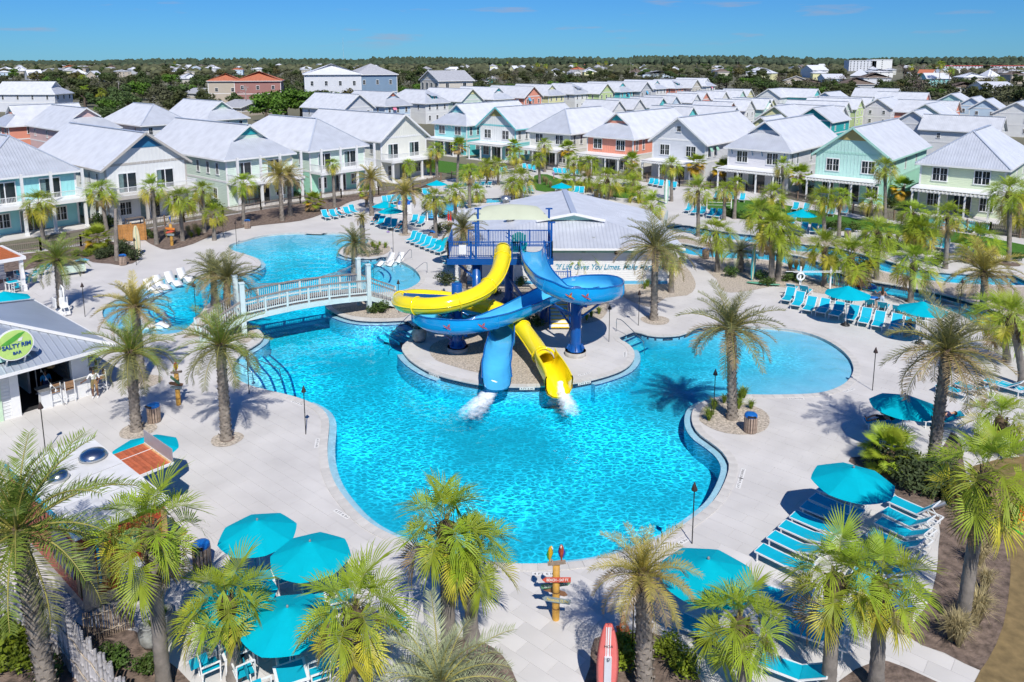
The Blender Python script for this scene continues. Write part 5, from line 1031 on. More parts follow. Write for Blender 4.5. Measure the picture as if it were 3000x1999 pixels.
for x, p in sorted(cand, key=lambda q: q[0]):
    wl = rt.choice(['white', 'cream', 'tan', 'grey', 'paleblue', 'stone', 'white', 'yellow']); rm = rt.choice(['white', 'white', 'white', 'grey', 'brown', 'white', 'orange' if rt.random() < .3 else 'white']); rf = rt.choice(['hip', 'gable', 'hip'])
    k = (wl, rm); cnt[k] = cnt.get(k, 0) + 1
    house(f'far {wl} house with {rm} {rf} roof, {(NTH + list(map(str, range(15, 60))))[cnt[k] - 1]} such from the left', p.x, p.y, R(rt.uniform(-60, 60)), rt.uniform(11, 16), rt.uniform(9, 13), rt.choice([4.5, 6.5, 7.]), rt.choice([8.2, 9.4, 10.]), rf, wl, 'lap', lod=0, front=(3, 1., 1.3, 3.6 if rt.random() < .5 else 1.3), roofmat=TOWNROOF[rm], group='small houses far in the town', side=False)
# individual trees: (kind, pixel of the foot, height)
TL = [(2, 'K', 300, 640, 11.5), (2, 'K', 200, 650, 11), (2, 'K', 430, 640, 11.5), (4, 'K', 560, 600, 10), (2, 'K', 660, 620, 10), (3, 'K', 760, 560, 12.5), (3, 'K', 880, 600, 9.5), (2, 'K', 120, 680, 10), (4, 'K', 60, 440, 8), (1, 'J', 2060, 420, 11), (3, 'J', 2100, 380, 10), (0, 'J', 2250, 420, 7), (5, 'J', 2010, 460, 9), (2, 'J', 1500, 350, 11), (2, 'J', 1640, 440, 8), (0, 'J', 1330, 400, 11), (3, 'J', 1260, 400, 9), (1, 'J', 1180, 380, 10), (0, 'J', 980, 350, 11), (4, 'J', 900, 330, 11), (3, 'J', 700, 330, 11), (0, 'J', 620, 300, 10), (1, 'J', 1000, 460, 7), (4, 'J', 870, 500, 7), (0, 'J', 1090, 480, 7), (1, 'J', 760, 500, 7), (0, 'J', 1730, 400, 10), (4, 'J', 1800, 370, 11),
      (2, 'L', 2190, 365, 9), (2, 'L', 2100, 350, 8), (1, 'L', 2280, 350, 9), (0, 'L', 1960, 330, 7), (0, 'L', 40, 270, 10), (1, 'L', 150, 285, 9), (4, 'L', 300, 300, 8), (0, 'L', 520, 300, 8), (2, 'L', 740, 260, 9), (0, 'L', 860, 275, 9), (2, 'L', 1240, 240, 9), (2, 'L', 1560, 235, 9), (0, 'L', 1700, 250, 10), (1, 'L', 1800, 280, 9), (5, 'L', 1850, 170, 14),
      (0, 'M', 640, 410, 9), (2, 'M', 720, 425, 8), (4, 'M', 780, 420, 7), (0, 'M', 1370, 370, 8), (4, 'M', 1440, 375, 8), (0, 'M', 1290, 360, 6), (5, 'M', 1300, 260, 16), (5, 'M', 1450, 270, 16), (5, 'M', 1380, 265, 15), (5, 'M', 1850, 280, 12), (5, 'M', 2100, 290, 12), (5, 'M', 2250, 290, 12), (0, 'M', 340, 265, 10), (4, 'M', 60, 290, 11), (1, 'M', 30, 380, 9), (2, 'M', 20, 400, 8), (0, 'M', 2280, 460, 9), (0, 'M', 2200, 450, 7), (4, 'M', 1620, 440, 8), (0, 'M', 1700, 440, 7), (5, 'M', 760, 330, 9), (5, 'M', 190, 340, 9)]
trees = [(k, G(r, x, y), h) for k, r, x, y, h in TL]
n_try = 0
while len(trees) < 299 and n_try < 9000:
    n_try += 1; x = rt.uniform(-60, 3060); y = 204 + (yb_(x) - 10 - 204) * rt.random() ** 1.35; p = G('n', x, y)
    if (2470 < x < 2650 and p.y > 450) or any((p.x - a) ** 2 + (p.y - b) ** 2 < (c + 2.5) ** 2 for a, b, c in OCC) or any((p.x - q.x) ** 2 + (p.y - q.y) ** 2 < (6 + p.y * .008) ** 2 for _, q, _ in trees): continue
    if any(abs(p.x / p.y - a / b) < (c * .8) / b and -45 < b - p.y < 0 + 60 and p.y < b for a, b, c in OCC[-1:]): continue
    trees.append((rt.choice([0, 0, 1, 4, 4, 3, 2, 0, 5 if x > 1400 else 1]), p, rt.uniform(6, 9.5) * (1 + p.y / 2500)))
cnt = {}
SECT = ['at the far left', 'left of the brick house', 'behind the white tall house', 'behind the glazed house', 'behind the back row', 'left of the hotel', 'below the hotel', 'at the far right']
for k, p, h in sorted(trees, key=lambda q: q[1].x / q[1].y):
    sx_ = 1500 + p.x / p.y * FR; sec = SECT[min(7, max(0, int(sx_ / 375)))]; key = (k, sec); cnt[key] = cnt.get(key, 0) + 1; j = cnt[key]
    t = thing('oak_tree' if k != 5 else 'bare_tree', f'{TNAME[k]} {sec}, ' + (NTH[j - 1] if j <= 14 else f'{j}th') + ' from left', 'tree', p, rt.uniform(0, 6.3), 'trees of the town', scale=h / 5.6 * 1.0)
    a, b = TREES[k]; obj('trunk', a, t); obj('crown', b, t)
# a few tall town palms
for i, (r, x, y, h, sc_) in enumerate([('M', 1600, 350, 15, 2.1), ('M', 1685, 375, 12, 2.0), ('M', 1350, 300, 12, 1.7), ('L', 285, 235, 12, 2), ('L', 355, 240, 11, 2), ('L', 615, 235, 12, 2), ('L', 885, 215, 14, 2.2), ('L', 820, 205, 13, 2), ('M', 2120, 400, 7, 1.9), ('J', 1540, 190, 14, 2), ('J', 760, 520, 6, 1.6), ('J', 890, 520, 5.5, 1.5), ('J', 730, 350, 6, 1.8), ('K', 2240, 180, 13, 2)]):
    p = G(r, x, y); palm('S', p, p + Vector((0, 0, h)), 'tall palm ' + ['left of two before the white roofed house at right', 'right of two before the white roofed house at right', 'before the bare winter trees', 'left of two above the back row trees', 'right of two above the back row trees', 'beside the grey cottage in the trees', 'right of two before the far utility pole', 'left of two before the far utility pole', 'beside the right edge bungalow', 'above the far left woods', 'left of two behind the big white house', 'right of two behind the big white house', 'with pale fronds in the left woods', 'near the yellow tall house'][i], False, sc_, 'palms of the town', 50 + i)
# far woods: one mass
m_pine = mat('far_pine', (.05, .075, .042), .9, .5, .06); m_mid = mat('mid_woods', (.085, .092, .045), .9, .7, .05)
def blob(m, c, rx, h, rr, mi=0):
    n = 7; base = len(m.v); prof = [(.35, .12), (.9, .3), (1., .55), (.75, .8), (.3, .97)]
    vs = []
    for q, z in prof:
        for j in range(n): a = 2 * PI * j / n + rr.uniform(-.25, .25); k = q * rr.uniform(.7, 1.2); vs.append((c.x + rx * k * math.cos(a), c.y + rx * k * math.sin(a), c.z + h * z * rr.uniform(.93, 1.05)))
    vs.append((c.x, c.y, c.z + h)); fs = [(i * n + j, i * n + (j + 1) % n, (i + 1) * n + (j + 1) % n, (i + 1) * n + j) for i in range(4) for j in range(n)] + [(4 * n + j, 4 * n + (j + 1) % n, 5 * n) for j in range(n)]
    m.add(vs, fs, mi)
wd = MB(); rr = random.Random(21)
for _ in range(5600):
    x = rr.uniform(-700, 3700); y = 177 + 2270 * 18 / (300 + 2000 * rr.random() ** 1.25); p = G('n', x, y)
    if y > yb_(x) - 10 or (2470 < x < 2650 and p.y > 420): continue
    if any((p.x - a) ** 2 + (p.y - b) ** 2 < (c + 4) ** 2 for a, b, c in OCC): continue
    if any(abs(1500 + p.x / p.y * FR - 1500 - a / b * FR) < c * 2300 / b and 0 < b - p.y < 160 for a, b, c in OCC[-110:] if b > 500): 
        if rr.random() < .8: continue
    if p.y < 850:
        h = rr.uniform(4.5, 8)
        for _ in range(3): leaf_cloud(rr, wd, p + Vector((rr.uniform(-2.2, 2.2), rr.uniform(-2, 2), h * rr.uniform(.35, .6))), rr.uniform(1.6, 3), h * .38, 55, .62)
        continue
    blob(wd, p, rr.uniform(2.5, 4.5) * (1 + p.y / 1800), rr.uniform(3.5, 7) * (1 + p.y / 2600), rr)
wo = obj('far_woods', wd, mats=m_mid, kind='stuff'); tag(wo, 'dense scrubby woods filling the town behind the resort', 'woods')
pn = MB()
for row, (Y_, n, h0, h1) in enumerate([(2000, 700, 19, 25), (2300, 750, 21, 27), (2700, 800, 22, 30), (3200, 820, 24, 33)]):
    for i in range(n):
        x = -700 + 4400 * (i + rr.random()) / n; d = ray('n', x, 177); X_ = d.x / d.y * Y_; f = .62 + .38 * noise.noise(Vector((x * .0021, row * .3, 2.)))*1.6 + (.28 if x > 1100 else 0) + (.2 if 1850 < x < 2150 else 0)
        blob(pn, Vector((X_, Y_ + rr.uniform(-120, 120), 0)), rr.uniform(7, 13), rr.uniform(h0, h1) * max(.62, min(1.22, f)), rr)
po = obj('pine_forest', pn, mats=m_pine, kind='stuff'); tag(po, 'dark pine forest along the whole skyline', 'forest')
# sea showing between the trees, utility poles, radio tower
wp = 0
for r, x, y, h, lb in [('J', 1915, 390, 10, 'utility pole left of the brick house'), ('J', 2170, 590, 10, 'utility pole with a street lamp arm behind the second row'), ('J', 1052, 460, 9, 'utility pole beside the yellow carport'), ('K', 145, 340, 10, 'utility pole in front of the brick house'), ('K', 1185, 370, 10, 'dark utility pole in front of the slate blue house'), ('K', 1720, 345, 9, 'utility pole beside the cream gable house'), ('L', 1100, 270, 16, 'tall utility pole above the back row'), ('L', 895, 215, 16, 'utility pole among the town palms'), ('L', 1385, 200, 16, 'utility pole left of the pink blossom trees'), ('L', 1678, 215, 14, 'utility pole beyond the green hedge'), ('L', 2040, 200, 16, 'utility pole by the towered white house'), ('M', 1460, 290, 14, 'utility pole with cross arms in front of the bare trees'), ('M', 2225, 370, 14, 'street lamp pole at the right edge'), ('M', 985, 265, 12, 'utility pole before the hotel'), ('M', 2045, 375, 12, 'wooden pole at the right behind the bungalow')]:
    p = G(r, x, y); t = thing('utility_pole', lb, 'pole', p, 0, 'utility poles of the town'); m = MB(); m.tube((0, 0, -.3), (0, 0, h), .17, .11, 7); obj('pole', m, t, mats=mat('weathered_pole', (.32, .29, .26), .9, .2)); m = MB(); m.bar((-1.1, 0, h - .8), (1.1, 0, h - .8), .12, .14)
    m.tube((.25, 0, h - 1.9), (.25, 0, h - 1.2), .16, n=7); obj('cross_arm', m, t, mats=mat('pole_hardware', (.4, .4, .4), .6, .1))
    if 'lamp' in lb: m = MB(); m.path([(0, 0, h - 3), (-1.2, 0, h - 2.4), (-2.2, 0, h - 2.5)], .06, 5); m.box(-2.8, -2.1, -.12, .12, h - 2.6, h - 2.45); obj('lamp_arm', m, t, mats=GALV)
p = G('K', 800, 128); hT = GY('n', 1005, 108, p.y).z; t = thing('radio_tower', 'tall lattice radio tower on the skyline', 'tower', p); m = MB()
for i in range(3): a = i * 2.094; m.tube((2.2 * math.cos(a), 2.2 * math.sin(a), -.3), (1.2 * math.cos(a), 1.2 * math.sin(a), hT * .97), .28, .2, 4)
for i in range(16):
    z0_, z1_ = hT * i / 16.5, hT * (i + 1) / 16.5
    for k in range(3):
        q0 = 2.2 - i / 16; a, b = k * 2.094, (k + 1) * 2.094; m.bar((q0 * math.cos(a), q0 * math.sin(a), z0_), (q0 * math.cos(b), q0 * math.sin(b), z1_), .16, .16)
obj('lattice', m, t, mats=mat('tower_steel', (.55, .57, .60), .5, .1)); m = MB(); m.tube((0, 0, hT * .9), (0, 0, hT), .2, .1, 5); obj('mast', m, t, mats=GALV)
# ================================================================== SLIDES, TOWER, BRIDGE, BAR, TRAILER =======
def GP(r, x, y, P0, n):                                   # pixel ray met with a vertical plane
    d = ray(r, x, y); o = Vector((0, 0, CH)); return o + d * ((Vector(P0) - o).dot(n) / d.dot(n))
def baked(data, prep=None):                               # evaluate one curve or modifier stack in a scratch scene
    sc2 = bpy.data.scenes.new('scratch'); tmp = bpy.data.objects.new('tmp', data); sc2.collection.objects.link(tmp)
    if prep: prep(tmp)
    vl = sc2.view_layers[0]; vl.update(); me = bpy.data.meshes.new_from_object(tmp.evaluated_get(vl.depsgraph)); bpy.data.objects.remove(tmp); bpy.data.scenes.remove(sc2)
    return me
def text(name, body, size, mt, parent, loc, rot=(0, 0, 0), ext=.004, shear=0., width=None, align='CENTER', bold=0.):
    c = bpy.data.curves.new(name, 'FONT'); c.body = body; c.size = size; c.extrude = ext; c.align_x = align; c.align_y = 'CENTER'; c.shear = shear; c.offset = bold
    me = baked(c); bpy.data.curves.remove(c)
    if width: 
        xs_ = [v.co.x for v in me.vertices]; k = width / (max(xs_) - min(xs_))
        for v in me.vertices: v.co.x *= k
    me.materials.clear(); me.materials.append(mt); o = obj(name, me, parent, loc); o.rotation_euler = rot
    return o
m_yel = mat('yellow_fibreglass', (.92, .73, .012), .16, .05, .8, coat=.6); m_blu = mat('blue_fibreglass', (.006, .29, .62), .16, .08, .8, coat=.6); m_blui = mat('pale_blue_fibreglass', (.08, .47, .78), .2, .12, .9, coat=.5)
m_bst = mat('blue_steel', (.006, .085, .33), .35, .08, coat=.3); m_conc = mat('concrete', (.42, .40, .37), .9, .15, 3, bump=.006); m_plat = mat('grey_platform', (.55, .55, .54), .7, .1)
def sweep(pts, prof, bank=0., scale=None, n=5):
    """loft an open or closed profile [(side, up)] along a smoothed path; returns rings"""
    P = smooth([tuple(p) for p in pts], n, False); rings = []; N_ = len(P)
    for i, p in enumerate(P):
        d = (P[min(i + 1, N_ - 1)] - P[max(i - 1, 0)]).normalized(); a, b = P[max(i - 3, 0)], P[min(i + 3, N_ - 1)]
        d0 = (p - a); d1 = (b - p); cr_ = 0.
        if d0.length > 1e-6 and d1.length > 1e-6: cr_ = (d0.normalized().cross(d1.normalized())).z
        side = d.cross(Vector((0, 0, 1))).normalized(); up = side.cross(d); ro = max(-.4, min(.4, cr_ * bank)); s2 = side * math.cos(ro) + up * math.sin(ro); u2 = up * math.cos(ro) - side * math.sin(ro); k = scale(i / (N_ - 1)) if scale else 1.
        rings.append([p + s2 * x * k + u2 * y * k for x, y in prof])
    return P, rings
def loft(m, rings, closed, mi=0):
    n = len(rings[0]); vs = [v for r in rings for v in r]; fs = []
    for i in range(len(rings) - 1):
        for j in range(n if closed else n - 1): k = (j + 1) % n; fs.append((i * n + j, i * n + k, (i + 1) * n + k, (i + 1) * n + j))
    m.add(vs, fs, mi, True)
# ---- yellow tube ----
YEL = [(825, 150, 5.25), (815, 260, 4.8), (760, 400, 4.25), (650, 520, 3.8), (500, 595, 3.5), (300, 645, 3.3), (100, 655, 3.1), (-50, 635, 2.9), (-75, 598, 2.72), (60, 575, 2.58), (330, 595, 2.4), (600, 640, 2.2), (800, 700, 2.), (945, 800, 1.7), (1060, 940, 1.3), (1150, 1070, 1.02), (1200, 1140, .92)]
yp = [G('N', *a) for a in YEL]
ts = thing('tube_slide', 'yellow enclosed tube slide looping left of the slide tower', 'water slide', (0, 0, 0))
ts.location = (yp[-1].x, yp[-1].y, 0); OFF = -ts.location
c16 = [(.53 * math.cos(2 * PI * i / 18), .53 * math.sin(2 * PI * i / 18)) for i in range(18)]; c16i = [(x * .93, y * .93) for x, y in c16]
P_, rg = sweep(yp, c16); _, rgi = sweep(yp, c16i); m = MB(); loft(m, rg, True); loft(m, [r[::-1] for r in rgi], True); o = obj('tube', m, ts, OFF, mats=m_yel)
for k in range(4, len(P_) - 3, 9):                         # flanged joints between the sections
    d = (P_[k + 1] - P_[k - 1]).normalized(); s_ = d.cross(Vector((0, 0, 1))).normalized(); u_ = s_.cross(d); m = MB(); c8 = [P_[k] + (s_ * math.cos(a) + u_ * math.sin(a)) * .565 for a in (2 * PI * i / 20 for i in range(20))]; m.path(c8, .04, 5, closed=True); obj('flange', m, ts, OFF, mats=m_yel)
m = MB(); 
for sg in (-1, 1): m.path([p + (P_[min(i + 1, len(P_) - 1)] - P_[max(i - 1, 0)]).normalized().cross(Vector((0, 0, 1))).normalized() * .54 * sg for i, p in enumerate(P_)], .035, 5)
obj('side_seam', m, ts, OFF, mats=m_yel)
uo = [(-.56, .62), (-.6, .5), (-.58, .0), (-.47, -.28), (-.24, -.44), (0, -.48), (.24, -.44), (.47, -.28), (.58, 0), (.6, .5), (.56, .62)]; uo2 = uo + [(x * .9, y + .05 if abs(x) < .5 else y) for x, y in uo[::-1]]
ex = [yp[-1] + Vector((-.02, .25, .06)), G('N', 1215, 1170, .86), G('N', 1262, 1250, .66), G('N', 1300, 1330, .45), G('N', 1318, 1385, .34)]
Pe, re_ = sweep(ex, uo2, scale=lambda t: 1.05 + .25 * t); m = MB(); loft(m, re_, True); obj('exit_flume', m, ts, OFF, mats=m_yel)
m = MB(); hd = re_[0]; m.path([Pe[0] + Vector((.6 * math.cos(a), 0, .6 * math.sin(a) + .02)) for a in (PI * i / 14 for i in range(15))], .07, 6); obj('exit_collar', m, ts, OFF, mats=m_yel)
# ---- blue flume ----
BLU = [(1085, 178, 4.95), (1088, 300, 4.75), (1130, 430, 4.5), (1240, 545, 4.2), (1390, 610, 3.98), (1560, 640, 3.8), (1730, 615, 3.62), (1815, 570, 3.25), (1745, 535, 2.92), (1560, 535, 2.64), (1400, 560, 2.5), (1240, 615, 2.38), (1090, 690, 2.22), (900, 785, 2.08), (700, 860, 1.96), (500, 900, 1.85), (300, 900, 1.72), (140, 845, 1.58), (100, 780, 1.45), (200, 745, 1.3), (400, 735, 1.15), (580, 748, 1.06), (720, 795, 1.), (800, 868, .93), (830, 960, .9), (805, 1080, .68), (765, 1200, .46), (760, 1310, .28), (772, 1400, .18)]
bp_ = [G('N', *a) for a in BLU]
fs_ = thing('flume_slide', 'blue open flume slide winding in two loops around blue posts', 'water slide', (bp_[-1].x, bp_[-1].y, 0)); OFF = -fs_.location
half = [(-.76, .82), (-.74, .55), (-.68, .28), (-.52, .10), (-.27, .02), (0, 0), (.27, .02), (.52, .10), (.68, .28), (.74, .55), (.76, .82)]
P_, ri = sweep(bp_, half, 1.0); _, ro_ = sweep(bp_, [(x * 1.055, y - .05 if y < .7 else y) for x, y in half], 1.0)
m = MB(); loft(m, ri, False, 1); loft(m, [r[::-1] for r in ro_], False, 0)
for a in (0, -1): loft(m, [[r[a], q[a]] for r, q in zip(ri, ro_)], False, 0)
obj('channel', m, fs_, OFF, mats=[m_blu, m_blui])
for a, nm in ((0, 'rim'), (-1, 'rim')): m = MB(); m.path([r[a] for r in ro_], .05, 6); obj(nm, m, fs_, OFF, mats=mat('rim_blue', (.004, .12, .40), .2, .05, coat=.5))
for k in range(6, len(P_) - 3, 9): m = MB(); m.path(ro_[k], .045, 5); obj('flange', m, fs_, OFF, mats=m_blu)
m_par = mat('parrot_red', (.45, .08, .03), .5, .3, 8); m_pary = mat('parrot_yellow', (.75, .45, .02), .5, .2, 8); m_parb = mat('parrot_blue', (.02, .12, .45), .5, .2, 8)
def bird_decal(k, z, flip):                                # flat macaw print on the outer flume wall
    c = ro_[k][-2 if flip else 1].lerp(ro_[k][-3 if flip else 2], z); m = MB(); P = [(-.30, .22), (-.13, .12), (-.05, .04), (.02, .20), (.12, .30), (.11, .10), (.09, -.02), (.24, -.16), (.30, -.26), (.12, -.16), (.0, -.10), (-.10, -.02), (-.22, .08)]
    Yc = c.y - .07; m.add([(c.x + x, Yc, c.z + y * .8) for x, y in P], [tuple(range(len(P)))]); m.add([(c.x + .03 + x * .4, Yc - .006, c.z + y * .3) for x, y in P], [tuple(range(len(P)))], 1); obj('macaw_print', m, fs_, OFF, mats=[m_par, m_pary if k % 2 else m_parb])
for k, z in ((21, .5), (24, .5), (72, .5), (78, .5)): bird_decal(k, z, ro_[k][-1].y < ro_[k][0].y)
# ---- posts ----
def slide_post(r, x, y, H_, label, arms):
    b = G(r, x, y); t = thing('slide_post', label, 'post', b, 0, 'blue steel posts of the slides'); m = MB(); m.lathe([(.0, .3), (.66, .3), (.66, 0), (.66, -.05)][::-1], 20); m.lathe([(.66, .3), (0, .3)], 20); obj('plinth', m, t, mats=m_conc)
    m = MB(); m.lathe([(.5, .3), (.5, .36), (.36, .42), (.33, .8), (.33, H_), (.3, H_ + .03), (0, H_ + .03)], 18); obj('column', m, t, mats=m_bst)
    for i in range(8): a = i * PI / 4; m = MB(); m.bar((.34 * math.cos(a), .34 * math.sin(a), .7), (.5 * math.cos(a), .5 * math.sin(a), .38), .03, .2); obj('gusset', m, t, mats=m_bst)
    for q, z0_ in arms: q = Vector(q) - b; m = MB(); m.bar((0, 0, z0_), q, .14, .18); m.bar((0, 0, z0_ - .9), q * .62 + Vector((0, 0, z0_ * .38 - .12)), .1, .1); obj('arm', m, t, mats=m_bst)
    return t
slide_post('N', 1465, 1085, 4.3, 'right blue steel post inside the upper flume loop', [(bp_[5] - Vector((0, 0, .1)), 3.3), (bp_[9] - Vector((0, 0, .1)), 2.8), (bp_[7] - Vector((0, 0, .1)), 3.1), (bp_[11] - Vector((0, 0, .1)), 2.4)])
slide_post('N', 425, 1050, 4.35, 'left blue steel post inside the lower flume loop', [(bp_[15] - Vector((0, 0, .1)), 1.6), (bp_[20] - Vector((0, 0, .1)), 1.2), (yp[7] + Vector((0, 0, .6)), 3.5), (yp[5] - Vector((0, 0, .55)), 2.9), (bp_[18] - Vector((0, 0, .1)), 1.3)])
slide_post('N', 880, 660, 4.4, 'slender blue post between the tower and the yellow tube', [(yp[2] - Vector((0, 0, .55)), 3.6), (bp_[12] - Vector((0, 0, .1)), 2.2)])
# ---- tower ----
ZP = 4.65; a = G('N', 340, 240, ZP); b = G('N', 1258, 240, ZP); yf = (a.y + b.y) / 2; xl, xr = a.x, b.x; yk = yf + 3.6; cx_ = (xl + xr) / 2
tw = thing('slide_tower', 'blue steel slide tower with railings, stairs and a pale shade sail', 'tower', (cx_, yf, 0)); OFF = -tw.location
m = MB(); m.box(xl, xr, yf, yk, ZP - .06, ZP); obj('platform', m, tw, OFF, mats=m_plat)
m = MB(); m.box(xl - .06, xr + .06, yf - .1, yf, ZP - .38, ZP + .05); m.box(xl - .06, xr + .06, yk, yk + .1, ZP - .38, ZP + .05); m.box(xl - .1, xl, yf, yk, ZP - .38, ZP + .05); m.box(xr, xr + .1, yf, yk, ZP - .38, ZP + .05)
for x in np.linspace(xl + .8, xr - .8, 4): m.box(x - .06, x + .06, yf, yk, ZP - .36, ZP - .06)
obj('floor_beam', m, tw, OFF, mats=m_bst)
for x, y in ((xl + 1.9, yf + .5), (xr - .5, yf + .6), (xl + 1.9, yk - .5), (xr - .5, yk - .5)):
    m = MB(); m.lathe([(.3, -.1), (.3, ZP - .38), (0, ZP - .38)], 14, (x, y, 0)); obj('column', m, tw, OFF, mats=m_bst)
    m = MB(); m.bar((x, y, ZP - 1.6), (x - 1.3, y, ZP - .4), .12, .16); obj('brace', m, tw, OFF, mats=m_bst)
def railp(p, q, h=1.2, parent=tw):
    m = MB(); p, q = Vector(p), Vector(q); rail(m, p, q, h, .115); n = max(1, round((q - p).length / 1.4))
    for i in range(n + 1): c = p.lerp(q, i / n); m.bar(c, c + Vector((0, 0, h + .05)), .09, .09)
    obj('railing', m, parent, OFF, mats=m_bst)
gx0, gx1 = yp[0].x - .62, yp[0].x + .62; hx0, hx1 = bp_[0].x - .85, bp_[0].x + .85
railp((xl, yf, ZP), (gx0, yf, ZP)); railp((gx1, yf, ZP), (hx0, yf, ZP)); railp((hx1, yf, ZP), (xr, yf, ZP)); railp((xl, yf, ZP), (xl, yk, ZP)); railp((xr, yf, ZP), (xr, yk, ZP)); railp((xl + 1.2, yk, ZP), (xr, yk, ZP))
m = MB(); m.bar((gx0, yf, ZP + 1.2), (hx1, yf, ZP + 1.2), .09, .06); obj('entry_bar', m, tw, OFF, mats=m_bst)
sc4 = [G('W', 700, 578, 6.75), G('W', 1347, 575, 6.8), G('W', 1225, 466, 7.35), G('W', 868, 462, 7.35)]
cp = [(xl + 1.9, yf + .05, 7.2), (xr - .05, yf + .05, 7.25), (xr - .05, yk, 7.5), (xl + 1.9, yk, 7.5)]
for (x, y, z) in cp: m = MB(); m.box(x - .07, x + .07, y - .07, y + .07, ZP, z); m.bar((x - .25, y, z - .05), (x + .25, y, z - .05), .07, .1); obj('sail_post', m, tw, OFF, mats=m_bst)
m = MB(); n = 10; C_ = [Vector(p) for p in sc4]; vs = []
for i in range(n + 1):
    for j in range(n + 1):
        u, v = i / n, j / n; p = (C_[0] * (1 - u) + C_[1] * u) * (1 - v) + (C_[3] * (1 - u) + C_[2] * u) * v
        p = p.lerp((C_[0] + C_[1] + C_[2] + C_[3]) / 4, .10 * (4 * u * (1 - u) * (1 if v in (0, 1) else 0) + 4 * v * (1 - v) * (1 if u in (0, 1) else 0))); p.z += .55 * math.sin(PI * v) * (.6 + .4 * math.sin(PI * u)) - .15; vs.append(p)
m.add(vs, [(i * (n + 1) + j, (i + 1) * (n + 1) + j, (i + 1) * (n + 1) + j + 1, i * (n + 1) + j + 1) for i in range(n) for j in range(n)], 0, True); obj('shade_sail', m, tw, OFF, mats=mat('sail_cloth', (.62, .66, .50), .8, .05, 1, trans=.25))
m = MB(); m.box(xl + .75, xl + 1.25, yf - .03, yf - .01, ZP + .35, ZP + 1.0); obj('rule_board', m, tw, OFF, mats=WHITE)
# stairs: bottom flight towards the camera, upper flight along the back
sb = G('N', 1330, 865, 0); m_tread = mat('white_tread', (.72, .72, .70), .6, .05); m_nosey = mat('yellow_nosing', (.8, .55, .01), .5, .1)
NS = 13; LZ = 2.35
for i in range(NS):
    z = LZ * (i + 1) / NS; y = sb.y + .27 * i; m = MB(); m.box(sb.x - .62, sb.x + .62, y, y + .3, z - .05, z); m.box(sb.x - .62, sb.x + .62, y + .24, y + .27, z, z + LZ / NS - .05); to = obj('tread', m, tw, OFF, mats=m_tread); m = MB(); m.box(sb.x - .6, sb.x + .6, y - .012, y + .05, z - .05, z + .012); obj('nosing', m, to, mats=m_nosey)
ye = sb.y + .27 * NS; m = MB(); m.box(sb.x - .7, sb.x + .7, ye, ye + 1.5, LZ - .08, LZ); obj('landing', m, tw, OFF, mats=m_plat)
for sx in (-.68, .68):
    m = MB(); m.bar((sb.x + sx, sb.y, .1), (sb.x + sx, ye, LZ - .05), .08, .3); m.bar((sb.x + sx, sb.y, 1.0), (sb.x + sx, ye, LZ + 1.), .06, .06)
    for i in range(0, NS + 1, 1): y = sb.y + .27 * i; z = LZ * i / NS; m.bar((sb.x + sx, y, z), (sb.x + sx, y, z + 1.), .035, .035)
    obj('stringer', m, tw, OFF, mats=m_bst)
u0 = Vector((sb.x - .7, ye + .75, LZ)); 
for i in range(12):
    z = LZ + (ZP - LZ) * (i + 1) / 12; x = u0.x - .25 * i; m = MB(); m.box(x - .28, x, u0.y - .6, u0.y + .6, z - .05, z); to = obj('tread', m, tw, OFF, mats=m_tread); m = MB(); m.box(x - .03, x + .012, u0.y - .58, u0.y + .58, z - .05, z + .012); obj('nosing', m, to, mats=m_nosey)
for sy in (-.65, .65): m = MB(); m.bar(u0 + Vector((0, sy, 0)), (u0.x - 3., u0.y + sy, ZP), .08, .3); m.bar(u0 + Vector((0, sy, 1)), (u0.x - 3., u0.y + sy, ZP + 1), .06, .06); obj('stringer', m, tw, OFF, mats=m_bst)
g0, g1 = G('V', 130, 800), G('V', 320, 800); fg = thing('metal_gate', 'blue picket gate in front of the lettered wall', 'gate', g0); m = MB(); rail(m, (0, -.8, 0), (g1.x - g0.x, -.8, 0), 1.25, .13); obj('picket_panel', m, fg, mats=m_bst)
for x in (0, g1.x - g0.x): m = MB(); m.box(x - .05, x + .05, -.85, -.75, 0, 1.35); obj('gate_post', m, fg, mats=m_bst)
def adirondack(loc, rz, label, mt):
    t = thing('adirondack_chair', label, 'chair', loc, rz)
    for i in range(6): x = -.32 + i * .128; m = MB(); m.bar((x, .18, .38), (x, .52, 1.15 + .12 * math.sin(PI * i / 5)), .105, .025); obj('back_slat', m, t, mats=mt)
    m = MB(); m.bar((0, -.35, .42), (0, .25, .3), .66, .03); obj('seat', m, t, mats=mt)
    for sx in (-.4, .4): m = MB(); m.bar((sx, -.42, .6), (sx, .4, .6), .13, .03); obj('armrest', m, t, mats=mt); m = MB(); m.box(sx - .03, sx + .03, -.38, -.3, 0, .6); m.bar((sx, -.35, .3), (sx, .5, .02), .04, .1); obj('leg', m, t, mats=mt)
    return t
adirondack((G('W', 1093, 745, ZP).x, yf + .55, ZP), PI, 'tall teal lifeguard chair on the slide platform', mat('teal_poly', (.0, .25, .25), .5, .05)).scale = (1.25, 1.25, 1.5)
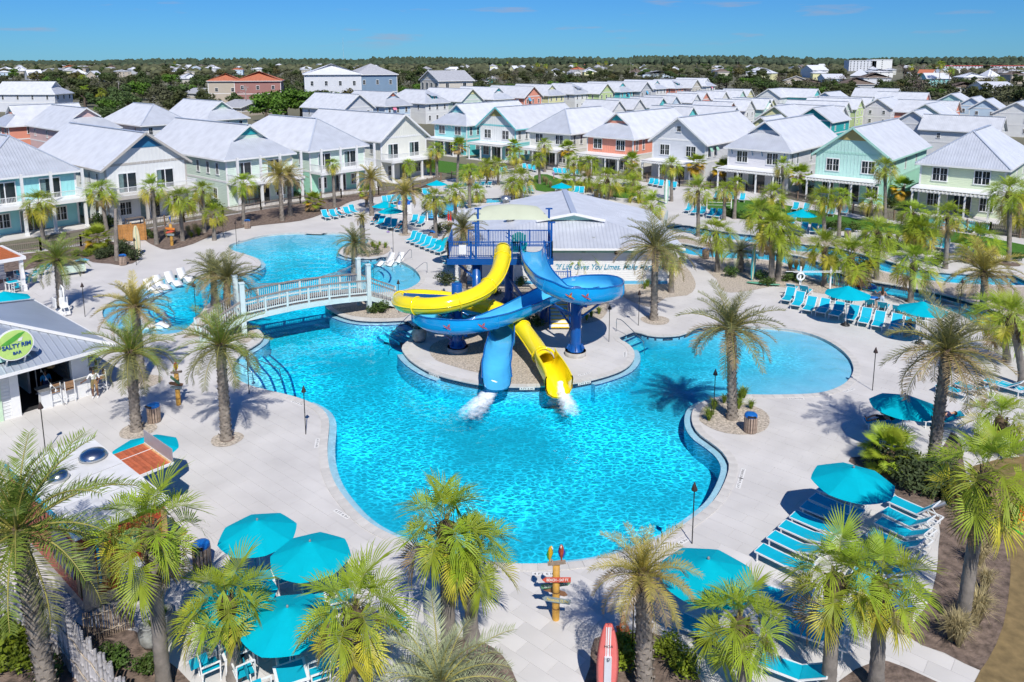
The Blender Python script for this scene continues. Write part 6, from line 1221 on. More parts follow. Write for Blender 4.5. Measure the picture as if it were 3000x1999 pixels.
# ---- bath house behind the tower ----
w1 = G('V', 1160, 800); yw = w1.y; xa, xb = w1.x - 17.3, w1.x
bh = thing('bath_house', 'white bath house with a low metal roof and teal script lettering', 'building', ((xa + xb) / 2, yw, 0)); OFF = -bh.location
ze = GY('V', 600, 492, yw - .7).z; m = MB(); m.box(xa, xb, yw, yw + 14, -.1, ze + .2); obj('wall', m, bh, OFF, mats=mat('bath_siding', (.74, .75, .75), .55, .04, band=(2, .17, .02)))
m = MB(); m.box(xa - .02, xb + .02, yw - .03, yw, ze - .55, ze - .02); obj('frieze', m, bh, OFF, mats=ACC['sage'])
m = MB(); m.box(xa - .02, xb + .02, yw - .025, yw, 0, .25); obj('base_trim', m, bh, OFF, mats=ACC['skyblue'])
rx = G('V', 360, 198, ze + 2.1).x; ry0 = G('V', 360, 198, ze + 2.1).y; zr = ze + 2.1; EX0, EX1, EY0, EY1 = xa - .8, xb + 1.2, yw - .8, yw + 14.8; slope = (zr - ze) / (EX1 - rx)
r_ = MB(); yg = ry0; kx = (yg - EY0); zg = ze + (zr - ze) * .72
gl, gr = rx - (rx - EX0) * (1 - .72) , rx + (EX1 - rx) * (1 - .72)
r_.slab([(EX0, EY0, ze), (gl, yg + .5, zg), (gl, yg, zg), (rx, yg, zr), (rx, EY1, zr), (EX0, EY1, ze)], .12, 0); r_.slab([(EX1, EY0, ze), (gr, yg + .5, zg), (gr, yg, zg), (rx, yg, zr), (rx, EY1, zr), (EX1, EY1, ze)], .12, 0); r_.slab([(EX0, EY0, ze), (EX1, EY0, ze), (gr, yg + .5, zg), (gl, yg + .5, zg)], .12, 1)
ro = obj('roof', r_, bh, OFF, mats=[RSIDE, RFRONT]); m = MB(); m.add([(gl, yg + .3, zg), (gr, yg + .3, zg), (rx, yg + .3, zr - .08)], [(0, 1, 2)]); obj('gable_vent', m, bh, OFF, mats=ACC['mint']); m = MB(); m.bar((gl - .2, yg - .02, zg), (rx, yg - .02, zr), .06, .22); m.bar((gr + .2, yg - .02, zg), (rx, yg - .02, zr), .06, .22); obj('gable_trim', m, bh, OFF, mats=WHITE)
m = MB(); m.bar((rx, yg, zr + .04), (rx, EY1, zr + .04), .5, .06); obj('ridge_cap', m, ro, mats=RIDGE)
m = MB(); m.bar((EX0, EY0 - .04, ze - .08), (EX1, EY0 - .04, ze - .08), .1, .16); obj('gutter', m, bh, OFF, mats=WHITE)
for r, x, y in (('W', 1030, 600), ('W', 998, 452)):
    p = G(r, x, y, ze + 1.0); m = MB(); m.lathe([(.32, -.8), (.32, .3), (.5, .3), (.5, .42), (.3, .62), (0, .7)], 14, p); obj('roof_vent', m, bh, OFF, mats=GALV)
text('lettering', '"If Life Gives You Limes, Make Margaritas"', .62, mat('teal_letters', (.01, .27, .42), .5, .05), bh, Vector(((G('V', 165, 650).x + GY('V', 1090, 660, yw).x) / 2 + .4, yw - .02, GY('V', 600, 655, yw).z)) + OFF, (PI / 2, 0, 0), .006, .35, 9.4, bold=.004)
m = MB(); p = GY('V', 718, 530, yw); m.box(p.x - .12, p.x + .12, yw - .2, yw, p.z - .12, p.z + .1); obj('wall_lamp', m, bh, OFF, mats=BLACK)
# ---- bridge ----
mw_ = mat('weathered_wood', (.27, .24, .22), .9, .25, 4, band=None); mp_ = mat('pale_aqua_paint', (.60, .71, .70), .6, .08, 2); mpk = mat('picket_paint', (.66, .72, .70), .6, .08, 2)
nl, nr = G('T', 300, 912), G('T', 1735, 652); bd = (nr - nl); bd.z = 0; BL = bd.length; br_ = math.atan2(bd.y, bd.x); BW = 2.0
bg = thing('footbridge', 'pale painted wooden footbridge with picket railings over the pool', 'bridge', nl, br_)
arch = lambda t: 1.32 + .22 * math.sin(PI * t)
for i in range(46):
    t0, t1 = i / 46, (i + 1) / 46; m = MB(); m.bar((BL * (t0 + .002), BW / 2, arch((t0 + t1) / 2)), (BL * (t1 - .002), BW / 2, arch((t0 + t1) / 2)), BW, .045); obj('plank', m, bg, mats=mw_)
def curvebar(nm, y, dz, w, h, mt): m = MB(); [m.bar((BL * i / 12, y, arch(i / 12) + dz), (BL * (i + 1) / 12, y, arch((i + 1) / 12) + dz), w, h) for i in range(12)]; obj(nm, m, bg, mats=mt)
for y in (0, BW): curvebar('side_beam', y, -.22, .1, .36, mp_); curvebar('handrail', y, 1.08, .2, .07, mw_); curvebar('lower_rail', y, .18, .06, .08, mpk)
for y in (0, BW):
    for i in range(62):
        t_ = (i + .5) / 62; m = MB() if i == 0 else m; m.bar((BL * t_, y, arch(t_) + .12), (BL * t_, y, arch(t_) + 1.05), .055, .03)
    obj('pickets', m, bg, mats=mpk)
    for i in range(1, 6): t_ = i / 6; m = MB(); m.box(BL * t_ - .06, BL * t_ + .06, y - .09, y + .05, arch(t_) - .4, arch(t_) + 1.05); obj('rail_post', m, bg, mats=mp_)
    for x in (0, BL): m = MB(); m.box(x - .15, x + .15, y - .15, y + .15, -.6, 3.55); m.box(x - .18, x + .18, y - .18, y + .18, 3.55, 3.62); obj('tall_post', m, bg, mats=mp_)
def bridge_stair(x0, sg, run_dir, nst=8):
    """straight stair down from a bridge end; run_dir is a unit vector in bridge coords"""
    d = Vector(run_dir).normalized(); s_ = Vector((-d.y, d.x, 0)); c = Vector((x0, BW / 2, 0)); H_ = 1.32
    for i in range(nst): p = c + d * (.2 + .3 * i); m = MB(); m.bar(p + Vector((0, 0, H_ * (1 - (i + 1) / (nst + 1)))), p + d * .3 + Vector((0, 0, H_ * (1 - (i + 1) / (nst + 1)))), BW - .1, .06); obj('stair_tread', m, bg, mats=mw_)
    L_ = .3 * nst + .3
    for k in (-BW / 2, BW / 2):
        a = c + s_ * k; b = a + d * L_; m = MB(); m.bar(a + Vector((0, 0, H_ - .2)), b + Vector((0, 0, .02)), .07, .32); obj('stair_stringer', m, bg, mats=mp_); m = MB(); m.bar(a + Vector((0, 0, H_ + 1.05)), b + Vector((0, 0, 1.05)), .18, .07); obj('stair_handrail', m, bg, mats=mw_)
        m = MB(); 
        for i in range(18): p = a.lerp(b, (i + .5) / 18); z = H_ * (1 - (i + .5) / 18); m.bar(p + Vector((0, 0, z)), p + Vector((0, 0, z + 1.02)), .05, .03)
        obj('pickets', m, bg, mats=mpk); m = MB(); m.box(b.x - .07, b.x + .07, b.y - .07, b.y + .07, -.05, 1.1); obj('rail_post', m, bg, mats=mp_)
e2 = G('T', 2105, 590); q = Matrix.Rotation(-br_, 3, 'Z') @ (e2 - nl); bridge_stair(BL, 1, (q - Vector((BL, BW / 2 - .9, 0))).xy.to_3d())
e1 = G('D', 1385, 800); q = Matrix.Rotation(-br_, 3, 'Z') @ (e1 - nl); bridge_stair(0, -1, (q - Vector((0, BW / 2, 0))).xy.to_3d())
m = MB()                                                    # diamond netting over the far side of the bridge
for i in range(44):
    x = BL * i / 44
    for sg in (1, -1):
        x2 = x + sg * 1.4
        if 0 <= x2 <= BL: m.bar((x, BW, arch(x / BL) + 1.1), (x2, BW, 3.3 - .9 * math.sin(PI * x2 / BL)), .014, .014)
obj('netting', m, bg, mats=mat('net_cord', (.3, .3, .3), .9, .1))
# ---- bar building at the left edge ----
A0 = G('O', 235, 1245); bar = thing('bar_building', 'open-fronted white bar with a metal hip roof at the left edge', 'building', A0, ROTL)
LX = lambda p: Matrix.Rotation(-ROTL, 3, 'Z') @ (Vector(p) - A0)     # world -> bar coordinates
kr = LX(G('O', 1025, 1018)); kl = LX(G('O', 490, 1180)); XR = kr.x + .15; DB = 10.5; ze = 2.75
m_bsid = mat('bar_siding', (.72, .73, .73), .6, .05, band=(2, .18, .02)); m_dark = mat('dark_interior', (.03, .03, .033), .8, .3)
def bx(nm, x0, x1, y0, y1, z0, z1, mt, par=None): m = MB(); m.box(x0, x1, y0, y1, z0, z1); return obj(nm, m, par or bar, mats=mt)
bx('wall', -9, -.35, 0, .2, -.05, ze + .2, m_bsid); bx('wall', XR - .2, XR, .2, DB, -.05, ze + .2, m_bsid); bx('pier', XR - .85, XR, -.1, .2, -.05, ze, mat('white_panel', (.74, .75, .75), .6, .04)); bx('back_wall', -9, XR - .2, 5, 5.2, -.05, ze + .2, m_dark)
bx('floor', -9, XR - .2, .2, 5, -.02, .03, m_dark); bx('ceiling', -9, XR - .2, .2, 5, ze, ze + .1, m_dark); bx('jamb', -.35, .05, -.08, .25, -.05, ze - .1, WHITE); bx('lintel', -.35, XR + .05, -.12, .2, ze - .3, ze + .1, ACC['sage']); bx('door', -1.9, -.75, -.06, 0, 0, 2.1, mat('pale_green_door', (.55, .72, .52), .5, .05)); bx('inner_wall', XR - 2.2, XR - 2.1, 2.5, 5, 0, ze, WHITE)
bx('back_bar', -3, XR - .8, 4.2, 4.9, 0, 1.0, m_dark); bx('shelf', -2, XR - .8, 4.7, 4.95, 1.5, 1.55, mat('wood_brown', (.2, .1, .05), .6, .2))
m = MB(); m.box(kl.x, kr.x, kl.y + .02, kl.y + .45, 0, 1.02); obj('counter', m, bar, mats=mat('white_panel', (.74, .75, .75), .6, .04)); m = MB(); m.box(kl.x - .12, kr.x + .1, kl.y - .18, kl.y + .6, 1.02, 1.08); ct = obj('counter_top', m, bar, mats=mat('granite', (.20, .20, .20), .3, .5, 30))
ov = 1.05; EX0, EX1, EY0, EY1 = -10, XR + ov, -ov, DB + .8; rx = EX1 - 6.0; zr = ze + 6.0 * .36; T_ = .12; r_ = MB(); ry = EY0 + 6.
r_.slab([(EX1, EY0, ze), (EX1, EY1, ze), (rx, EY1 - 6, zr), (rx, ry, zr)] if EY1 - 6 > ry else [(EX1, EY0, ze), (EX1, EY1, ze), (rx, (EY0 + EY1) / 2, zr)], T_, 0); apx = [(rx, ry, zr), (rx, EY1 - 6, zr)] if EY1 - 6 > ry else [(rx, (EY0 + EY1) / 2, zr)]
r_.slab([(EX0, EY0, ze), (EX1, EY0, ze), apx[0], (EX0, apx[0][1], zr)], T_, 1); r_.slab([(EX1, EY1, ze), apx[-1], (EX0, apx[-1][1], zr), (EX0, EY1, ze)], T_, 1); ro = obj('roof', r_, bar, mats=[mat('metal_roof_grey_side', (.50, .55, .62), .35, .06, .8, metal=.4, band=(1, .33, .03)), mat('metal_roof_grey_front', (.50, .55, .62), .35, .06, .8, metal=.4, band=(0, .33, .03))])
m = MB(); m.bar((EX1, EY0, ze + .04), (apx[0][0], apx[0][1], zr + .04), .26, .06); m.bar((EX1, EY1, ze + .04), (apx[-1][0], apx[-1][1], zr + .04), .26, .06); obj('hip_cap', m, ro, mats=WHITE)
m = MB(); gx_ = -1.6; m.slab([(gx_, -.4, ze + 1.75), (gx_ + 2.6, -.4, ze + .65), (gx_ + 2.6, 3.6, ze + 1.2), (gx_, 4.6, ze + 1.75)], .1, 0); m.slab([(gx_, -.4, ze + 1.75), (gx_ - 2.6, -.4, ze + .65), (gx_ - 2.6, 3.6, ze + 1.2), (gx_, 4.6, ze + 1.75)], .1, 0); dm = obj('dormer', m, bar, mats=[mat('metal_roof_grey_side', (.5, .55, .62))]); m = MB(); m.bar((gx_, -.42, ze + 1.75), (gx_ + 2.6, -.42, ze + .62), .06, .16); m.bar((gx_, -.42, ze + 1.75), (gx_ - 2.6, -.42, ze + .62), .06, .16); obj('dormer_trim', m, bar, mats=WHITE); m = MB(); m.add([(gx_ - 2.3, -.3, ze + .4), (gx_ + 2.3, -.3, ze + .4), (gx_, -.3, ze + 1.6)], [(0, 1, 2)]); obj('dormer_face', m, bar, mats=ACC['mint'])
m = MB(); m.bar((EX0, EY0 - .03, ze - .06), (EX1, EY0 - .03, ze - .06), .05, .16); m.bar((EX1 + .03, EY0, ze - .06), (EX1 + .03, EY1, ze - .06), .05, .16); obj('fascia', m, bar, mats=WHITE)
# round sign above the eave
nV = Vector((-math.sin(AU), math.cos(AU), 0)); sc_ = GP('O', 168, 432, A0 - nV * .75, nV); sr = .80
sg = thing('round_sign', 'round lime green bar sign with blue lettering above the eave', 'sign', sc_ - Vector((0, 0, sr)), ROTL)
m_lime = mat('lime_paint', (.50, .72, .20), .5, .08, 4); m_navy = mat('sign_blue', (.01, .07, .28), .5, .05); m_lz = mat('leaf_green', (.10, .40, .05), .5, .15, 5)
def disc(m, r_, y0, y1, mi=0, n=36, ex=1.): vs = [(ex * r_ * math.cos(2 * PI * i / n), y, sr + r_ * math.sin(2 * PI * i / n)) for y in (y0, y1) for i in range(n)]; m.add(vs, [tuple(range(n)), tuple(range(2 * n - 1, n - 1, -1))] + [((i + 1) % n, i, n + i, n + (i + 1) % n) for i in range(n)], mi)
m = MB(); disc(m, sr, -.04, .06, ex=1.06); obj('sign_border', m, sg, mats=WHITE); m = MB(); disc(m, sr * .93, -.05, -.02, ex=1.06); obj('sign_face', m, sg, mats=m_lime)
text('letters', 'SALTY RIM', .3, m_navy, sg, (.06, -.07, sr - .06), (PI / 2, 0, 0), .012, 0, 1.26, bold=.008); text('letters', 'BAR', .2, m_navy, sg, (.05, -.07, sr - .42), (PI / 2, 0, 0), .01, 0, .38, bold=.005)
m = MB(); m.add([(-.62, -.065, sr + .12), (-.3, -.065, sr + .06), (.05, -.065, sr + .22), (.35, -.065, sr + .45), (.5, -.065, sr + .58), (.2, -.065, sr + .56), (-.1, -.065, sr + .42), (-.4, -.065, sr + .26)], [tuple(range(8))]); obj('lizard_emblem', m, sg, mats=m_lz); m = MB(); m.add([(.12, -.068, sr + .15), (.3, -.068, sr + .14), (.38, -.068, sr + .34), (.2, -.068, sr + .3)], [(0, 1, 2, 3)]); obj('glass_emblem', m, sg, mats=WHITE); m = MB(); m.lathe([(0, 0), (.1, .0), (.06, .02)], 8, (-.72, -.07, sr + .1)); obj('flower_emblem', m, sg, mats=mat('pink_flower', (.75, .03, .25), .5))
m = MB(); m.bar((-.4, 0, .05), (-.4, .3, -.35), .06, .06); m.bar((.4, 0, .05), (.4, .3, -.35), .06, .06); obj('bracket', m, sg, mats=WHITE)
# pendant lamp, stools, poles with bulbs
pl = thing('pendant_lamp', 'woven pendant lamp glowing inside the open bar', 'lamp', GP('O', 582, 690, A0 + nV * 1.2, nV), ROTL); m = MB(); m.lathe([(.06, .28), (.2, .22), (.25, .1), (.2, 0)], 12); obj('shade', m, pl, mats=mat('rattan', (.45, .3, .14), .8, .3, 20)); em = bpy.data.materials.new('bulb_glow'); em.use_nodes = True; em.node_tree.nodes['Principled BSDF'].inputs['Emission Color'].default_value = (1, .55, .15, 1); em.node_tree.nodes['Principled BSDF'].inputs['Emission Strength'].default_value = 6; m = MB(); m.lathe([(0, .02), (.05, .05), (.05, .1), (0, .13)], 8); obj('bulb', m, pl, mats=em); m = MB(); m.tube((0, 0, .28), (0, 0, ze - pl.location.z), .008, n=4); obj('cord', m, pl, mats=BLACK)
m_slat = mat('stool_wood', (.33, .19, .10), .7, .25, 6)
def stool(loc, rz, label):
    t = thing('bar_stool', label, 'stool', loc, rz, 'bar stools at the counter')
    m = MB(); m.box(-.23, .23, -.22, .22, .74, .78); obj('seat', m, t, mats=m_slat)
    for i in range(5): m = MB(); m.box(-.21, .21, -.235, -.215, .86 + i * .075, .92 + i * .075); obj('back_slat', m, t, mats=m_slat)
    for sx in (-.23, .23):
        m = MB(); m.bar((sx, -.24, 0), (sx, -.22, 1.25), .04, .04); obj('leg', m, t, mats=FRAMEW); m = MB(); m.bar((sx, .24, 0), (sx, .22, .76), .04, .04); obj('leg', m, t, mats=FRAMEW); m = MB(); m.bar((sx, -.23, .3), (sx, .23, .3), .03, .03); m.bar((sx, -.22, .95), (sx, .2, .97), .04, .03); obj('side_rail', m, t, mats=FRAMEW)
    m = MB(); m.bar((-.23, .23, .3), (.23, .23, .3), .03, .03); m.bar((-.23, -.23, .3), (.23, -.23, .3), .03, .03); obj('foot_rail', m, t, mats=FRAMEW)
stool(G('O', 640, 1120), ROTL, 'left bar stool in front of the counter'); stool(G('O', 800, 1085), ROTL, 'right bar stool in front of the counter'); stool(G('O', 1160, 960), ROTL + PI / 2, 'bar stool at the corner beside the person in white'); stool(G('O', 1075, 850), ROTL + PI / 2, 'bar stool behind the corner in the roof shade')
def bulb_string(a, b, label, sag=.3, n=10):
    a, b = Vector(a), Vector(b); P = [a.lerp(b, i / n) - Vector((0, 0, sag * 4 * (i / n) * (1 - i / n))) for i in range(n + 1)]; t = thing('string_lights', label, 'string lights', P[n // 2], 0, 'strings of bulbs near the bar'); of = -t.location; m = MB(); m.path(P, .012, 4); obj('cable', m, t, of, mats=FRAMEW)
    for p in P[1:-1:2]: m = MB(); m.lathe([(.015, 0), (.02, -.05), (.05, -.1), (.045, -.16), (0, -.18)], 7, p); obj('bulb', m, t, of, mats=WHITE)
def light_pole(p, h, label): t = thing('light_pole', label, 'pole', p, 0, 'white poles for the string lights'); m = MB(); m.tube((0, 0, 0), (0, 0, h), .03, .025, 6); obj('pole', m, t, mats=FRAMEW); m = MB(); m.lathe([(.12, 0), (.12, .03), (0, .04)], 10); obj('foot', m, t, mats=FRAMEW); return p + Vector((0, 0, h))
q1 = light_pole(G('O', 435, 1000), 2.3, 'white light pole left of the bar stools'); q2 = light_pole(G('O', 1035, 755), 2.2, 'white light pole at the bar corner'); q3 = light_pole(G('O', 1397, 785), 2.6, 'white light pole beside the left date palm')
bulb_string(q1, G('O', 665, 960, 1.3), 'string of bulbs running down to the left stool'); bulb_string(q2, G('O', 1215, 655, 1.6), 'string of bulbs at the bar corner'); bulb_string(q3, G('O', 1560, 740, 1.7), 'string of bulbs by the date palm')
# ---- food trailer ----
zt = 2.95; ta = G('P', 505, 592, zt); TW_, TL_ = 2.83, 6.5
tr = thing('food_trailer', 'white roofed food trailer with red wood walls at the lower left', 'trailer', (ta.x, ta.y, 0), ROTL)
m_rw = mat('red_wood', (.42, .075, .03), .45, .2, 3, band=(2, .14, .012)); m_lw = mat('light_wood', (.60, .36, .17), .5, .2, 4); m_tro = mat('trailer_roof', (.70, .70, .69), .5, .12, 1.2); m_dia = mat('diamond_plate', (.5, .48, .45), .35, .3, 30, metal=.8); m_aq = mat('aqua_trim', (.01, .33, .50), .4, .05)
def bt(nm, x0, x1, y0, y1, z0, z1, mt, par=None): m = MB(); m.box(x0, x1, y0, y1, z0, z1); return obj(nm, m, par or tr, mats=mt)
bt('body', 0, TW_, 0, TL_, .45, zt - .08, m_rw); bt('skirt', .02, TW_ - .02, .02, TL_, 0.02, .45, m_dia); rf = bt('roof', -.08, TW_ + .08, -.08, TL_ + .08, zt - .08, zt, m_tro); bt('roof_rim', -.12, -.06, -.12, TL_ + .1, zt - .16, zt + .04, m_aq); bt('roof_rim', -.12, TW_ + .12, -.14, -.08, zt - .16, zt + .04, WHITE)
for y in (1.7, 3.4, 5.1): bt('roof_seam', 0, TW_, y - .015, y + .015, zt, zt + .012, mat('seam_grey', (.45, .45, .45), .8), rf)
for r, x, y, q in (('P', 612, 95, .5), ('P', 385, 235, .36)):
    p = Matrix.Rotation(-ROTL, 3, 'Z') @ (G(r, x, y, zt) - Vector((ta.x, ta.y, 0))); m = MB(); m.lathe([(q * .9, 0), (q, .05), (q, .12), (q * .8, .26), (q * .4, .33), (0, .35)], 18, p); obj('roof_vent', m, tr, mats=STEEL)
bt('ac_recess', .2, 1.3, .5, 1.6, zt, zt + .22, mat('seam_grey2', (.6, .6, .6), .5)); bt('corner_plate', -.02, .45, -.025, 0, .1, 2.3, m_dia)
bt('aqua_band', .5, .58, -.05, 0, .9, zt - .2, m_aq); bt('wood_frame', .6, .75, -.045, 0, .95, 2.5, m_lw); bt('wood_frame', .75, TW_, -.043, 0, .95, 1.08, m_lw); bt('wood_frame', .75, TW_, -.043, 0, 1.4, 1.52, m_lw); bt('wood_frame', TW_ - .16, TW_ + .02, -.047, 0, .95, 2.5, m_lw)
m = MB(); sr = .42; vs = [(1.55 + .42 * math.cos(2 * PI * i / 24), -.07, 1.95 + .42 * math.sin(2 * PI * i / 24)) for i in range(24)]; m.add(vs, [tuple(range(24))]); so = obj('logo_disc', m, tr, mats=m_lime); text('letters', 'SALTY RIM', .17, m_navy, tr, (1.55, -.08, 1.95), (PI / 2, 0, 0), .005, 0, .72); text('letters', 'BAR', .12, m_navy, tr, (1.55, -.08, 1.74), (PI / 2, 0, 0), .005, 0, .22)
bt('side_mural', -.03, 0, .6, 2.4, 1.0, 2.4, mat('mural_blue', (.05, .08, .22), .5, .8, 5)); bt('side_frame', -.035, 0, .1, .35, .6, 2.6, m_lw)
m = MB(); m.box(1.1, 1.75, -.8, -.1, .5, 1.25); ac = obj('air_conditioner', m, tr, mats=mat('ac_grey', (.55, .56, .58), .5, .1)); m = MB(); [m.box(1.12, 1.73, -.815, -.8, .55 + i * .07, .58 + i * .07) for i in range(10)]; obj('grille', m, ac, mats=GALV); bt('ac_stand', 1.05, 1.8, -.85, -.05, .3, .5, mat('moss_green', (.15, .22, .12), .8)); bt('step_box', 1.9, 2.7, -.6, 0, .3, 1.5, GALV)
hx = TW_; y0_, y1_ = 2.85, 5.3
hat = bt('hatch', hx, hx + 1.65, y0_, y1_, 2.42, 2.46, m_lw)
for i in range(11): a_ = hx + .08 + i * .135; m = MB(); m.box(a_, a_ + .125, y0_ + .06, y1_ - .06, 2.46, 2.485); obj('board', m, hat, mats=mat('orange_board', (.48, .13, .055), .5, .2, 5, rnd=.15))
m = MB(); m.box(hx, hx + 1.7, (y0_ + y1_) / 2 + .45, (y0_ + y1_) / 2 + .48, 2.486, 2.5); m.box(hx, hx + 1.7, y0_ - .03, y0_ + .02, 2.4, 2.5); m.box(hx + 1.65, hx + 1.7, y0_, y1_, 2.4, 2.5); obj('hatch_edge', m, hat, mats=WHITE); m = MB(); m.box(hx + 1.66, hx + 1.68, y0_ - .02, y1_, 2.5, 3.05); obj('screen', m, hat, mats=mat('frosted_panel', (.6, .58, .6), .3, .05, trans=.4)); bt('serving_shelf', hx, hx + .5, y0_, y1_, 1.1, 1.15, m_aq); bt('service_window', hx, hx + .02, y0_ + .1, y1_ - .1, 1.15, 2.3, m_dark)
m = MB(); m.bar((hx, y0_, 1.7), (hx + 1.3, y0_, 2.42), .03, .03); m.bar((hx, y1_, 1.7), (hx + 1.3, y1_, 2.42), .03, .03); obj('strut', m, tr, mats=GALV)
for y in (2.6, 3.5):
    for x in (.15, TW_ - .15): m = MB(); m.path([(x - .1, y, .36), (x + .1, y, .36)], .36, 16); w_ = obj('wheel', m, tr, mats=BLACK)
# ---- bamboo fence, picket fence ----
m_bam = mat('grey_bamboo', (.42, .40, .40), .7, .25, 4, band=(2, .42, .02), rnd=.2)
bf = thing('bamboo_fence', 'weathered grey bamboo pole fence at the lower left', 'fence', G('n', 250, 1990)); of = -bf.location; pts = [G('P', -60, 890, 2.), G('P', 345, 1010, 2.), G('P', 800, 1545, 2.), G('P', 1000, 1790, 2.)]; k = 0; rr = random.Random(4)
for a, b in zip(pts, pts[1:]):
    n = int((b - a).xy.length / .085)
    for i in range(n): p = a.lerp(b, i / n) + Vector((rr.uniform(-.03, .03), rr.uniform(-.03, .03), 0)); h = 1.9 + rr.uniform(-.35, .2); r_ = rr.uniform(.034, .055); m = MB(); m.path([(0, 0, -.02), (0, 0, h)], r_, 8, 0, False); m.path([(0, 0, h), (0, 0, h - .15)], r_ * .8, 8, 0, False); m.lathe([(r_, h), (r_ * .8, h)], 8); obj('bamboo_pole', m, bf, Vector((p.x, p.y, 0)) + of, mats=m_bam)
for z in (.6, 1.35):
    for a, b in zip(pts, pts[1:]): m = MB(); m.path([Vector((*a.lerp(b, i / 12).xy, z + .05 * math.sin(i * 2))) - U * .07 for i in range(13)], .02, 5); obj('rope', m, bf, of, mats=mat('rope', (.45, .38, .3), .9, .3))
a, b = G('P', 560, 1320), G('P', 880, 1205); pf = thing('driftwood_fence', 'short driftwood stick fence with ropes beside the trailer', 'fence', a); n = 22
for i in range(n): p = (b - a) * (i / (n - 1)); m = MB(); m.tube((p.x, p.y, -.02), (p.x + rr.uniform(-.04, .04), p.y, 1.0 + rr.uniform(-.12, .12)), .026, .02, 6); obj('stick', m, pf, mats=mat('driftwood', (.30, .235, .18), .9, .3, 5, rnd=.25))
for z in (.25, .9): m = MB(); m.path([(b - a) * (i / 12) + Vector((0, -.04, z + .03 * math.sin(i * 2.6))) for i in range(13)], .018, 5); obj('rope', m, pf, mats=mat('rope', (.45, .38, .3)))
# picket fences along the house rows
m_fence = mat('fence_wood', (.24, .20, .165), .9, .2, 3); m_fpost = mat('fence_post', (.20, .14, .095), .9, .2)
def picket(label, pts, h=1.1, step=.17):
    P = [G('n', *q) for q in pts]; t = thing('picket_fence', label, 'fence', P[0]); of = -t.location
    for a, b in zip(P, P[1:]):
        L_ = (b - a).length; n = max(1, round(L_ / 2.6)); m = MB(); [m.bar(a.lerp(b, i / n), a.lerp(b, i / n) + Vector((0, 0, h + .12)), .13, .13) for i in range(n + 1)]; obj('fence_posts', m, t, of, mats=m_fpost, kind='stuff'); m = MB()
        for z in (.3, h - .2): m.bar(a + Vector((0, 0, z)), b + Vector((0, 0, z)), .05, .09)
        obj('fence_rail', m, t, of, mats=m_fence); m = MB(); k = int(L_ / step); d = (b - a).normalized(); s_ = Vector((-d.y, d.x, 0)) * -.04
        for i in range(k): p = a.lerp(b, (i + .5) / k) + s_; m.bar(p + Vector((0, 0, .06)), p + Vector((0, 0, h + random.uniform(-.03, .03))), .085, .02)
        obj('pickets', m, t, of, mats=m_fence, kind='stuff')
picket('weathered picket fence in front of the right pergola houses', [(3080, 712), (2900, 684), (2700, 658), (2540, 636), (2420, 606), (2297, 581), (2187, 560), (2080, 552), (1990, 547), (1850, 528), (1700, 512), (1600, 496), (1535, 489)])
picket('weathered picket fence beside the lawn path', [(1531, 489), (1450, 502), (1380, 512), (1293, 530)])
picket('weathered picket fence in front of the left balcony houses', [(1290, 531), (1210, 562), (1110, 572), (1000, 580), (880, 597), (765, 615), (654, 633), (540, 652), (425, 672)])
picket('grey picket fence in front of the aqua house', [(345, 700), (238, 722), (120, 735), (0, 750), (-80, 762)])
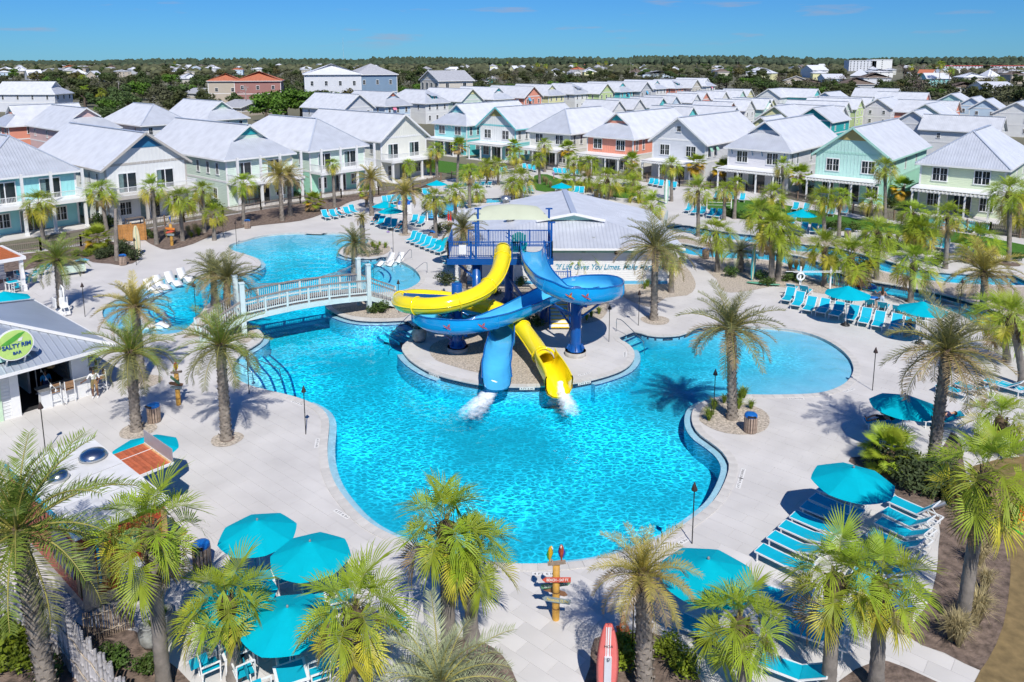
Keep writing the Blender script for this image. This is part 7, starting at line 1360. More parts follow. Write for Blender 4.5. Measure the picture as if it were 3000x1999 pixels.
# ================================================================== FURNITURE ================================
def dup(parts, t, of=(0, 0, 0)):
    """parts: list of (name, mesh, loc, rz or matrix)"""
    out = []
    for nm, me, lc, rz in parts: out.append(obj(nm, me, t, lc, rz))
    return out
LG = {}
def lounger_parts(ang):
    k = round(ang)
    if k in LG: return LG[k]
    a = R(ang); yb, L_, w, z = 1.16, .82, .33, .36; P = []
    f = MB()
    for x in (-w, w): f.bar((x, 0, z), (x, 1.9, z), .045, .05); f.bar((x, yb, z + .02), (x, yb + L_ * math.cos(a), z + .02 + L_ * math.sin(a)), .04, .045)
    f.bar((-w, 0, z), (w, 0, z), .045, .05); f.bar((-w, 1.9, z), (w, 1.9, z), .045, .05); f.bar((-w, yb + L_ * math.cos(a), z + .02 + L_ * math.sin(a)), (w, yb + L_ * math.cos(a), z + .02 + L_ * math.sin(a)), .04, .045)
    if ang > 8: f.bar((-w * .6, yb + .5 * L_ * math.cos(a), z + .5 * L_ * math.sin(a)), (-w * .6, 1.75, z), .025, .025); f.bar((w * .6, yb + .5 * L_ * math.cos(a), z + .5 * L_ * math.sin(a)), (w * .6, 1.75, z), .025, .025)
    P.append(('frame', f.mesh('frame', FRAMEW), (0, 0, 0), 0))
    s = MB(); n = 6; vs = [(x, yb * i / n + .01, z + .03 - .03 * math.sin(PI * i / n)) for i in range(n + 1) for x in (-w + .015, w - .015)]; s.add(vs, [(2 * i, 2 * i + 1, 2 * i + 3, 2 * i + 2) for i in range(n)]); s.add([(x, y, q - .008) for x, y, q in vs], [(2 * i + 2, 2 * i + 3, 2 * i + 1, 2 * i) for i in range(n)]); P.append(('seat_sling', s.mesh('seat_sling', SLING), (0, 0, 0), 0))
    s = MB(); vs = [(x, yb + L_ * i / n * math.cos(a) + .02 * math.sin(PI * i / n) * math.sin(a), z + .045 + L_ * i / n * math.sin(a) - .025 * math.sin(PI * i / n) * math.cos(a)) for i in range(n + 1) for x in (-w + .015, w - .015)]; s.add(vs, [(2 * i, 2 * i + 1, 2 * i + 3, 2 * i + 2) for i in range(n)]); s.add([(x, y + .006 * math.sin(a), q - .008) for x, y, q in vs], [(2 * i + 2, 2 * i + 3, 2 * i + 1, 2 * i) for i in range(n)]); P.append(('back_sling', s.mesh('back_sling', SLING), (0, 0, 0), 0))
    l = MB(); l.box(-.022, .022, -.022, .022, 0, z); lm = l.mesh('leg', FRAMEW)
    for x in (-w, w):
        for y in (.12, 1.78): P.append(('leg', lm, (x, y, 0), 0))
    LG[k] = P
    return P
def lounger_row(r, feet, head, label, ang=38, rev=False):
    """feet: pixels of the foot ends; head: pixel towards which the first one's head end points"""
    f0 = G(r, *feet[0]); h0 = G(r, *head); d = (h0 - f0); rz = math.atan2(d.y, d.x) - PI / 2 + (PI if rev else 0); n = len(feet)
    for i, (x, y) in enumerate(feet):
        p = G(r, x, y); q = rz + random.uniform(-.05, .05)
        if rev: p = p - Vector((-math.sin(q), math.cos(q), 0)) * 1.9
        t = thing('sun_lounger', ('turquoise sling lounger ' + label + (f', {NTH[i]} of {n}' if n > 1 else '')), 'sun lounger', p, q, 'turquoise sun loungers'); dup(lounger_parts(random.choice([ang, ang, ang + 6, ang - 5]) if ang > 12 else ang), t)
lounger_row('Q', [(0, 380), (95, 432), (205, 478), (340, 500), (470, 528), (622, 570), (757, 602), (888, 637), (1057, 672), (1193, 697)], (95, 285), 'in the front row by the right beach pool', 42)
lounger_row('Q', [(40, 300), (165, 325), (455, 385), (600, 410), (815, 455), (935, 485), (1085, 520), (1210, 548), (1335, 580)], (120, 205), 'facing the river behind the front row', 48, True)
lounger_row('U', [(1390, 918), (1450, 945), (1515, 972), (1580, 1000), (1655, 1030), (1725, 1055), (1790, 1080)], (1500, 868), 'in the slanting row left of the slide tower', 48)
lounger_row('U', [(1850, 1150), (1870, 1190), (1880, 1245)], (2030, 1128), 'lying flat below the slide tower corner', 4)
lounger_row('U', [(300, 598), (405, 583), (500, 562), (600, 545), (685, 520)], (175, 540), 'in the row along the left mulch bed', 45)
lounger_row('U', [(895, 662), (960, 690), (1050, 718), (1145, 738), (1235, 762), (1440, 668), (1530, 690)], (985, 610), 'in the shade of the twin umbrellas', 42)
lounger_row('U', [(1090, 395), (1160, 385), (1225, 372), (1300, 358), (1440, 350)], (1040, 350), 'beside the towel cabinet', 45)
lounger_row('W', [(395, 415), (415, 412)], (360, 385), 'by the river bend', 45)
lounger_row('W', [(560, 372), (605, 366), (648, 361), (692, 357), (736, 353), (780, 350), (828, 348), (880, 346)], (540, 352), 'in the curved row along the river bend', 48, True)
lounger_row('W', [(915, 245), (950, 243), (985, 238), (1015, 232)], (890, 232), 'by the palms on the lawn path', 45)
lounger_row('W', [(1150, 210), (1190, 216), (1225, 224)], (1130, 192), 'at the fence corner on the lawn', 45)
lounger_row('W', [(1385, 245), (1420, 247), (1460, 250), (1505, 255), (1555, 258)], (1365, 225), 'below the coral house fence', 45)
lounger_row('W', [(1085, 388), (1150, 390), (1205, 390)], (1065, 372), 'behind the big round palm', 45)
lounger_row('W', [(1395, 378), (1440, 380), (1490, 392), (1530, 396), (1572, 402)], (1412, 360), 'right behind the bath house ridge', 42)
lounger_row('W', [(2100, 330), (2140, 337), (2180, 345), (2235, 352), (2280, 360)], (2120, 312), 'in front of the grey white house fence', 45)
lounger_row('X', [(225, 392), (280, 398), (335, 402), (405, 410)], (245, 368), 'at the fence below the lavender house', 45)
lounger_row('X', [(20, 485), (65, 500), (120, 508), (180, 520), (230, 526)], (60, 462), 'on the deck beside the lawn net', 42)
lounger_row('X', [(765, 475), (840, 482)], (800, 440), 'left pair on the lawn under the mint house', 42)
lounger_row('X', [(960, 500), (1015, 508), (1110, 500)], (995, 465), 'right three on the lawn under the mint house', 42)
lounger_row('X', [(740, 575), (830, 620), (895, 632), (950, 640)], (770, 540), 'around the lawn umbrella', 40)
lounger_row('X', [(1640, 578), (1700, 585), (1775, 595), (1920, 612), (1985, 622), (2070, 642)], (1665, 545), 'at the fence below the pale green house', 45)
lounger_row('X', [(1570, 715), (1625, 725), (1690, 735), (1755, 742), (1800, 750)], (1590, 675), 'on the far river bank', 45)
lounger_row('I', [(632, 845), (700, 768), (765, 705), (828, 648), (888, 592), (940, 545), (985, 492)], (900, 975), 'in the long row under the right front umbrella', 14)
lounger_row('I', [(1390, 560), (1350, 625), (1318, 685), (1268, 752)], (1545, 630), 'facing the long row', 40)
lounger_row('I', [(172, 1262)], (470, 1395), 'flat in front of the lower right umbrella', 4)
lounger_row('I', [(600, 1075), (835, 1180), (770, 1285), (640, 1490)], (745, 1120), 'among the lower right palms', 34)
lounger_row('I', [(1180, 905), (1170, 985), (1155, 1050)], (1320, 960), 'behind the lower right palm pair', 30)
lounger_row('Z', [(1250, 1420), (1640, 1400)], (1460, 1440), 'under the shaded umbrella', 30)
lounger_row('Z', [(1750, 1165), (1880, 1150), (2080, 1130), (2180, 1150)], (1900, 1215), 'behind the leaning date palm', 30)
# ---- umbrellas ----
RU = 1.5
def panel_mesh(r_, z0, z1):
    m = MB(); n = 5; vs = []; vs.append((0, 0, z1))
    for i in range(1, n + 1):
        q = i / n
        for j in range(5):
            a = -PI / 8 + PI / 4 * j / 4; e_ = 1 - .05 * math.sin(PI * j / 4) * q; vs.append((r_ * q * e_ * math.cos(a) / math.cos(PI / 8) * math.cos(PI / 8), r_ * q * e_ * math.sin(a), z1 + (z0 - z1) * q ** 1.06 - .02 * math.sin(PI * j / 4) * q))
    fs = [(0, 1 + j, 2 + j) for j in range(4)]
    for i in range(n - 1):
        for j in range(4): o = 1 + i * 5 + j; fs.append((o, o + 5, o + 6, o + 1))
    m.add(vs, fs, 0, False); return m.mesh('canopy_panel', TEAL)
PAN = panel_mesh(RU, 2.22, 2.78)
_m = MB(); _m.tube((0, 0, 0), (0, 0, 2.8), .026, n=8); UPOLE = _m.mesh('pole', FRAMEW); _m = MB(); _m.lathe([(0, 0), (.3, 0), (.3, .07), (.12, .12), (.05, .3)], 14); UBASE = _m.mesh('base', BLACK); _m = MB(); _m.lathe([(.42, 2.64), (.2, 2.75), (0, 2.83)], 8); UCAP = _m.mesh('vent_cap', TEAL); _m = MB(); _m.lathe([(.02, 2.8), (.045, 2.85), (.03, 2.9), (0, 2.92)], 8); UFIN = _m.mesh('finial', mat('finial_grey', (.25, .27, .28), .5)); _m = MB(); _m.bar((0, 0, 2.72), (RU * .98, 0, 2.2), .02, .02); _m.bar((0, 0, 2.1), (RU * .5, 0, 2.46), .016, .016); URIB = _m.mesh('rib', FRAMEW)
def umbrella(r, x, y, label, k=1., tilt=(0, 0)):
    p = G(r, x, y, 2.86 * k); t = thing('patio_umbrella', label, 'umbrella', (p.x, p.y, 0), random.uniform(0, .7), 'turquoise umbrellas', scale=k)
    ob = obj('pole', UPOLE, t); obj('base', UBASE, t); cp_ = obj('vent_cap', UCAP, t); obj('finial', UFIN, t)
    for i in range(8): obj('canopy_panel', PAN, t, (0, 0, 0), i * PI / 4 + PI / 8); obj('rib', URIB, t, (0, 0, 0), i * PI / 4)
    return t
UM = [('G', 1478, 632, 'turquoise umbrella, left of the two in front of the trailer'), ('G', 1782, 755, 'turquoise umbrella, right of the two in front of the trailer'), ('G', 1330, 985, 'turquoise umbrella half hidden by the yellow fan palm'), ('G', 1652, 1132, 'turquoise umbrella nearest the bottom edge at left'), ('I', 345, 855, 'turquoise umbrella above the lower right loungers'), ('I', 1180, 330, 'turquoise umbrella over the long lounger row'),
      ('Z', 1535, 1185, 'shaded turquoise umbrella behind the leaning date palm'), ('Z', 1142, 438, 'turquoise umbrella over the front lounger row'), ('Z', 1660, 545, 'rippled turquoise umbrella right of the standing woman'), ('C', 825, 1088, 'turquoise umbrella on the lawn'), ('U', 1062, 325, 'left of the twin umbrellas by the towel cabinet'), ('U', 1150, 398, 'right of the twin umbrellas by the towel cabinet'), ('U', 1785, 35, 'small turquoise umbrella by the left fence'), ('U', 1960, 805, 'turquoise umbrella behind the slide tower railing'), ('G', 832, 158, 'turquoise umbrella behind the trailer hatch'), ('W', 1425, 300, 'turquoise umbrella hidden among the palms behind the bath house'), ('S', 60, 965, 'turquoise umbrella at the left edge behind the bar roof')]
for a in UM: umbrella(*a, k={'U': .92, 'W': .92, 'G': .88}.get(a[0], 1.))
# ---- dining sets ----
def dining_chair(p, rz, label):
    t = thing('dining_chair', label, 'chair', p, rz, 'turquoise sling dining chairs'); m = MB()
    for sx in (-.26, .26): m.bar((sx, -.24, 0), (sx, -.26, .62), .035, .035); m.bar((sx, .24, 0), (sx, .3, .88), .035, .035); m.bar((sx, -.27, .62), (sx, .28, .62), .05, .03); m.bar((sx, -.24, .42), (sx, .26, .42), .03, .03)
    m.bar((-.26, .3, .88), (.26, .3, .88), .035, .035); obj('frame', m, t, mats=FRAMEW); m = MB(); m.box(-.25, .25, -.24, .24, .42, .435); obj('seat_sling', m, t, mats=SLING); m = MB(); m.bar((0, .255, .5), (0, .295, .86), .5, .012); obj('back_sling', m, t, mats=SLING)
def dining_set(c, rz, where, chairs=(0, 1, 2, 3), w=.9):
    c = Vector((c.x, c.y, 0)); t = thing('dining_table', f'square white table with turquoise top {where}', 'table', c, rz, 'square outdoor tables'); m = MB(); m.box(-w / 2, w / 2, -w / 2, w / 2, .70, .74); obj('tabletop', m, t, mats=FRAMEW); m = MB(); m.box(-w / 2 + .08, w / 2 - .08, -w / 2 + .08, w / 2 - .08, .74, .746); obj('top_panel', m, t, mats=SLING)
    for sx in (-1, 1):
        for sy in (-1, 1): m = MB(); m.box(sx * (w / 2 - .06) - .03, sx * (w / 2 - .06) + .03, sy * (w / 2 - .06) - .03, sy * (w / 2 - .06) + .03, 0, .7); obj('leg', m, t, mats=FRAMEW)
    for k in chairs:
        a = rz + k * PI / 2; p = c + Vector((math.sin(a) * -.78, math.cos(a) * .78, 0)); dining_chair(p, a, f'turquoise sling chair {where}, ' + ['far side', 'left side', 'near side', 'right side'][k])
for r, x, y, w_, q in (('G', 1478, 632, 'under the left trailer umbrella', .5), ('G', 1782, 755, 'under the right trailer umbrella', .35), ('G', 1330, 985, 'under the umbrella behind the yellow palm', .6), ('G', 1652, 1132, 'under the nearest left umbrella', .45)): dining_set(G(r, x, y, 2.86), q, w_)
dining_set(G('S', 220, 960), .9, 'under the orange pergola front', (0, 2, 3)); dining_set(G('S', 380, 830), .9, 'deeper under the orange pergola', (0, 3))
p = G('H', 370, 1130); dining_chair(G('H', 340, 1290), 2.4, 'turquoise chair behind the lower fan palm'); dining_chair(G('P', 1410, 1380), 1.2, 'turquoise chair left of the yellow fan palm')
for i, (x, y) in enumerate(((660, 715), (760, 690))): dining_chair(G('S', x, y), -.5, f'turquoise lounge seat, {["left", "right"][i]} of the pair beside the towel cart')
# ---- torches ----
_m = MB(); _m.tube((0, 0, -.05), (0, 0, 2.2), .022, n=6); TP = _m.mesh('pole', BLACK); _m = MB(); _m.lathe([(.03, 2.18), (.05, 2.2), (.115, 2.2), (.12, 2.23), (.015, 2.52), (0, 2.54)], 12); THD = _m.mesh('torch_head', mat('torch_bronze', (.05, .032, .028), .5, .2))
TOR = [('D', 587, 655, 'beside the left pool entry'), ('D', 1352, 655, 'at the bridge stair foot'), ('D', 1718, 1185, 'at the front left steps'), ('D', 2108, 1465, 'on the left pool bulge'), ('Z', 212, 1335, 'in the beach pool pebble ring'), ('Z', 1308, 1163, 'on the deck right of the beach pool'), ('I', 250, 772, 'by the lower right pool edge'), ('H', 1672, 1430, 'beside the brownish date palm'), ('U', 1188, 1040, 'on the planter spit deck'), ('T', 2075, 660, 'under the bridge stair rail'), ('D', 1632, 165, 'at the back pool corner'), ('S', 2238, 540, 'beside the left surfboard'), ('Q', 482, 195, 'by the life ring stand'), ('E', 1756, 1012, 'on the slide island'), ('E', 1950, 905, 'beside the large date palm'), ('H', 578, 1290, 'behind the front palm pair'), ('Q', 1703, 450, 'at the right river steps'), ('P', 300, 60, 'behind the trailer'), ('A', 1540, 1270, 'behind the back pool'), ('W', 1840, 430, 'on the path behind the bath house')]
for r, x, y, w_ in TOR: t = thing('tiki_torch', f'tall dark tiki torch {w_}', 'torch', G(r, x, y), 0, 'tiki torches'); obj('pole', TP, t); obj('torch_head', THD, t)
# ---- litter bins ----
_m = MB(); _m.lathe([(.0, .04), (.26, .04), (.26, .84), (0, .84)], 16); BINB = _m.mesh('liner', mat('bin_dark', (.05, .045, .05), .7)); _m = MB(); _m.box(-.042, .042, -.015, .015, .03, .82); BINS = _m.mesh('slat', mat('bin_slat', (.36, .27, .21), .75, .3, 6, rnd=.25)); _m = MB(); _m.lathe([(.31, .80), (.31, .90), (.27, .96), (.15, .99), (0, 1.0)], 20); BINT = _m.mesh('lid', mat('blue_plastic', (.01, .13, .45), .35, .08)); _m = MB(); _m.box(-.2, .2, -.33, -.26, .86, .94); BINO = _m.mesh('lid_opening', BLACK)
for r, x, y, w_ in [('D', 1065, 1378, 'near the wind-bent palm'), ('Z', 465, 1448, 'beside the beach pool pebble ring'), ('I', 1450, 1258, 'behind the lower right palm pair'), ('D', 850, 298, 'by the left surfboard bed'), ('A', 1707, 1222, 'at the left mulch bed edge'), ('X', 1135, 652, 'at the lawn edge'), ('Q', 862, 425, 'beside the standing woman'), ('U', 1732, 868, 'behind the slanting lounger row'), ('G', 1165, 905, 'behind the food trailer'), ('V', 1490, 580, 'by the river path'), ('W', 1690, 410, 'behind the bath house ridge')]:
    t = thing('litter_bin', f'slatted wooden litter bin with blue lid {w_}', 'bin', G(r, x, y), random.uniform(-.5, .5), 'slatted litter bins'); obj('liner', BINB, t); obj('lid', BINT, t); obj('lid_opening', BINO, t)
    for i in range(16): a = i * PI / 8; obj('slat', BINS, t, (.3 * math.sin(a), -.3 * math.cos(a), 0), a)
# ---- totem signposts with parrots ----
m_tot = mat('bamboo_totem', (.55, .30, .06), .6, .25, 4); m_totb = mat('totem_ring', (.16, .08, .03), .8, .2)
def parrot(parent, loc, rz, body, wing):
    m = MB(); m.path([(0, .03, -.32), (0, .015, -.1), (0, 0, .05), (0, -.02, .16), (0, -.05, .25), (0, -.07, .3)], [.015, .05, .085, .075, .06, .03], 10); o = obj('parrot', m, parent, loc, rz, mats=mat('parrot_' + body, {'red': (.6, .02, .02), 'yellow': (.75, .5, .02), 'blue': (.02, .2, .6)}[body], .5, .15, 12))
    for sx in (-1, 1): m = MB(); m.path([(sx * .06, 0, .14), (sx * .085, .02, 0), (sx * .05, .04, -.2)], [.03, .045, .01], 7); obj('wing', m, o, mats=mat('wing_' + wing, {'blue': (.02, .1, .5), 'green': (.03, .3, .05), 'yellow': (.8, .55, .02)}[wing], .5))
    m = MB(); m.path([(0, -.09, .29), (0, -.14, .27), (0, -.145, .23)], [.028, .022, .004], 7); obj('beak', m, o, mats=mat('beak', (.7, .65, .55), .4)); return o
def board(parent, z, rz, w, body, col, tcol, ang=0., y=-.17):
    m = MB(); P = [(-w / 2, 0), (-w / 2 + .1, .085), (w / 2, .085), (w / 2, -.085), (-w / 2 + .1, -.085)]; vs = [(x, yy, q) for yy in (-.012, .012) for x, q in P]; n = 5; m.add(vs, [tuple(range(n)), tuple(range(2 * n - 1, n - 1, -1))] + [((i + 1) % n, i, n + i, n + (i + 1) % n) for i in range(n)])
    o = obj('sign_board', m, parent, (0, y, z), rz, mats=col); o.rotation_euler = (0, ang, rz); 
    if body: text('letters', body, .13, tcol, o, (.04, -.016, 0), (PI / 2, 0, 0), .002, 0, w * .78, bold=.002)
    return o
def totem(r, x, y, H_, label, boards, birds, k=1.):
    t = thing('totem_signpost', label, 'signpost', G(r, x, y), 0, scale=k); m = MB(); m.lathe([(.12, -.02), (.125, H_ * .2), (.115, H_ * .22), (.125, H_ * .24), (.12, H_ * .5), (.11, H_ * .52), (.12, H_ * .54), (.115, H_), (0, H_)], 12); o = obj('post', m, t, mats=m_tot)
    for z in (.22, .52, .78): m = MB(); m.lathe([(.127, H_ * z - .02), (.127, H_ * z + .02)], 12); obj('ring', m, o, mats=m_totb)
    m = MB(); m.bar((-.28, 0, H_ + .05), (.3, 0, H_ + .12), .09, .1); m.tube((-.1, 0, H_), (-.15, 0, H_ + .2), .05, .03, 6); obj('perch', m, t, mats=mat('driftwood', (.3, .23, .18)))
    for b in boards: board(t, *b)
    for b in birds: parrot(t, *b)
    return t
RED_, GRN_, GRY_, BRN_ = mat('board_red', (.55, .09, .05), .6, .15, 6), mat('board_green', (.10, .24, .14), .7, .2, 6), mat('board_grey', (.22, .27, .28), .8, .2, 6), mat('board_brown', (.25, .13, .07), .8, .2, 6); LW_, LY_ = mat('letter_white', (.8, .8, .78), .6), mat('letter_yellow', (.8, .6, .1), .6)
totem('H', 1233, 1205, 1.95, 'bamboo signpost with two parrots and arrow boards in front of the pool', [(1.55, 0, .92, 'BEACH - 547 FT.', RED_, LW_, 0.), (1.12, PI, .98, 'St. Somewhere - 0 ft', GRN_, LW_, .16, .17), (.82, .1, .95, '', GRY_, LY_, .25), (.88, PI - .3, .8, '', BRN_, LY_, -.1, .16)], [((-.2, 0, 2.35), .5, 'yellow', 'green'), ((.16, 0, 2.4), -.2, 'red', 'blue')])
for o in [o for o in bpy.data.objects if o.name.startswith('sign_board')]:
    if not o.children and o.data.materials[0] == GRY_: text('letters', 'Pensacola 72.7mi', .13, LY_, o, (.04, -.016, 0), (PI / 2, 0, 0), .002, 0, .72)
    if o.children and abs(o.rotation_euler.z - PI) < .01: c_ = o.children[0]; c_.location = (.0, .016, 0); c_.rotation_euler = (PI / 2, 0, PI)
totem('D', 1232, 1262, 1.75, 'bamboo signpost with a red macaw near the bar', [(1.45, 2.6, .8, '', GRN_, LW_, -.3), (1.25, .6, .75, '', BRN_, LW_, .4), (1.05, .3, .6, '', GRY_, LW_, .2)], [((0, 0, 2.15), .2, 'red', 'yellow')])
totem('A', 1186, 1340, 1.8, 'orange signpost with a blue macaw in the left mulch bed', [(1.45, 0, .8, '', mat('board_orange', (.65, .2, .03), .6), LW_, .1), (1.2, .4, .7, '', RED_, LW_, -.2), (.95, .2, .6, '', GRY_, LW_, .1)], [((0, 0, 2.2), .2, 'blue', 'yellow')], 1.2)
totem('E', 765, 600, 1.6, 'small signpost behind the left blue slide post', [(1.3, .2, .7, '', BRN_, LW_, .1), (1.1, 2.8, .7, '', GRY_, LW_, .1)], [((0, 0, 2.0), .2, 'red', 'yellow')])
# ---- surfboards ----
def surfboard(r, x, y, label, H_, w, mt, rz=0., lean=.08, stripe=None, kind='surfboard'):
    p = G(r, x, y); t = thing('surfboard', label, 'surfboard', p, rz); t.rotation_euler = (-lean, 0, rz); n = 22; m = MB(); pr = []
    for i in range(n + 1):
        q = i / n; ww = w / 2 * (math.sin(PI * (.04 + .92 * q)) ** .55); pr.append((ww, H_ * q))
    for sgn in (1,):
        vs = []
        for ww, z in pr: th_ = .035 * (ww / (w / 2)) + .006; vs += [(-ww, 0, z), (-ww * .7, -th_, z), (ww * .7, -th_, z), (ww, 0, z), (ww * .7, th_, z), (-ww * .7, th_, z)]
        fs = [(i * 6 + j, i * 6 + (j + 1) % 6, (i + 1) * 6 + (j + 1) % 6, (i + 1) * 6 + j) for i in range(n) for j in range(6)]; m.add(vs, fs, 0, True)
    obj('board', m, t, mats=mt)
    if stripe:
        for dx, sw, sm in stripe: m = MB(); m.box(dx - sw / 2, dx + sw / 2, -.047, -.036, H_ * .04, H_ * .97); obj('stripe', m, t, mats=sm)
    return t
s1 = surfboard('n', 1776, 2075, 'pink coral surfboard with white stripes standing at the bottom edge', 2.75, .62, mat('pink_board', (.78, .17, .15), .3, .05, coat=.4), 0, -.03, [(-.06, .025, WHITE), (0, .05, WHITE), (.06, .025, WHITE)]); m = MB(); m.box(-.1, .1, -.1, -.05, .2, 1.75); obj('shower_panel', m, s1, mats=mat('panel_grey', (.62, .63, .66), .4, .05)); m = MB(); m.lathe([(.0, 0), (.04, .0), (.04, .05), (0, .06)], 8, (0, -.12, 1.68)); obj('shower_valve', m, s1, mats=STEEL); text('letters', 'MOA', .12, BLACK, s1, (0, -.05, 2.05), (PI / 2, 0, 0), .002, .2, .24)
m_bc = mat('cream_board', (.72, .66, .42), .35, .06, coat=.3); surfboard('A', 952, 1410, 'cream surfboard standing beside the wooden gate at left', 2.9, .62, m_bc, .3, -.05, [(0, .06, mat('stripe_green', (.35, .5, .35), .4)), (.08, .02, mat('stripe_orange', (.6, .3, .08), .4))])
surfboard('Z', 478, 405, 'teal and cream surfboard standing by the river path', 3.0, .55, mat('teal_board', (.06, .38, .42), .35, .1, coat=.3), .5, -.03, [(.0, .12, m_bc)]); o = surfboard('Z', 440, 425, 'green surfboard lying flat at the foot of the teal one', 2.6, .6, mat('green_board', (.12, .36, .24), .4, .1), 0, 0); o.rotation_euler = (PI / 2 - .02, 0, 1.2); o.location.z = .12
surfboard('W', 2225, 465, 'pale green surfboard sign standing by the right lawn', 3.2, .6, mat('palegreen_board', (.35, .58, .45), .4, .1), -.3, 0, [(0, .2, WHITE)]); surfboard('V', 1130, 330, 'grey surfboard standing at the bath house corner', 2.2, .6, mat('grey_board', (.45, .5, .5), .4, .1), .6, -.2)
# ---- traffic cone, pots, toys ----
t = thing('traffic_cone', 'orange traffic cone beside the pink surfboard bed', 'cone', G('H', 1620, 1275)); m = MB(); m.lathe([(.15, .03), (.03, .66), (0, .67)], 14); obj('cone', m, t, mats=mat('cone_orange', (.8, .12, .01), .5)); m = MB(); m.box(-.2, .2, -.2, .2, 0, .035); obj('foot', m, t, mats=mat('cone_orange', (.8, .12, .01))); m = MB(); m.box(-.06, .06, -.13, -.1, .2, .3); obj('reflector', m, t, mats=WHITE)
def pot(r, x, y, s, label): t = thing('plant_pot', label, 'pot', G(r, x, y), 0, scale=s); m = MB(); m.lathe([(0, 0), (.3, 0), (.42, .25), (.45, .55), (.34, .8), (.38, .85), (.3, .84), (.28, .7), (0, .7)], 18); obj('pot', m, t, mats=mat('stone_pot', (.33, .34, .33), .8, .3, 6)); obj('plant', SH['t'][0], t, (0, 0, .68), scale=.5)
pot('E', 512, 1008, 1.1, 'grey stone pot on the left end of the slide island'); pot('P', 1005, 1320, .9, 'grey glazed pot beside the driftwood fence'); pot('P', 1090, 1240, .9, 'pale pot behind the trailer palm')
t = thing('play_set', 'orange yellow and green plastic four-in-a-row toy at the right edge', 'toy', G('I', 2140, 680), .5); m_or, m_ye, m_gr = mat('toy_orange', (.8, .16, .01), .4), mat('toy_yellow', (.85, .55, .01), .4), mat('toy_green', (.05, .5, .06), .4)
for x in (-.45, .45): m = MB(); m.box(x - .05, x + .05, -.3, .3, 0, .06); m.box(x - .05, x + .05, -.06, .06, 0, 1.1); obj('upright', m, t, mats=m_gr)
for i in range(7):
    for j in range(6): m = MB() if (i, j) == (0, 0) else m; a_ = -.39 + i * .13; z_ = .3 + j * .13; m.path([(a_ + .05 * math.cos(q), 0, z_ + .05 * math.sin(q)) for q in (2 * PI * k / 8 for k in range(8))], .02, 4, closed=True)
obj('grid', m, t, mats=m_or)
for i, (x, z) in enumerate(((-.39, .3), (-.26, .3), (.13, .43), (0, .3), (.26, .3))): m = MB(); m.path([(x, -.025, z), (x, .025, z)], .045, 12); obj('counter_disc', m, t, mats=m_ye)
m = MB(); m.lathe([(.05, .0), (.12, .02), (.12, .06), (.05, .08), (.05, .0)], 12); o = obj('yellow_ring', m, None, G('I', 2045, 658), mats=m_ye); tag(o, 'small yellow toy ring on the dry lawn', 'toy')
t = thing('spotlight', 'grey landscape floodlight lying in the right mulch bed', 'light', G('I', 1665, 575), .4); m = MB(); m.path([(-.3, 0, .18), (.05, 0, .2), (.28, 0, .22)], [.1, .12, .13], 10); obj('housing', m, t, mats=GALV); m = MB(); m.tube((0, 0, 0), (0, 0, .15), .03); obj('stake', m, t, mats=BLACK)
# ---- in-pool ledge chaises ----
def chaise(r, x, y, rz, label, wd=.12):
    p = G(r, x, y, -.13); t = thing('ledge_chaise', label, 'pool lounger', (p.x, p.y, -.22), rz, 'white in-pool loungers'); pr = [(0, .12), (.2, .16), (.5, .34), (.75, .36), (1.0, .22), (1.2, .16), (1.4, .3), (1.65, .62), (1.85, .95)]; pr = [tuple(q) for q in smooth([(a, b) for a, b in pr], 4, False)]; m = MB(); vs = []
    for a, b in pr: vs += [(-.34, a, b), (.34, a, b), (.34, a + .02, b - .07), (-.34, a + .02, b - .07)]
    n = len(pr); m.add(vs, [(i * 4 + j, i * 4 + (j + 1) % 4, i * 4 + 4 + (j + 1) % 4, i * 4 + 4 + j) for i in range(n - 1) for j in range(4)] + [(3, 2, 1, 0), (4 * n - 4, 4 * n - 3, 4 * n - 2, 4 * n - 1)], 0, True); obj('shell', m, t, mats=WHITE); m = MB(); m.box(-.3, .3, .35, .9, -.1, .28); m.add([(-.3, 1.25, -.1), (.3, 1.25, -.1), (.3, 1.8, -.1), (-.3, 1.8, -.1), (-.3, 1.3, .1), (.3, 1.3, .1), (.3, 1.82, .8), (-.3, 1.82, .8)], [(0, 1, 5, 4), (1, 2, 6, 5), (2, 3, 7, 6), (3, 0, 4, 7)]); obj('support', m, t, mats=WHITE)
for i, (r, x, y, q, w_) in enumerate([('D', 1100, 490, .9, 'nearest in the left pool row'), ('D', 1160, 465, .9, 'second in the left pool row'), ('D', 1240, 438, .9, 'third in the left pool row'), ('D', 1325, 412, .9, 'farthest in the left pool row'), ('U', 960, 1215, -.7, 'left of the two by the planter spit'), ('U', 1110, 1215, -.6, 'right of the two by the planter spit'), ('D', 1170, 720, 1.6, 'alone at the near side of the left pool')]): chaise(r, x, y, q, 'white moulded in-pool lounger ' + w_)
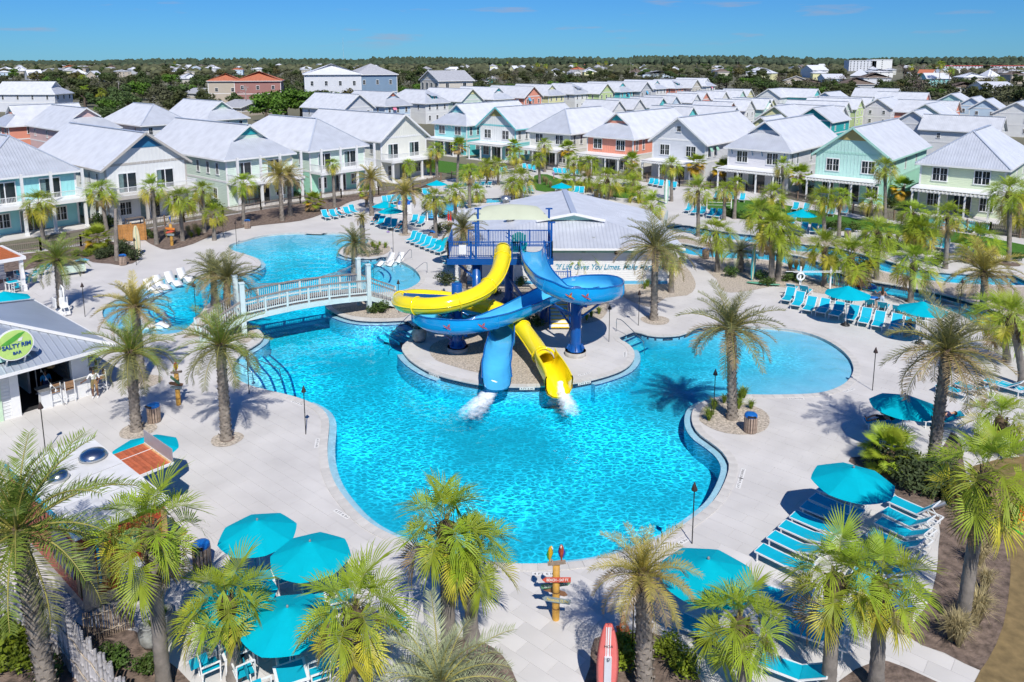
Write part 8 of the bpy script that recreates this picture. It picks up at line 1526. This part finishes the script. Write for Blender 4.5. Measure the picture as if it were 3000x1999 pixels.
# ---- hand rails ----
def handrail(r, a, b, label, dz=-.5):
    p, q = G(r, *a), G(r, *b); t = thing('pool_handrail', label, 'handrail', p, 0, 'stainless pool handrails'); d = (q - p); d.z = 0; P = [(0, 0, -.02), (0, 0, .8), tuple(d * .06 + Vector((0, 0, .9))), tuple(d * .25 + Vector((0, 0, .92))), tuple(d * .9 + Vector((0, 0, .35))), tuple(d * .97 + Vector((0, 0, .25))), tuple(d + Vector((0, 0, dz)))]; m = MB(); m.path([tuple(v) for v in smooth(P, 3, False)], .024, 7); obj('tube', m, t, mats=STEEL); m = MB(); m.lathe([(.06, 0), (.06, .02), (.03, .03)], 10); obj('base_flange', m, t, mats=STEEL)
for a_ in [('D', (1020, 520), (1160, 548), 'at the left pool entry, far side'), ('D', (1065, 690), (1205, 668), 'at the left pool steps, near side'), ('D', (815, 700), (890, 655), 'beside the left beach'), ('D', (1555, 1045), (1745, 1070), 'at the front left steps, near side'), ('D', (1560, 985), (1940, 1050), 'at the front left steps, far side'), ('U', (1290, 1205), (1170, 1255), 'right of the planter chaises'), ('U', (1440, 1130), (1290, 1190), 'on the deck right of the planter chaises'), ('U', (1655, 1318), (1470, 1330), 'on the round beach edge'), ('U', (1060, 1250), (910, 1300), 'over the round beach steps'), ('E', (1805, 942), (1990, 1045), 'at the steps right of the slide island'), ('E', (482, 905), (312, 1000), 'at the steps left of the slide island'), ('Q', (1370, 330), (1440, 300), 'left of two at the river exit'), ('Q', (1450, 350), (1520, 320), 'right of two at the river exit'), ('V', (1830, 350), (1880, 380), 'on the river path')]: handrail(a_[0], a_[1], a_[2], 'curved stainless handrail ' + a_[3])
# ---- pool lift, cart, pergola, cabinet, skis, life ring ----
t = thing('pool_lift', 'white pool lift chair beside the left date palm', 'pool lift', G('S', 1040, 1330), .8)
for nm, a_ in [('base', (-.35, .35, -.5, .6, 0, .25)), ('seat', (-.28, .28, -.75, -.3, .55, .62)), ('seat_back', (-.28, .28, -.34, -.26, .6, 1.25)), ('mast', (-.09, .09, .1, .28, .2, 1.7)), ('footrest', (-.2, .2, -1.1, -.85, .15, .2)), ('cover', (-.5, -.42, -.2, .5, .5, 1.2))]: m = MB(); m.box(*a_); o = obj(nm, m, t, mats=WHITE); bv = o.modifiers.new('bevel', 'BEVEL'); bv.width = .03; bv.segments = 2
m = MB(); m.path([(0, .2, 1.65), (0, -.1, 2.1), (0, -.5, 2.0), (0, -.55, 1.2)], [.07, .06, .06, .05], 8); obj('arm', m, t, mats=WHITE); m = MB(); m.path([(-.15, -.8, .6), (-.15, -1.0, .4), (-.15, -1.05, .2)], .025, 6); m.path([(.15, -.8, .6), (.15, -1.0, .4), (.15, -1.05, .2)], .025, 6); obj('leg_bracket', m, t, mats=WHITE)
cp_ = G('S', 1170, 700); t = thing('towel_cart', 'pale cart with a palm picture and towels on its dark top', 'cart', cp_, .62); m = MB(); m.box(-1.1, 1.1, -.35, .35, .22, .95); obj('box', m, t, mats=mat('cart_cream', (.62, .66, .52), .6)); m = MB(); m.box(-1.2, 1.2, -.45, .45, .95, 1.03); obj('top', m, t, mats=mat('cart_top', (.05, .055, .06), .6, .2, 3)); m = MB(); m.box(-1.0, 1.0, -.37, -.352, .3, .9); obj('picture_panel', m, t, mats=mat('picture_pale', (.55, .68, .58), .6, .25, 2))
m = MB(); m.box(-.62, -.59, -.378, -.372, .4, .66)
for i in range(7): a = -.3 + i * .62; m.add([(-.605, -.38, .66), (-.605 + .2 * math.cos(a), -.38, .66 + .12 * math.sin(a)), (-.605 + .24 * math.cos(a), -.38, .62 + .1 * math.sin(a))], [(0, 1, 2)])
obj('palm_picture', m, t, mats=mat('picture_green', (.08, .2, .05), .7))
for x in (-.9, .9): m = MB(); m.path([(x, -.3, .11), (x, -.22, .11)], .11, 10); m.path([(x, .22, .11), (x, .3, .11)], .11, 10); obj('wheel', m, t, mats=BLACK)
def towel(parent_loc, label, mt, s=1., seed=0):
    rr = random.Random(seed); m = MB(); n = 9; vs = [(s * (i / (n - 1) - .5), s * .7 * (j / (n - 1) - .5), s * .22 * abs(noise.noise(Vector((i * .55 + seed, j * .6, seed)))) + s * .12 * (1 - ((i / 4 - 1) ** 2 + (j / 4 - 1) ** 2) / 2)) for i in range(n) for j in range(n)]; m.add(vs, [(i * n + j, (i + 1) * n + j, (i + 1) * n + j + 1, i * n + j + 1) for i in range(n - 1) for j in range(n - 1)], 0, True); o = obj('towel', m, None, parent_loc, rr.uniform(0, 3), mats=mt); tag(o, label, 'towel')
m_tb, m_tw, m_tp = mat('towel_blue', (.08, .40, .62), .95, .15, 8), mat('towel_white', (.7, .72, .76), .95, .15, 8), mat('towel_purple', (.3, .2, .5), .95, .15, 8)
towel(cp_ + Vector((.75, .55, 1.04)), 'crumpled blue towel heap on the cart top', m_tb, .95, 2); towel(G('Q', 1285, 745, .01), 'white patterned towel on the deck by the last loungers', m_tw, .55, 3); towel(G('Q', 1040, 695, .01), 'small blue towel under the front lounger row', m_tb, .4, 4); towel(G('U', 1115, 755, .01), 'purple bag-like towel beside the shaded loungers', m_tp, .45, 5); towel(G('U', 690, 500, .42), 'white towel heaped on a lounger by the left bed', m_tw, .7, 6)
pz = G('S', 395, 960); t = thing('pergola', 'white pergola with an orange slatted roof at the left edge', 'pergola', pz, ROTL); L4, W4, zt_ = 5.0, 3.4, 2.55
for x, y in ((0, 0), (-W4, 0), (0, L4), (-W4, L4)): m = MB(); m.box(x - .13, x + .13, y - .13, y + .13, 0, zt_); m.box(x - .2, x + .2, y - .2, y + .2, 0, .5); obj('post', m, t, mats=WHITE)
m = MB(); m.box(-W4 - .3, .3, -.3, -.12, zt_, zt_ + .25); m.box(-W4 - .3, .3, L4 + .12, L4 + .3, zt_, zt_ + .25); m.box(.12, .3, -.12, L4 + .12, zt_, zt_ + .25); m.box(-W4 - .3, -W4 - .12, -.12, L4 + .12, zt_, zt_ + .25); obj('beam', m, t, mats=WHITE)
for i in range(34): y = -.1 + (L4 + .2) * i / 33; m = MB(); m.box(-W4 - .1, .1, y - .055, y + .055, zt_ + .14, zt_ + .18); obj('roof_slat', m, t, mats=mat('orange_slat', (.46, .13, .035), .6, .15, 4, rnd=.1))
for i in range(22): z = .1 + i * .11; m = MB(); m.box(-W4 - .05, -W4 + .05, .15, L4 - .15, z, z + .075); obj('screen_slat', m, t, mats=mat('dark_slat', (.13, .065, .045), .7, .2))
m = MB(); vs = [(.18 * math.cos(a * .9) * (.5 + .5 * abs(z_ - .9)) , -.18 + .09 * math.sin(a * 3), z_ * 1.3 + 1.2 - .2) for z_ in (0, .3, .6, 1.) for a in range(7)]; m.add(vs, [(i * 7 + j, i * 7 + j + 1, i * 7 + j + 8, i * 7 + j + 7) for i in range(3) for j in range(6)], 0, True); obj('curtain', m, t, mats=mat('white_curtain', (.75, .75, .78), .9))
cb = G('U', 1345, 500); t = thing('towel_cabinet', 'white slatted towel cabinet stacked with blue towels', 'cabinet', cb, .1)
for i in range(8): m = MB(); m.box(-.85, .85, -.5, .5, .05 + i * .14, .16 + i * .14); obj('slat', m, t, mats=WHITE)
for i in range(3): m = MB(); m.box(-.75 + i * .5, -.32 + i * .5, -.4, .4, 1.17, 1.5 + .08 * (i % 2)); obj('towel_stack', m, t, mats=mat('towel_royal', (.01, .12, .5), .9, .2, 5))
t = thing('skis', 'pair of tall red water skis standing by the river', 'skis', G('U', 1965, 740), .1)
for x in (-.12, .12): m = MB(); m.box(x - .085, x + .085, -.02, .02, 0, 1.95); m.add([(x - .085, -.02, 1.95), (x + .085, -.02, 1.95), (x + .085, .02, 1.95), (x - .085, .02, 1.95), (x, -.1, 2.25)], [(0, 1, 4), (1, 2, 4), (2, 3, 4), (3, 0, 4)]); obj('ski', m, t, mats=mat('ski_red', (.6, .02, .02), .35, .05)); m = MB(); m.box(x - .05, x + .05, -.07, -.02, .85, 1.15); obj('binding', m, t, mats=WHITE)
t = thing('tube_station', 'rack of blue inner tubes beside the river bend', 'rack', G('U', 1720, 585), .2)
for i in range(4): m = MB(); m.path([(.42 * math.cos(a), .42 * math.sin(a), .35 + i * .2) for a in (2 * PI * k / 16 for k in range(16))], .11, 8, closed=True); obj('inner_tube', m, t, mats=mat('tube_blue', (.03, .33, .62), .3, .2, 5))
for x in (-.55, .55): m = MB(); m.box(x - .06, x + .06, -.5, .5, 0, .9); obj('rack_side', m, t, mats=WHITE)
t = thing('life_ring_stand', 'white life ring on a post with rescue poles behind the front loungers', 'life ring', G('Q', 140, 230), 0); m = MB(); m.box(-.06, .06, -.06, .06, 0, 1.9); m.box(2.35, 2.47, -.06, .06, 0, 1.95); obj('post', m, t, mats=WHITE); m = MB(); m.path([(.28 * math.cos(a) + .0, -.1, 1.1 + .28 * math.sin(a)) for a in (2 * PI * k / 18 for k in range(18))], .075, 8, closed=True); obj('ring', m, t, mats=WHITE); m = MB(); m.tube((-1.2, -.1, 1.52), (3.2, -.1, 1.56), .025); m.tube((-.6, -.1, 1.45), (3.1, -.1, 1.45), .02); obj('rescue_pole', m, t, mats=FRAMEW); m = MB(); m.path([(0, -.15, .85), (.1, -.16, .6), (-.05, -.16, .4), (.05, -.15, .2)], .02, 5); obj('rope', m, t, mats=WHITE)
t = thing('lawn_net', 'low white net on posts across the lawn', 'net', G('X', 165, 455), -.15)
for x in (0, 2.9): m = MB(); m.box(x - .06, x + .06, -.06, .06, 0, 1.9); obj('post', m, t, mats=WHITE)
m = MB(); m.bar((0, 0, .9), (2.9, 0, .9), .03, .05); m.bar((0, 0, .55), (2.9, 0, .55), .02, .03); obj('tape', m, t, mats=WHITE)
t = thing('wooden_gate', 'honey brown board gate behind the left surfboard', 'gate', G('D', 820, 140), R(18))
for i in range(11): m = MB(); m.box(i * .22, i * .22 + .21, -.02, .02, .05, 1.75); obj('board', m, t, mats=mat('cedar', (.42, .20, .06), .7, .25, 4, rnd=.15))
for x in (-.1, 1.2, 2.5): m = MB(); m.box(x - .07, x + .07, .02, .14, 0, 1.9); obj('post', m, t, mats=mat('cedar', (.42, .2, .06)))
dr = thing('dark_railing', 'dark horizontal bar railing at the right deck edge', 'railing', G('Q', 2150, 800), .15); m = MB(); [m.bar((0, 0, .15 + i * .11), (3.2, 0, .15 + i * .11), .02, .03) for i in range(9)]; obj('bars', m, dr, mats=BLACK)
for x in (0, 1.6, 3.2): m = MB(); m.box(x - .03, x + .03, -.03, .03, 0, 1.15); obj('post', m, dr, mats=BLACK)
for x, lb in ((G('Q', 640, 200), 'driftwood stick fence behind the front umbrella'),):
    t = thing('driftwood_fence', lb, 'fence', x)
    for i in range(26): m = MB(); m.tube((i * .12 - 1.4, .02 * math.sin(i * 3), -.02), (i * .12 - 1.4 + random.uniform(-.03, .03), 0, .75 + random.uniform(-.1, .1)), .028, .02, 5); obj('stick', m, t, mats=mat('driftwood', (.3, .23, .18)))
# dining furniture on the house porches, seen as small dark sets
for i, (x, y) in enumerate(((930, 1195), (1750, 1060), (530, 1290), (2330, 950))):
    t = thing('porch_table', 'brown patio table on the porch of the ' + ['off-white house', 'pale mint house', 'aqua house', 'seafoam house'][i], 'table', G('A', x, y, .09) , ROTL, 'porch tables'); m = MB(); m.box(-.9, .9, -.45, .45, .7, .75); obj('tabletop', m, t, mats=mat('patio_brown', (.17, .14, .12), .6)); m = MB(); [m.box(sx - .04, sx + .04, sy - .04, sy + .04, 0, .7) for sx in (-.8, .8) for sy in (-.38, .38)]; obj('legs', m, t, mats=mat('patio_brown', (.17, .14, .12)))
# ---- depth markers ----
m_mark = mat('marker_tile', (.72, .71, .69), .5, .04)
def marker(r, x, y, x2, y2, body, w=.78):
    p, q = G(r, x, y), G(r, x2, y2); a = math.atan2((q - p).y, (q - p).x); c = (p + q) / 2; m = MB(); m.box(-w / 2 - .06, w / 2 + .06, -.1, .1, .003, .0045); o = obj('depth_marker', m, deck, (c.x, c.y, .004), a, mats=m_mark); text('letters', body, .15, BLACK, o, (0, 0, .006), (0, 0, 0), .0008, 0, w)
for a_ in [('D', 2020, 1240, 2080, 1262, '4 FT 6 IN'), ('G', 1828, 165, 1818, 225, '4 FT 6 IN'), ('G', 1935, 585, 1995, 620, '4 FT 6 IN'), ('H', 1125, 947, 1215, 947, '4 FT 6 IN'), ('I', 145, 790, 215, 752, '4 FT 6 IN'), ('I', 515, 450, 530, 400, '4 FT 6 IN'), ('Z', 742, 1222, 820, 1222, 'SHALLOW WATER'), ('Z', 1122, 1172, 1172, 1155, '2 FT 6 IN'), ('E', 720, 1235, 655, 1215, '4 FT 6 IN'), ('E', 1555, 1235, 1635, 1215, '4 FT 6 IN'), ('E', 1310, 1275, 1230, 1277, '4 FT 6 IN'), ('E', 1860, 1115, 1862, 1075, 'NO DIVING'), ('I', 533, 390, 545, 350, 'NO DIVING')]: marker(*a_)
for (x, y, body) in ((1185, 1319, '4 FT 6 IN'), (1575, 1273, '4 FT 6 IN'), (592, 1240, '4 FT 6 IN')):
    k = min(range(len(POOLS)), key=lambda i: (Vector(POOLS[i]) - G('E', x, y - 8).xy).length); a, b = Vector(POOLS[k - 1]), Vector(POOLS[(k + 1) % len(POOLS)]); d = (b - a).normalized(); c = Vector(POOLS[k]); n_ = Vector((-d.y, d.x)); ang = math.atan2(d.y, d.x)
    if n_.y > 0: pass
    c = c + n_ * .03; m = MB(); m.box(-.42, .42, -.003, .003, -.125, .0); o = obj('depth_marker', m, deck, (c.x, c.y, -.035), ang + PI, mats=m_mark); text('letters', body, .11, BLACK, o, (0, -.006, -.062), (PI / 2, 0, 0), .0008, 0, .7, bold=.002)
# ---- white water below the slides ----
def foam_mat():
    m = bpy.data.materials.new('white_water'); m.use_nodes = True; t = m.node_tree; N = t.nodes; Lk = t.links.new; b = N['Principled BSDF']; b.inputs['Base Color'].default_value = (.88, .93, .95, 1); b.inputs['Roughness'].default_value = .6
    at = N.new('ShaderNodeAttribute'); at.attribute_name = 'fade'; tc = N.new('ShaderNodeTexCoord'); no = N.new('ShaderNodeTexNoise'); no.inputs['Scale'].default_value = 3.2; no.inputs['Detail'].default_value = 8; no.inputs['Roughness'].default_value = .7; Lk(tc.outputs['Object'], no.inputs['Vector'])
    ad = N.new('ShaderNodeMath'); ad.operation = 'ADD'; Lk(no.outputs[0], ad.inputs[0]); Lk(at.outputs['Fac'], ad.inputs[1]); mr = N.new('ShaderNodeMapRange'); mr.inputs['From Min'].default_value = .72; mr.inputs['From Max'].default_value = 1.25; mr.inputs['To Max'].default_value = .95; Lk(ad.outputs[0], mr.inputs['Value']); Lk(mr.outputs[0], b.inputs['Alpha'])
    return m
m_foam = foam_mat()
for (e0, e1, sp, lb) in (((1000, 1320), (850, 1490), .8, 'white water pouring from the blue flume'), ((1440, 1318), (1505, 1470), .55, 'white water pouring from the yellow tube')):
    a, b = G('E', *e0, WZ), G('E', *e1, WZ); d = (b - a); s_ = Vector((-d.y, d.x, 0)).normalized(); m = MB(); nu, nv = 30, 18; fd = []; vs = []
    for i in range(nu + 1):
        for j in range(nv + 1):
            u, v = i / nu, j / nv * 2 - 1; p = a + d * (u * 1.45 - .03) + s_ * v * sp * (.5 + 1.25 * u); f = (1 - v * v) * (1 - u ** 2.2) * .85; fd.append(f); vs.append((p.x, p.y, WZ + .035 + f * (.08 + .16 * abs(noise.noise(p * 3.1))) + .3 * max(0, 1 - u * 6)))
    m.add(vs, [(i * (nv + 1) + j, (i + 1) * (nv + 1) + j, (i + 1) * (nv + 1) + j + 1, i * (nv + 1) + j + 1) for i in range(nu) for j in range(nv)], 0, True); m = m.mesh('splash_foam', m_foam); m.attributes.new('fade', 'FLOAT', 'POINT').data.foreach_set('value', fd)
    o = obj('splash_foam', m, kind='stuff'); tag(o, lb, 'splash')
# ================================================================== PEOPLE ===================================
SKIN = {'dark': mat('skin_dark', (.16, .075, .045), .6, .06, 6), 'fair': mat('skin_fair', (.60, .33, .23), .6, .05, 6), 'tan': mat('skin_tan', (.42, .21, .13), .6, .05, 6)}
def cloth(k, c): return mat('cloth_' + k, c, .9, .1, 8)
CL = {'white': cloth('white', (.75, .75, .75)), 'khaki': cloth('khaki', (.33, .21, .10)), 'blue': cloth('blue', (.02, .22, .48)), 'pale': cloth('pale', (.62, .64, .70)), 'navy': cloth('navy', (.02, .03, .09)), 'lilac': cloth('lilac', (.40, .28, .62)), 'pink': cloth('pink', (.7, .2, .3)), 'black': cloth('black', (.02, .02, .022)), 'red': cloth('red', (.5, .03, .03))}
HAIR = {'black': mat('hair_black', (.012, .01, .009), .6, .2, 30), 'brown': mat('hair_brown', (.06, .03, .015), .6, .2, 30), 'grey': mat('hair_grey', (.35, .33, .3), .6)}
def person(label, loc, rz, skin, top, bottom, hair, pose='stand', long_hair=False, hat=None, shoes='white', s=1., sleeves=True, long_legs=False, tilt=None):
    """one continuous skinned body; material per body region; y- is the facing direction"""
    J = {'pelvis': (0, 0, .95, .125), 'belly': (0, -.005, 1.1, .118), 'chest': (0, 0, 1.30, .135), 'neck': (0, .01, 1.47, .05), 'jaw': (0, -.015, 1.56, .066), 'head': (0, -.005, 1.645, .092), 'crown': (0, .01, 1.715, .06)}
    E_ = [('pelvis', 'belly'), ('belly', 'chest'), ('chest', 'neck'), ('neck', 'jaw'), ('jaw', 'head'), ('head', 'crown')]
    arms = {'stand': [((-.19, 0, 1.40), (-.25, .02, 1.12), (-.26, -.06, .88)), ((.19, 0, 1.40), (.25, .02, 1.12), (.26, -.06, .88))], 'reach': [((-.19, 0, 1.40), (-.33, -.10, 1.17), (-.52, -.26, 1.10)), ((.19, 0, 1.40), (.27, .0, 1.13), (.22, -.18, .98))], 'hips': [((-.19, 0, 1.40), (-.30, .04, 1.14), (-.20, -.20, 1.10)), ((.19, 0, 1.40), (.34, -.08, 1.20), (.42, -.26, 1.28))], 'recline': [((-.19, 0, 1.40), (-.27, .02, 1.14), (-.24, -.12, .92)), ((.19, 0, 1.40), (.30, .04, 1.2), (.12, -.1, 1.05))]}[pose if pose in ('stand', 'reach', 'hips', 'recline') else 'stand']
    legs = {'recline': [((-.1, 0, .9), (-.11, -.14, .50), (-.12, .0, .09)), ((.1, 0, .9), (.13, -.02, .48), (.13, .02, .06))]}.get(pose, [((-.1, 0, .9), (-.11, -.02, .50), (-.12, .02, .08)), ((.1, 0, .9), (.11, -.03, .50), (.13, .0, .08))])
    for i, (sh, el, ha) in enumerate(arms):
        q = 'L' if i == 0 else 'R'; J.update({'sh' + q: (*sh, .062), 'el' + q: (*el, .043), 'wr' + q: (*ha, .03)}); E_ += [('chest', 'sh' + q), ('sh' + q, 'el' + q), ('el' + q, 'wr' + q)]; d = (Vector(ha) - Vector(el)).normalized(); pm_ = Vector(ha) + d * .06; J['pa' + q] = (*pm_, .032); E_.append(('wr' + q, 'pa' + q)); sd = d.cross(Vector((0, 1, 0))).normalized()
        for k in range(4): f = pm_ + d * (.075 - .012 * abs(k - 1.4)) + sd * (k - 1.5) * .02 + Vector((0, -.015, 0)); J[f'f{k}{q}'] = (*f, .009); E_.append(('pa' + q, f'f{k}{q}'))
        f = Vector(ha) + d * .05 + sd * .045 * (1 if i else -1) + Vector((0, -.03, 0)); J['th' + q] = (*f, .01); E_.append(('wr' + q, 'th' + q))
    for i, (hp, kn, an) in enumerate(legs): q = 'L' if i == 0 else 'R'; J.update({'hp' + q: (*hp, .095), 'kn' + q: (*kn, .062), 'an' + q: (*an, .042), 'to' + q: (an[0], an[1] - .16, max(an[2] - .05, .03), .038)}); E_ += [('pelvis', 'hp' + q), ('hp' + q, 'kn' + q), ('kn' + q, 'an' + q), ('an' + q, 'to' + q)]
    names = list(J); me = bpy.data.meshes.new('body'); me.from_pydata([J[n][:3] for n in names], [(names.index(a), names.index(b)) for a, b in E_], [])
    def prep(tmp):
        tmp.modifiers.new('skin', 'SKIN'); sv = me.skin_vertices[0].data
        for i, n in enumerate(names): sv[i].radius = (J[n][3],) * 2; sv[i].use_root = n == 'pelvis'
        tmp.modifiers.new('sub', 'SUBSURF').levels = 1
    out = baked(me, prep)
    mats = [SKIN[skin], CL[top] if top else SKIN[skin], CL[bottom], CL.get(shoes, SKIN[skin])]; out.materials.clear(); [out.materials.append(x) for x in mats]
    seg = [(Vector(J[a][:3]), Vector(J[b][:3]), a, b) for a, b in E_]
    for p in out.polygons:
        c = p.center; best = min(seg, key=lambda q: (c - (q[0] + (q[1] - q[0]) * max(0, min(1, (c - q[0]).dot(q[1] - q[0]) / max(1e-9, (q[1] - q[0]).length_squared))))).length); a, b = best[2], best[3]; mi = 0
        if b in ('belly', 'chest') or (a == 'chest' and b.startswith('sh')) or (sleeves and a.startswith('sh')): mi = 1
        if (a == 'pelvis') or (a == 'pelvis' and b == 'belly' and c.z < 1.02) or (a.startswith('hp') and (long_legs or c.z > .56)) or (long_legs and a.startswith('kn')): mi = 2
        if b == 'belly' and c.z < 1.03: mi = 2
        if b.startswith('to') or (a.startswith('kn') and c.z < .09): mi = 3
        if b == 'neck' and c.z > 1.43: mi = 0
        p.material_index = mi; p.use_smooth = True
    t = thing('person', label, 'person', loc, rz, scale=s)
    bo = obj('body', out, t)
    h = MB(); h.lathe([(.088, 1.60), (.104, 1.65), (.098, 1.71), (.06, 1.755), (0, 1.765)], 12, (0, .018, 0)); 
    if long_hair: h.path([(0, .06, 1.68), (0, .10, 1.5), (0, .10, 1.3), (0, .09, 1.2)], [.09, .1, .085, .03], 9)
    kids = [obj('hair', h, t, mats=HAIR[hair])]
    if hat: m = MB(); m.lathe([(.24, 1.69), (.23, 1.705), (.12, 1.71), (.115, 1.78), (.06, 1.82), (0, 1.825)], 16); kids.append(obj('hat', m, t, mats=hat))
    m = MB(); m.lathe([(0, 0), (.013, .01), (.013, .02), (0, .03)], 6, (-.032, -.088, 1.64)); m.lathe([(0, 0), (.013, .01), (.013, .02), (0, .03)], 6, (.032, -.088, 1.64)); kids.append(obj('eyes', m, t, mats=HAIR['black'])); m = MB(); m.path([(0, -.085, 1.645), (0, -.112, 1.61), (0, -.09, 1.6)], [.008, .014, .006], 6); kids.append(obj('nose', m, t, mats=SKIN[skin]))
    if tilt:                                              # lean the figure back onto a lounger
        t.rotation_mode = 'XYZ'; t.rotation_euler = (tilt, 0, rz)
    return t
straw = mat('straw_hat', (.50, .33, .14), .9, .3, 20)
person('person in white shirt and tan shorts leaning at the bar counter', G('O', 1100, 1040), ROTL + PI + 2.6, 'dark', 'white', 'khaki', 'black', 'reach', s=.97)
person('person in straw hat and white skirt beside the bar corner', G('O', 1025, 790), ROTL + PI - .6, 'tan', None, 'white', 'black', 'hips', True, straw, long_legs=True, s=.97)
bw = A0 + U * 1.6 + V * .95; person('bartender in a blue shirt behind the counter', (bw.x, bw.y, .03), ROTL, 'dark', 'blue', 'navy', 'black', 'stand', s=.98, shoes='black')
person('person with a pale towel round the waist standing by the river', G('Q', 938, 425), 2.9, 'tan', None, 'pale', 'brown', 'hips', True, long_legs=False, s=.97, shoes='none')
person('child in a lilac shirt walking on the lawn', G('W', 1365, 272), 1.2, 'fair', 'lilac', 'lilac', 'brown', 'stand', s=.75, shoes='none')
sw = G('Q', 800, 215, WZ); t = person('swimmer in a dark cap floating on a blue tube in the river', (sw.x, sw.y + .3, -.62), 1.9, 'fair', 'red', 'navy', 'black', 'reach', s=.9, shoes='none'); t.rotation_euler = (-.9, 0, 1.9)
m = MB(); m.path([(.48 * math.cos(a), .48 * math.sin(a), 0) for a in (2 * PI * k / 18 for k in range(18))], .13, 8, closed=True); o = obj('swim_tube', m, None, (sw.x + .25, sw.y + .2, WZ + .06), mats=mat('tube_royal', (.02, .12, .55), .3)); tag(o, 'royal blue swim tube under the river swimmer', 'swim ring')
def on_lounger(lab_part, label, skin, top, bottom, hair, hat=None):
    ls = [o for o in bpy.data.objects if o.parent is None and o.get('label', '').find(lab_part) >= 0]
    l = ls[0]; d = Vector((-math.sin(l.rotation_euler.z), math.cos(l.rotation_euler.z), 0)); base = Vector(l.location) + d * .02 + Vector((0, 0, .44))
    t = person(label, base, l.rotation_euler.z, skin, top, bottom, hair, 'recline', s=.93, shoes='none', hat=hat); t.rotation_euler = (-PI / 2 + .22, 0, l.rotation_euler.z)
    return t
on_lounger('row along the left mulch bed, third', 'person in a white robe and pink cap on a lounger by the left bed', 'fair', 'white', 'white', 'grey', mat('pink_cap', (.6, .1, .2), .9))
on_lounger('shade of the twin umbrellas, first', 'sunbather in dark swimwear under the twin umbrellas', 'fair', None, 'navy', 'brown'); on_lounger('shade of the twin umbrellas, fifth', 'sunbather with patterned towel beside the shade palm', 'tan', 'pale', 'navy', 'brown')
on_lounger('under the shaded umbrella, first', 'dark haired person in black under the shaded umbrella', 'tan', 'black', 'black', 'black'); on_lounger('under the shaded umbrella, second', 'person with bare legs and navy top under the shaded umbrella', 'fair', 'navy', 'navy', 'brown'); on_lounger('front row by the right beach pool, tenth', 'person in red on the last lounger of the front row', 'tan', 'red', 'navy', 'brown')
# ---- sea strip behind the forest ----
m = MB(); m.add([(-9000, 9000, .2), (9000, 9000, .2), (9000, 17500, .2), (-9000, 17500, .2)], [(0, 1, 2, 3)]); struct('sea', m, mat('sea_water', (.02, .09, .16), .3, .1, .01))
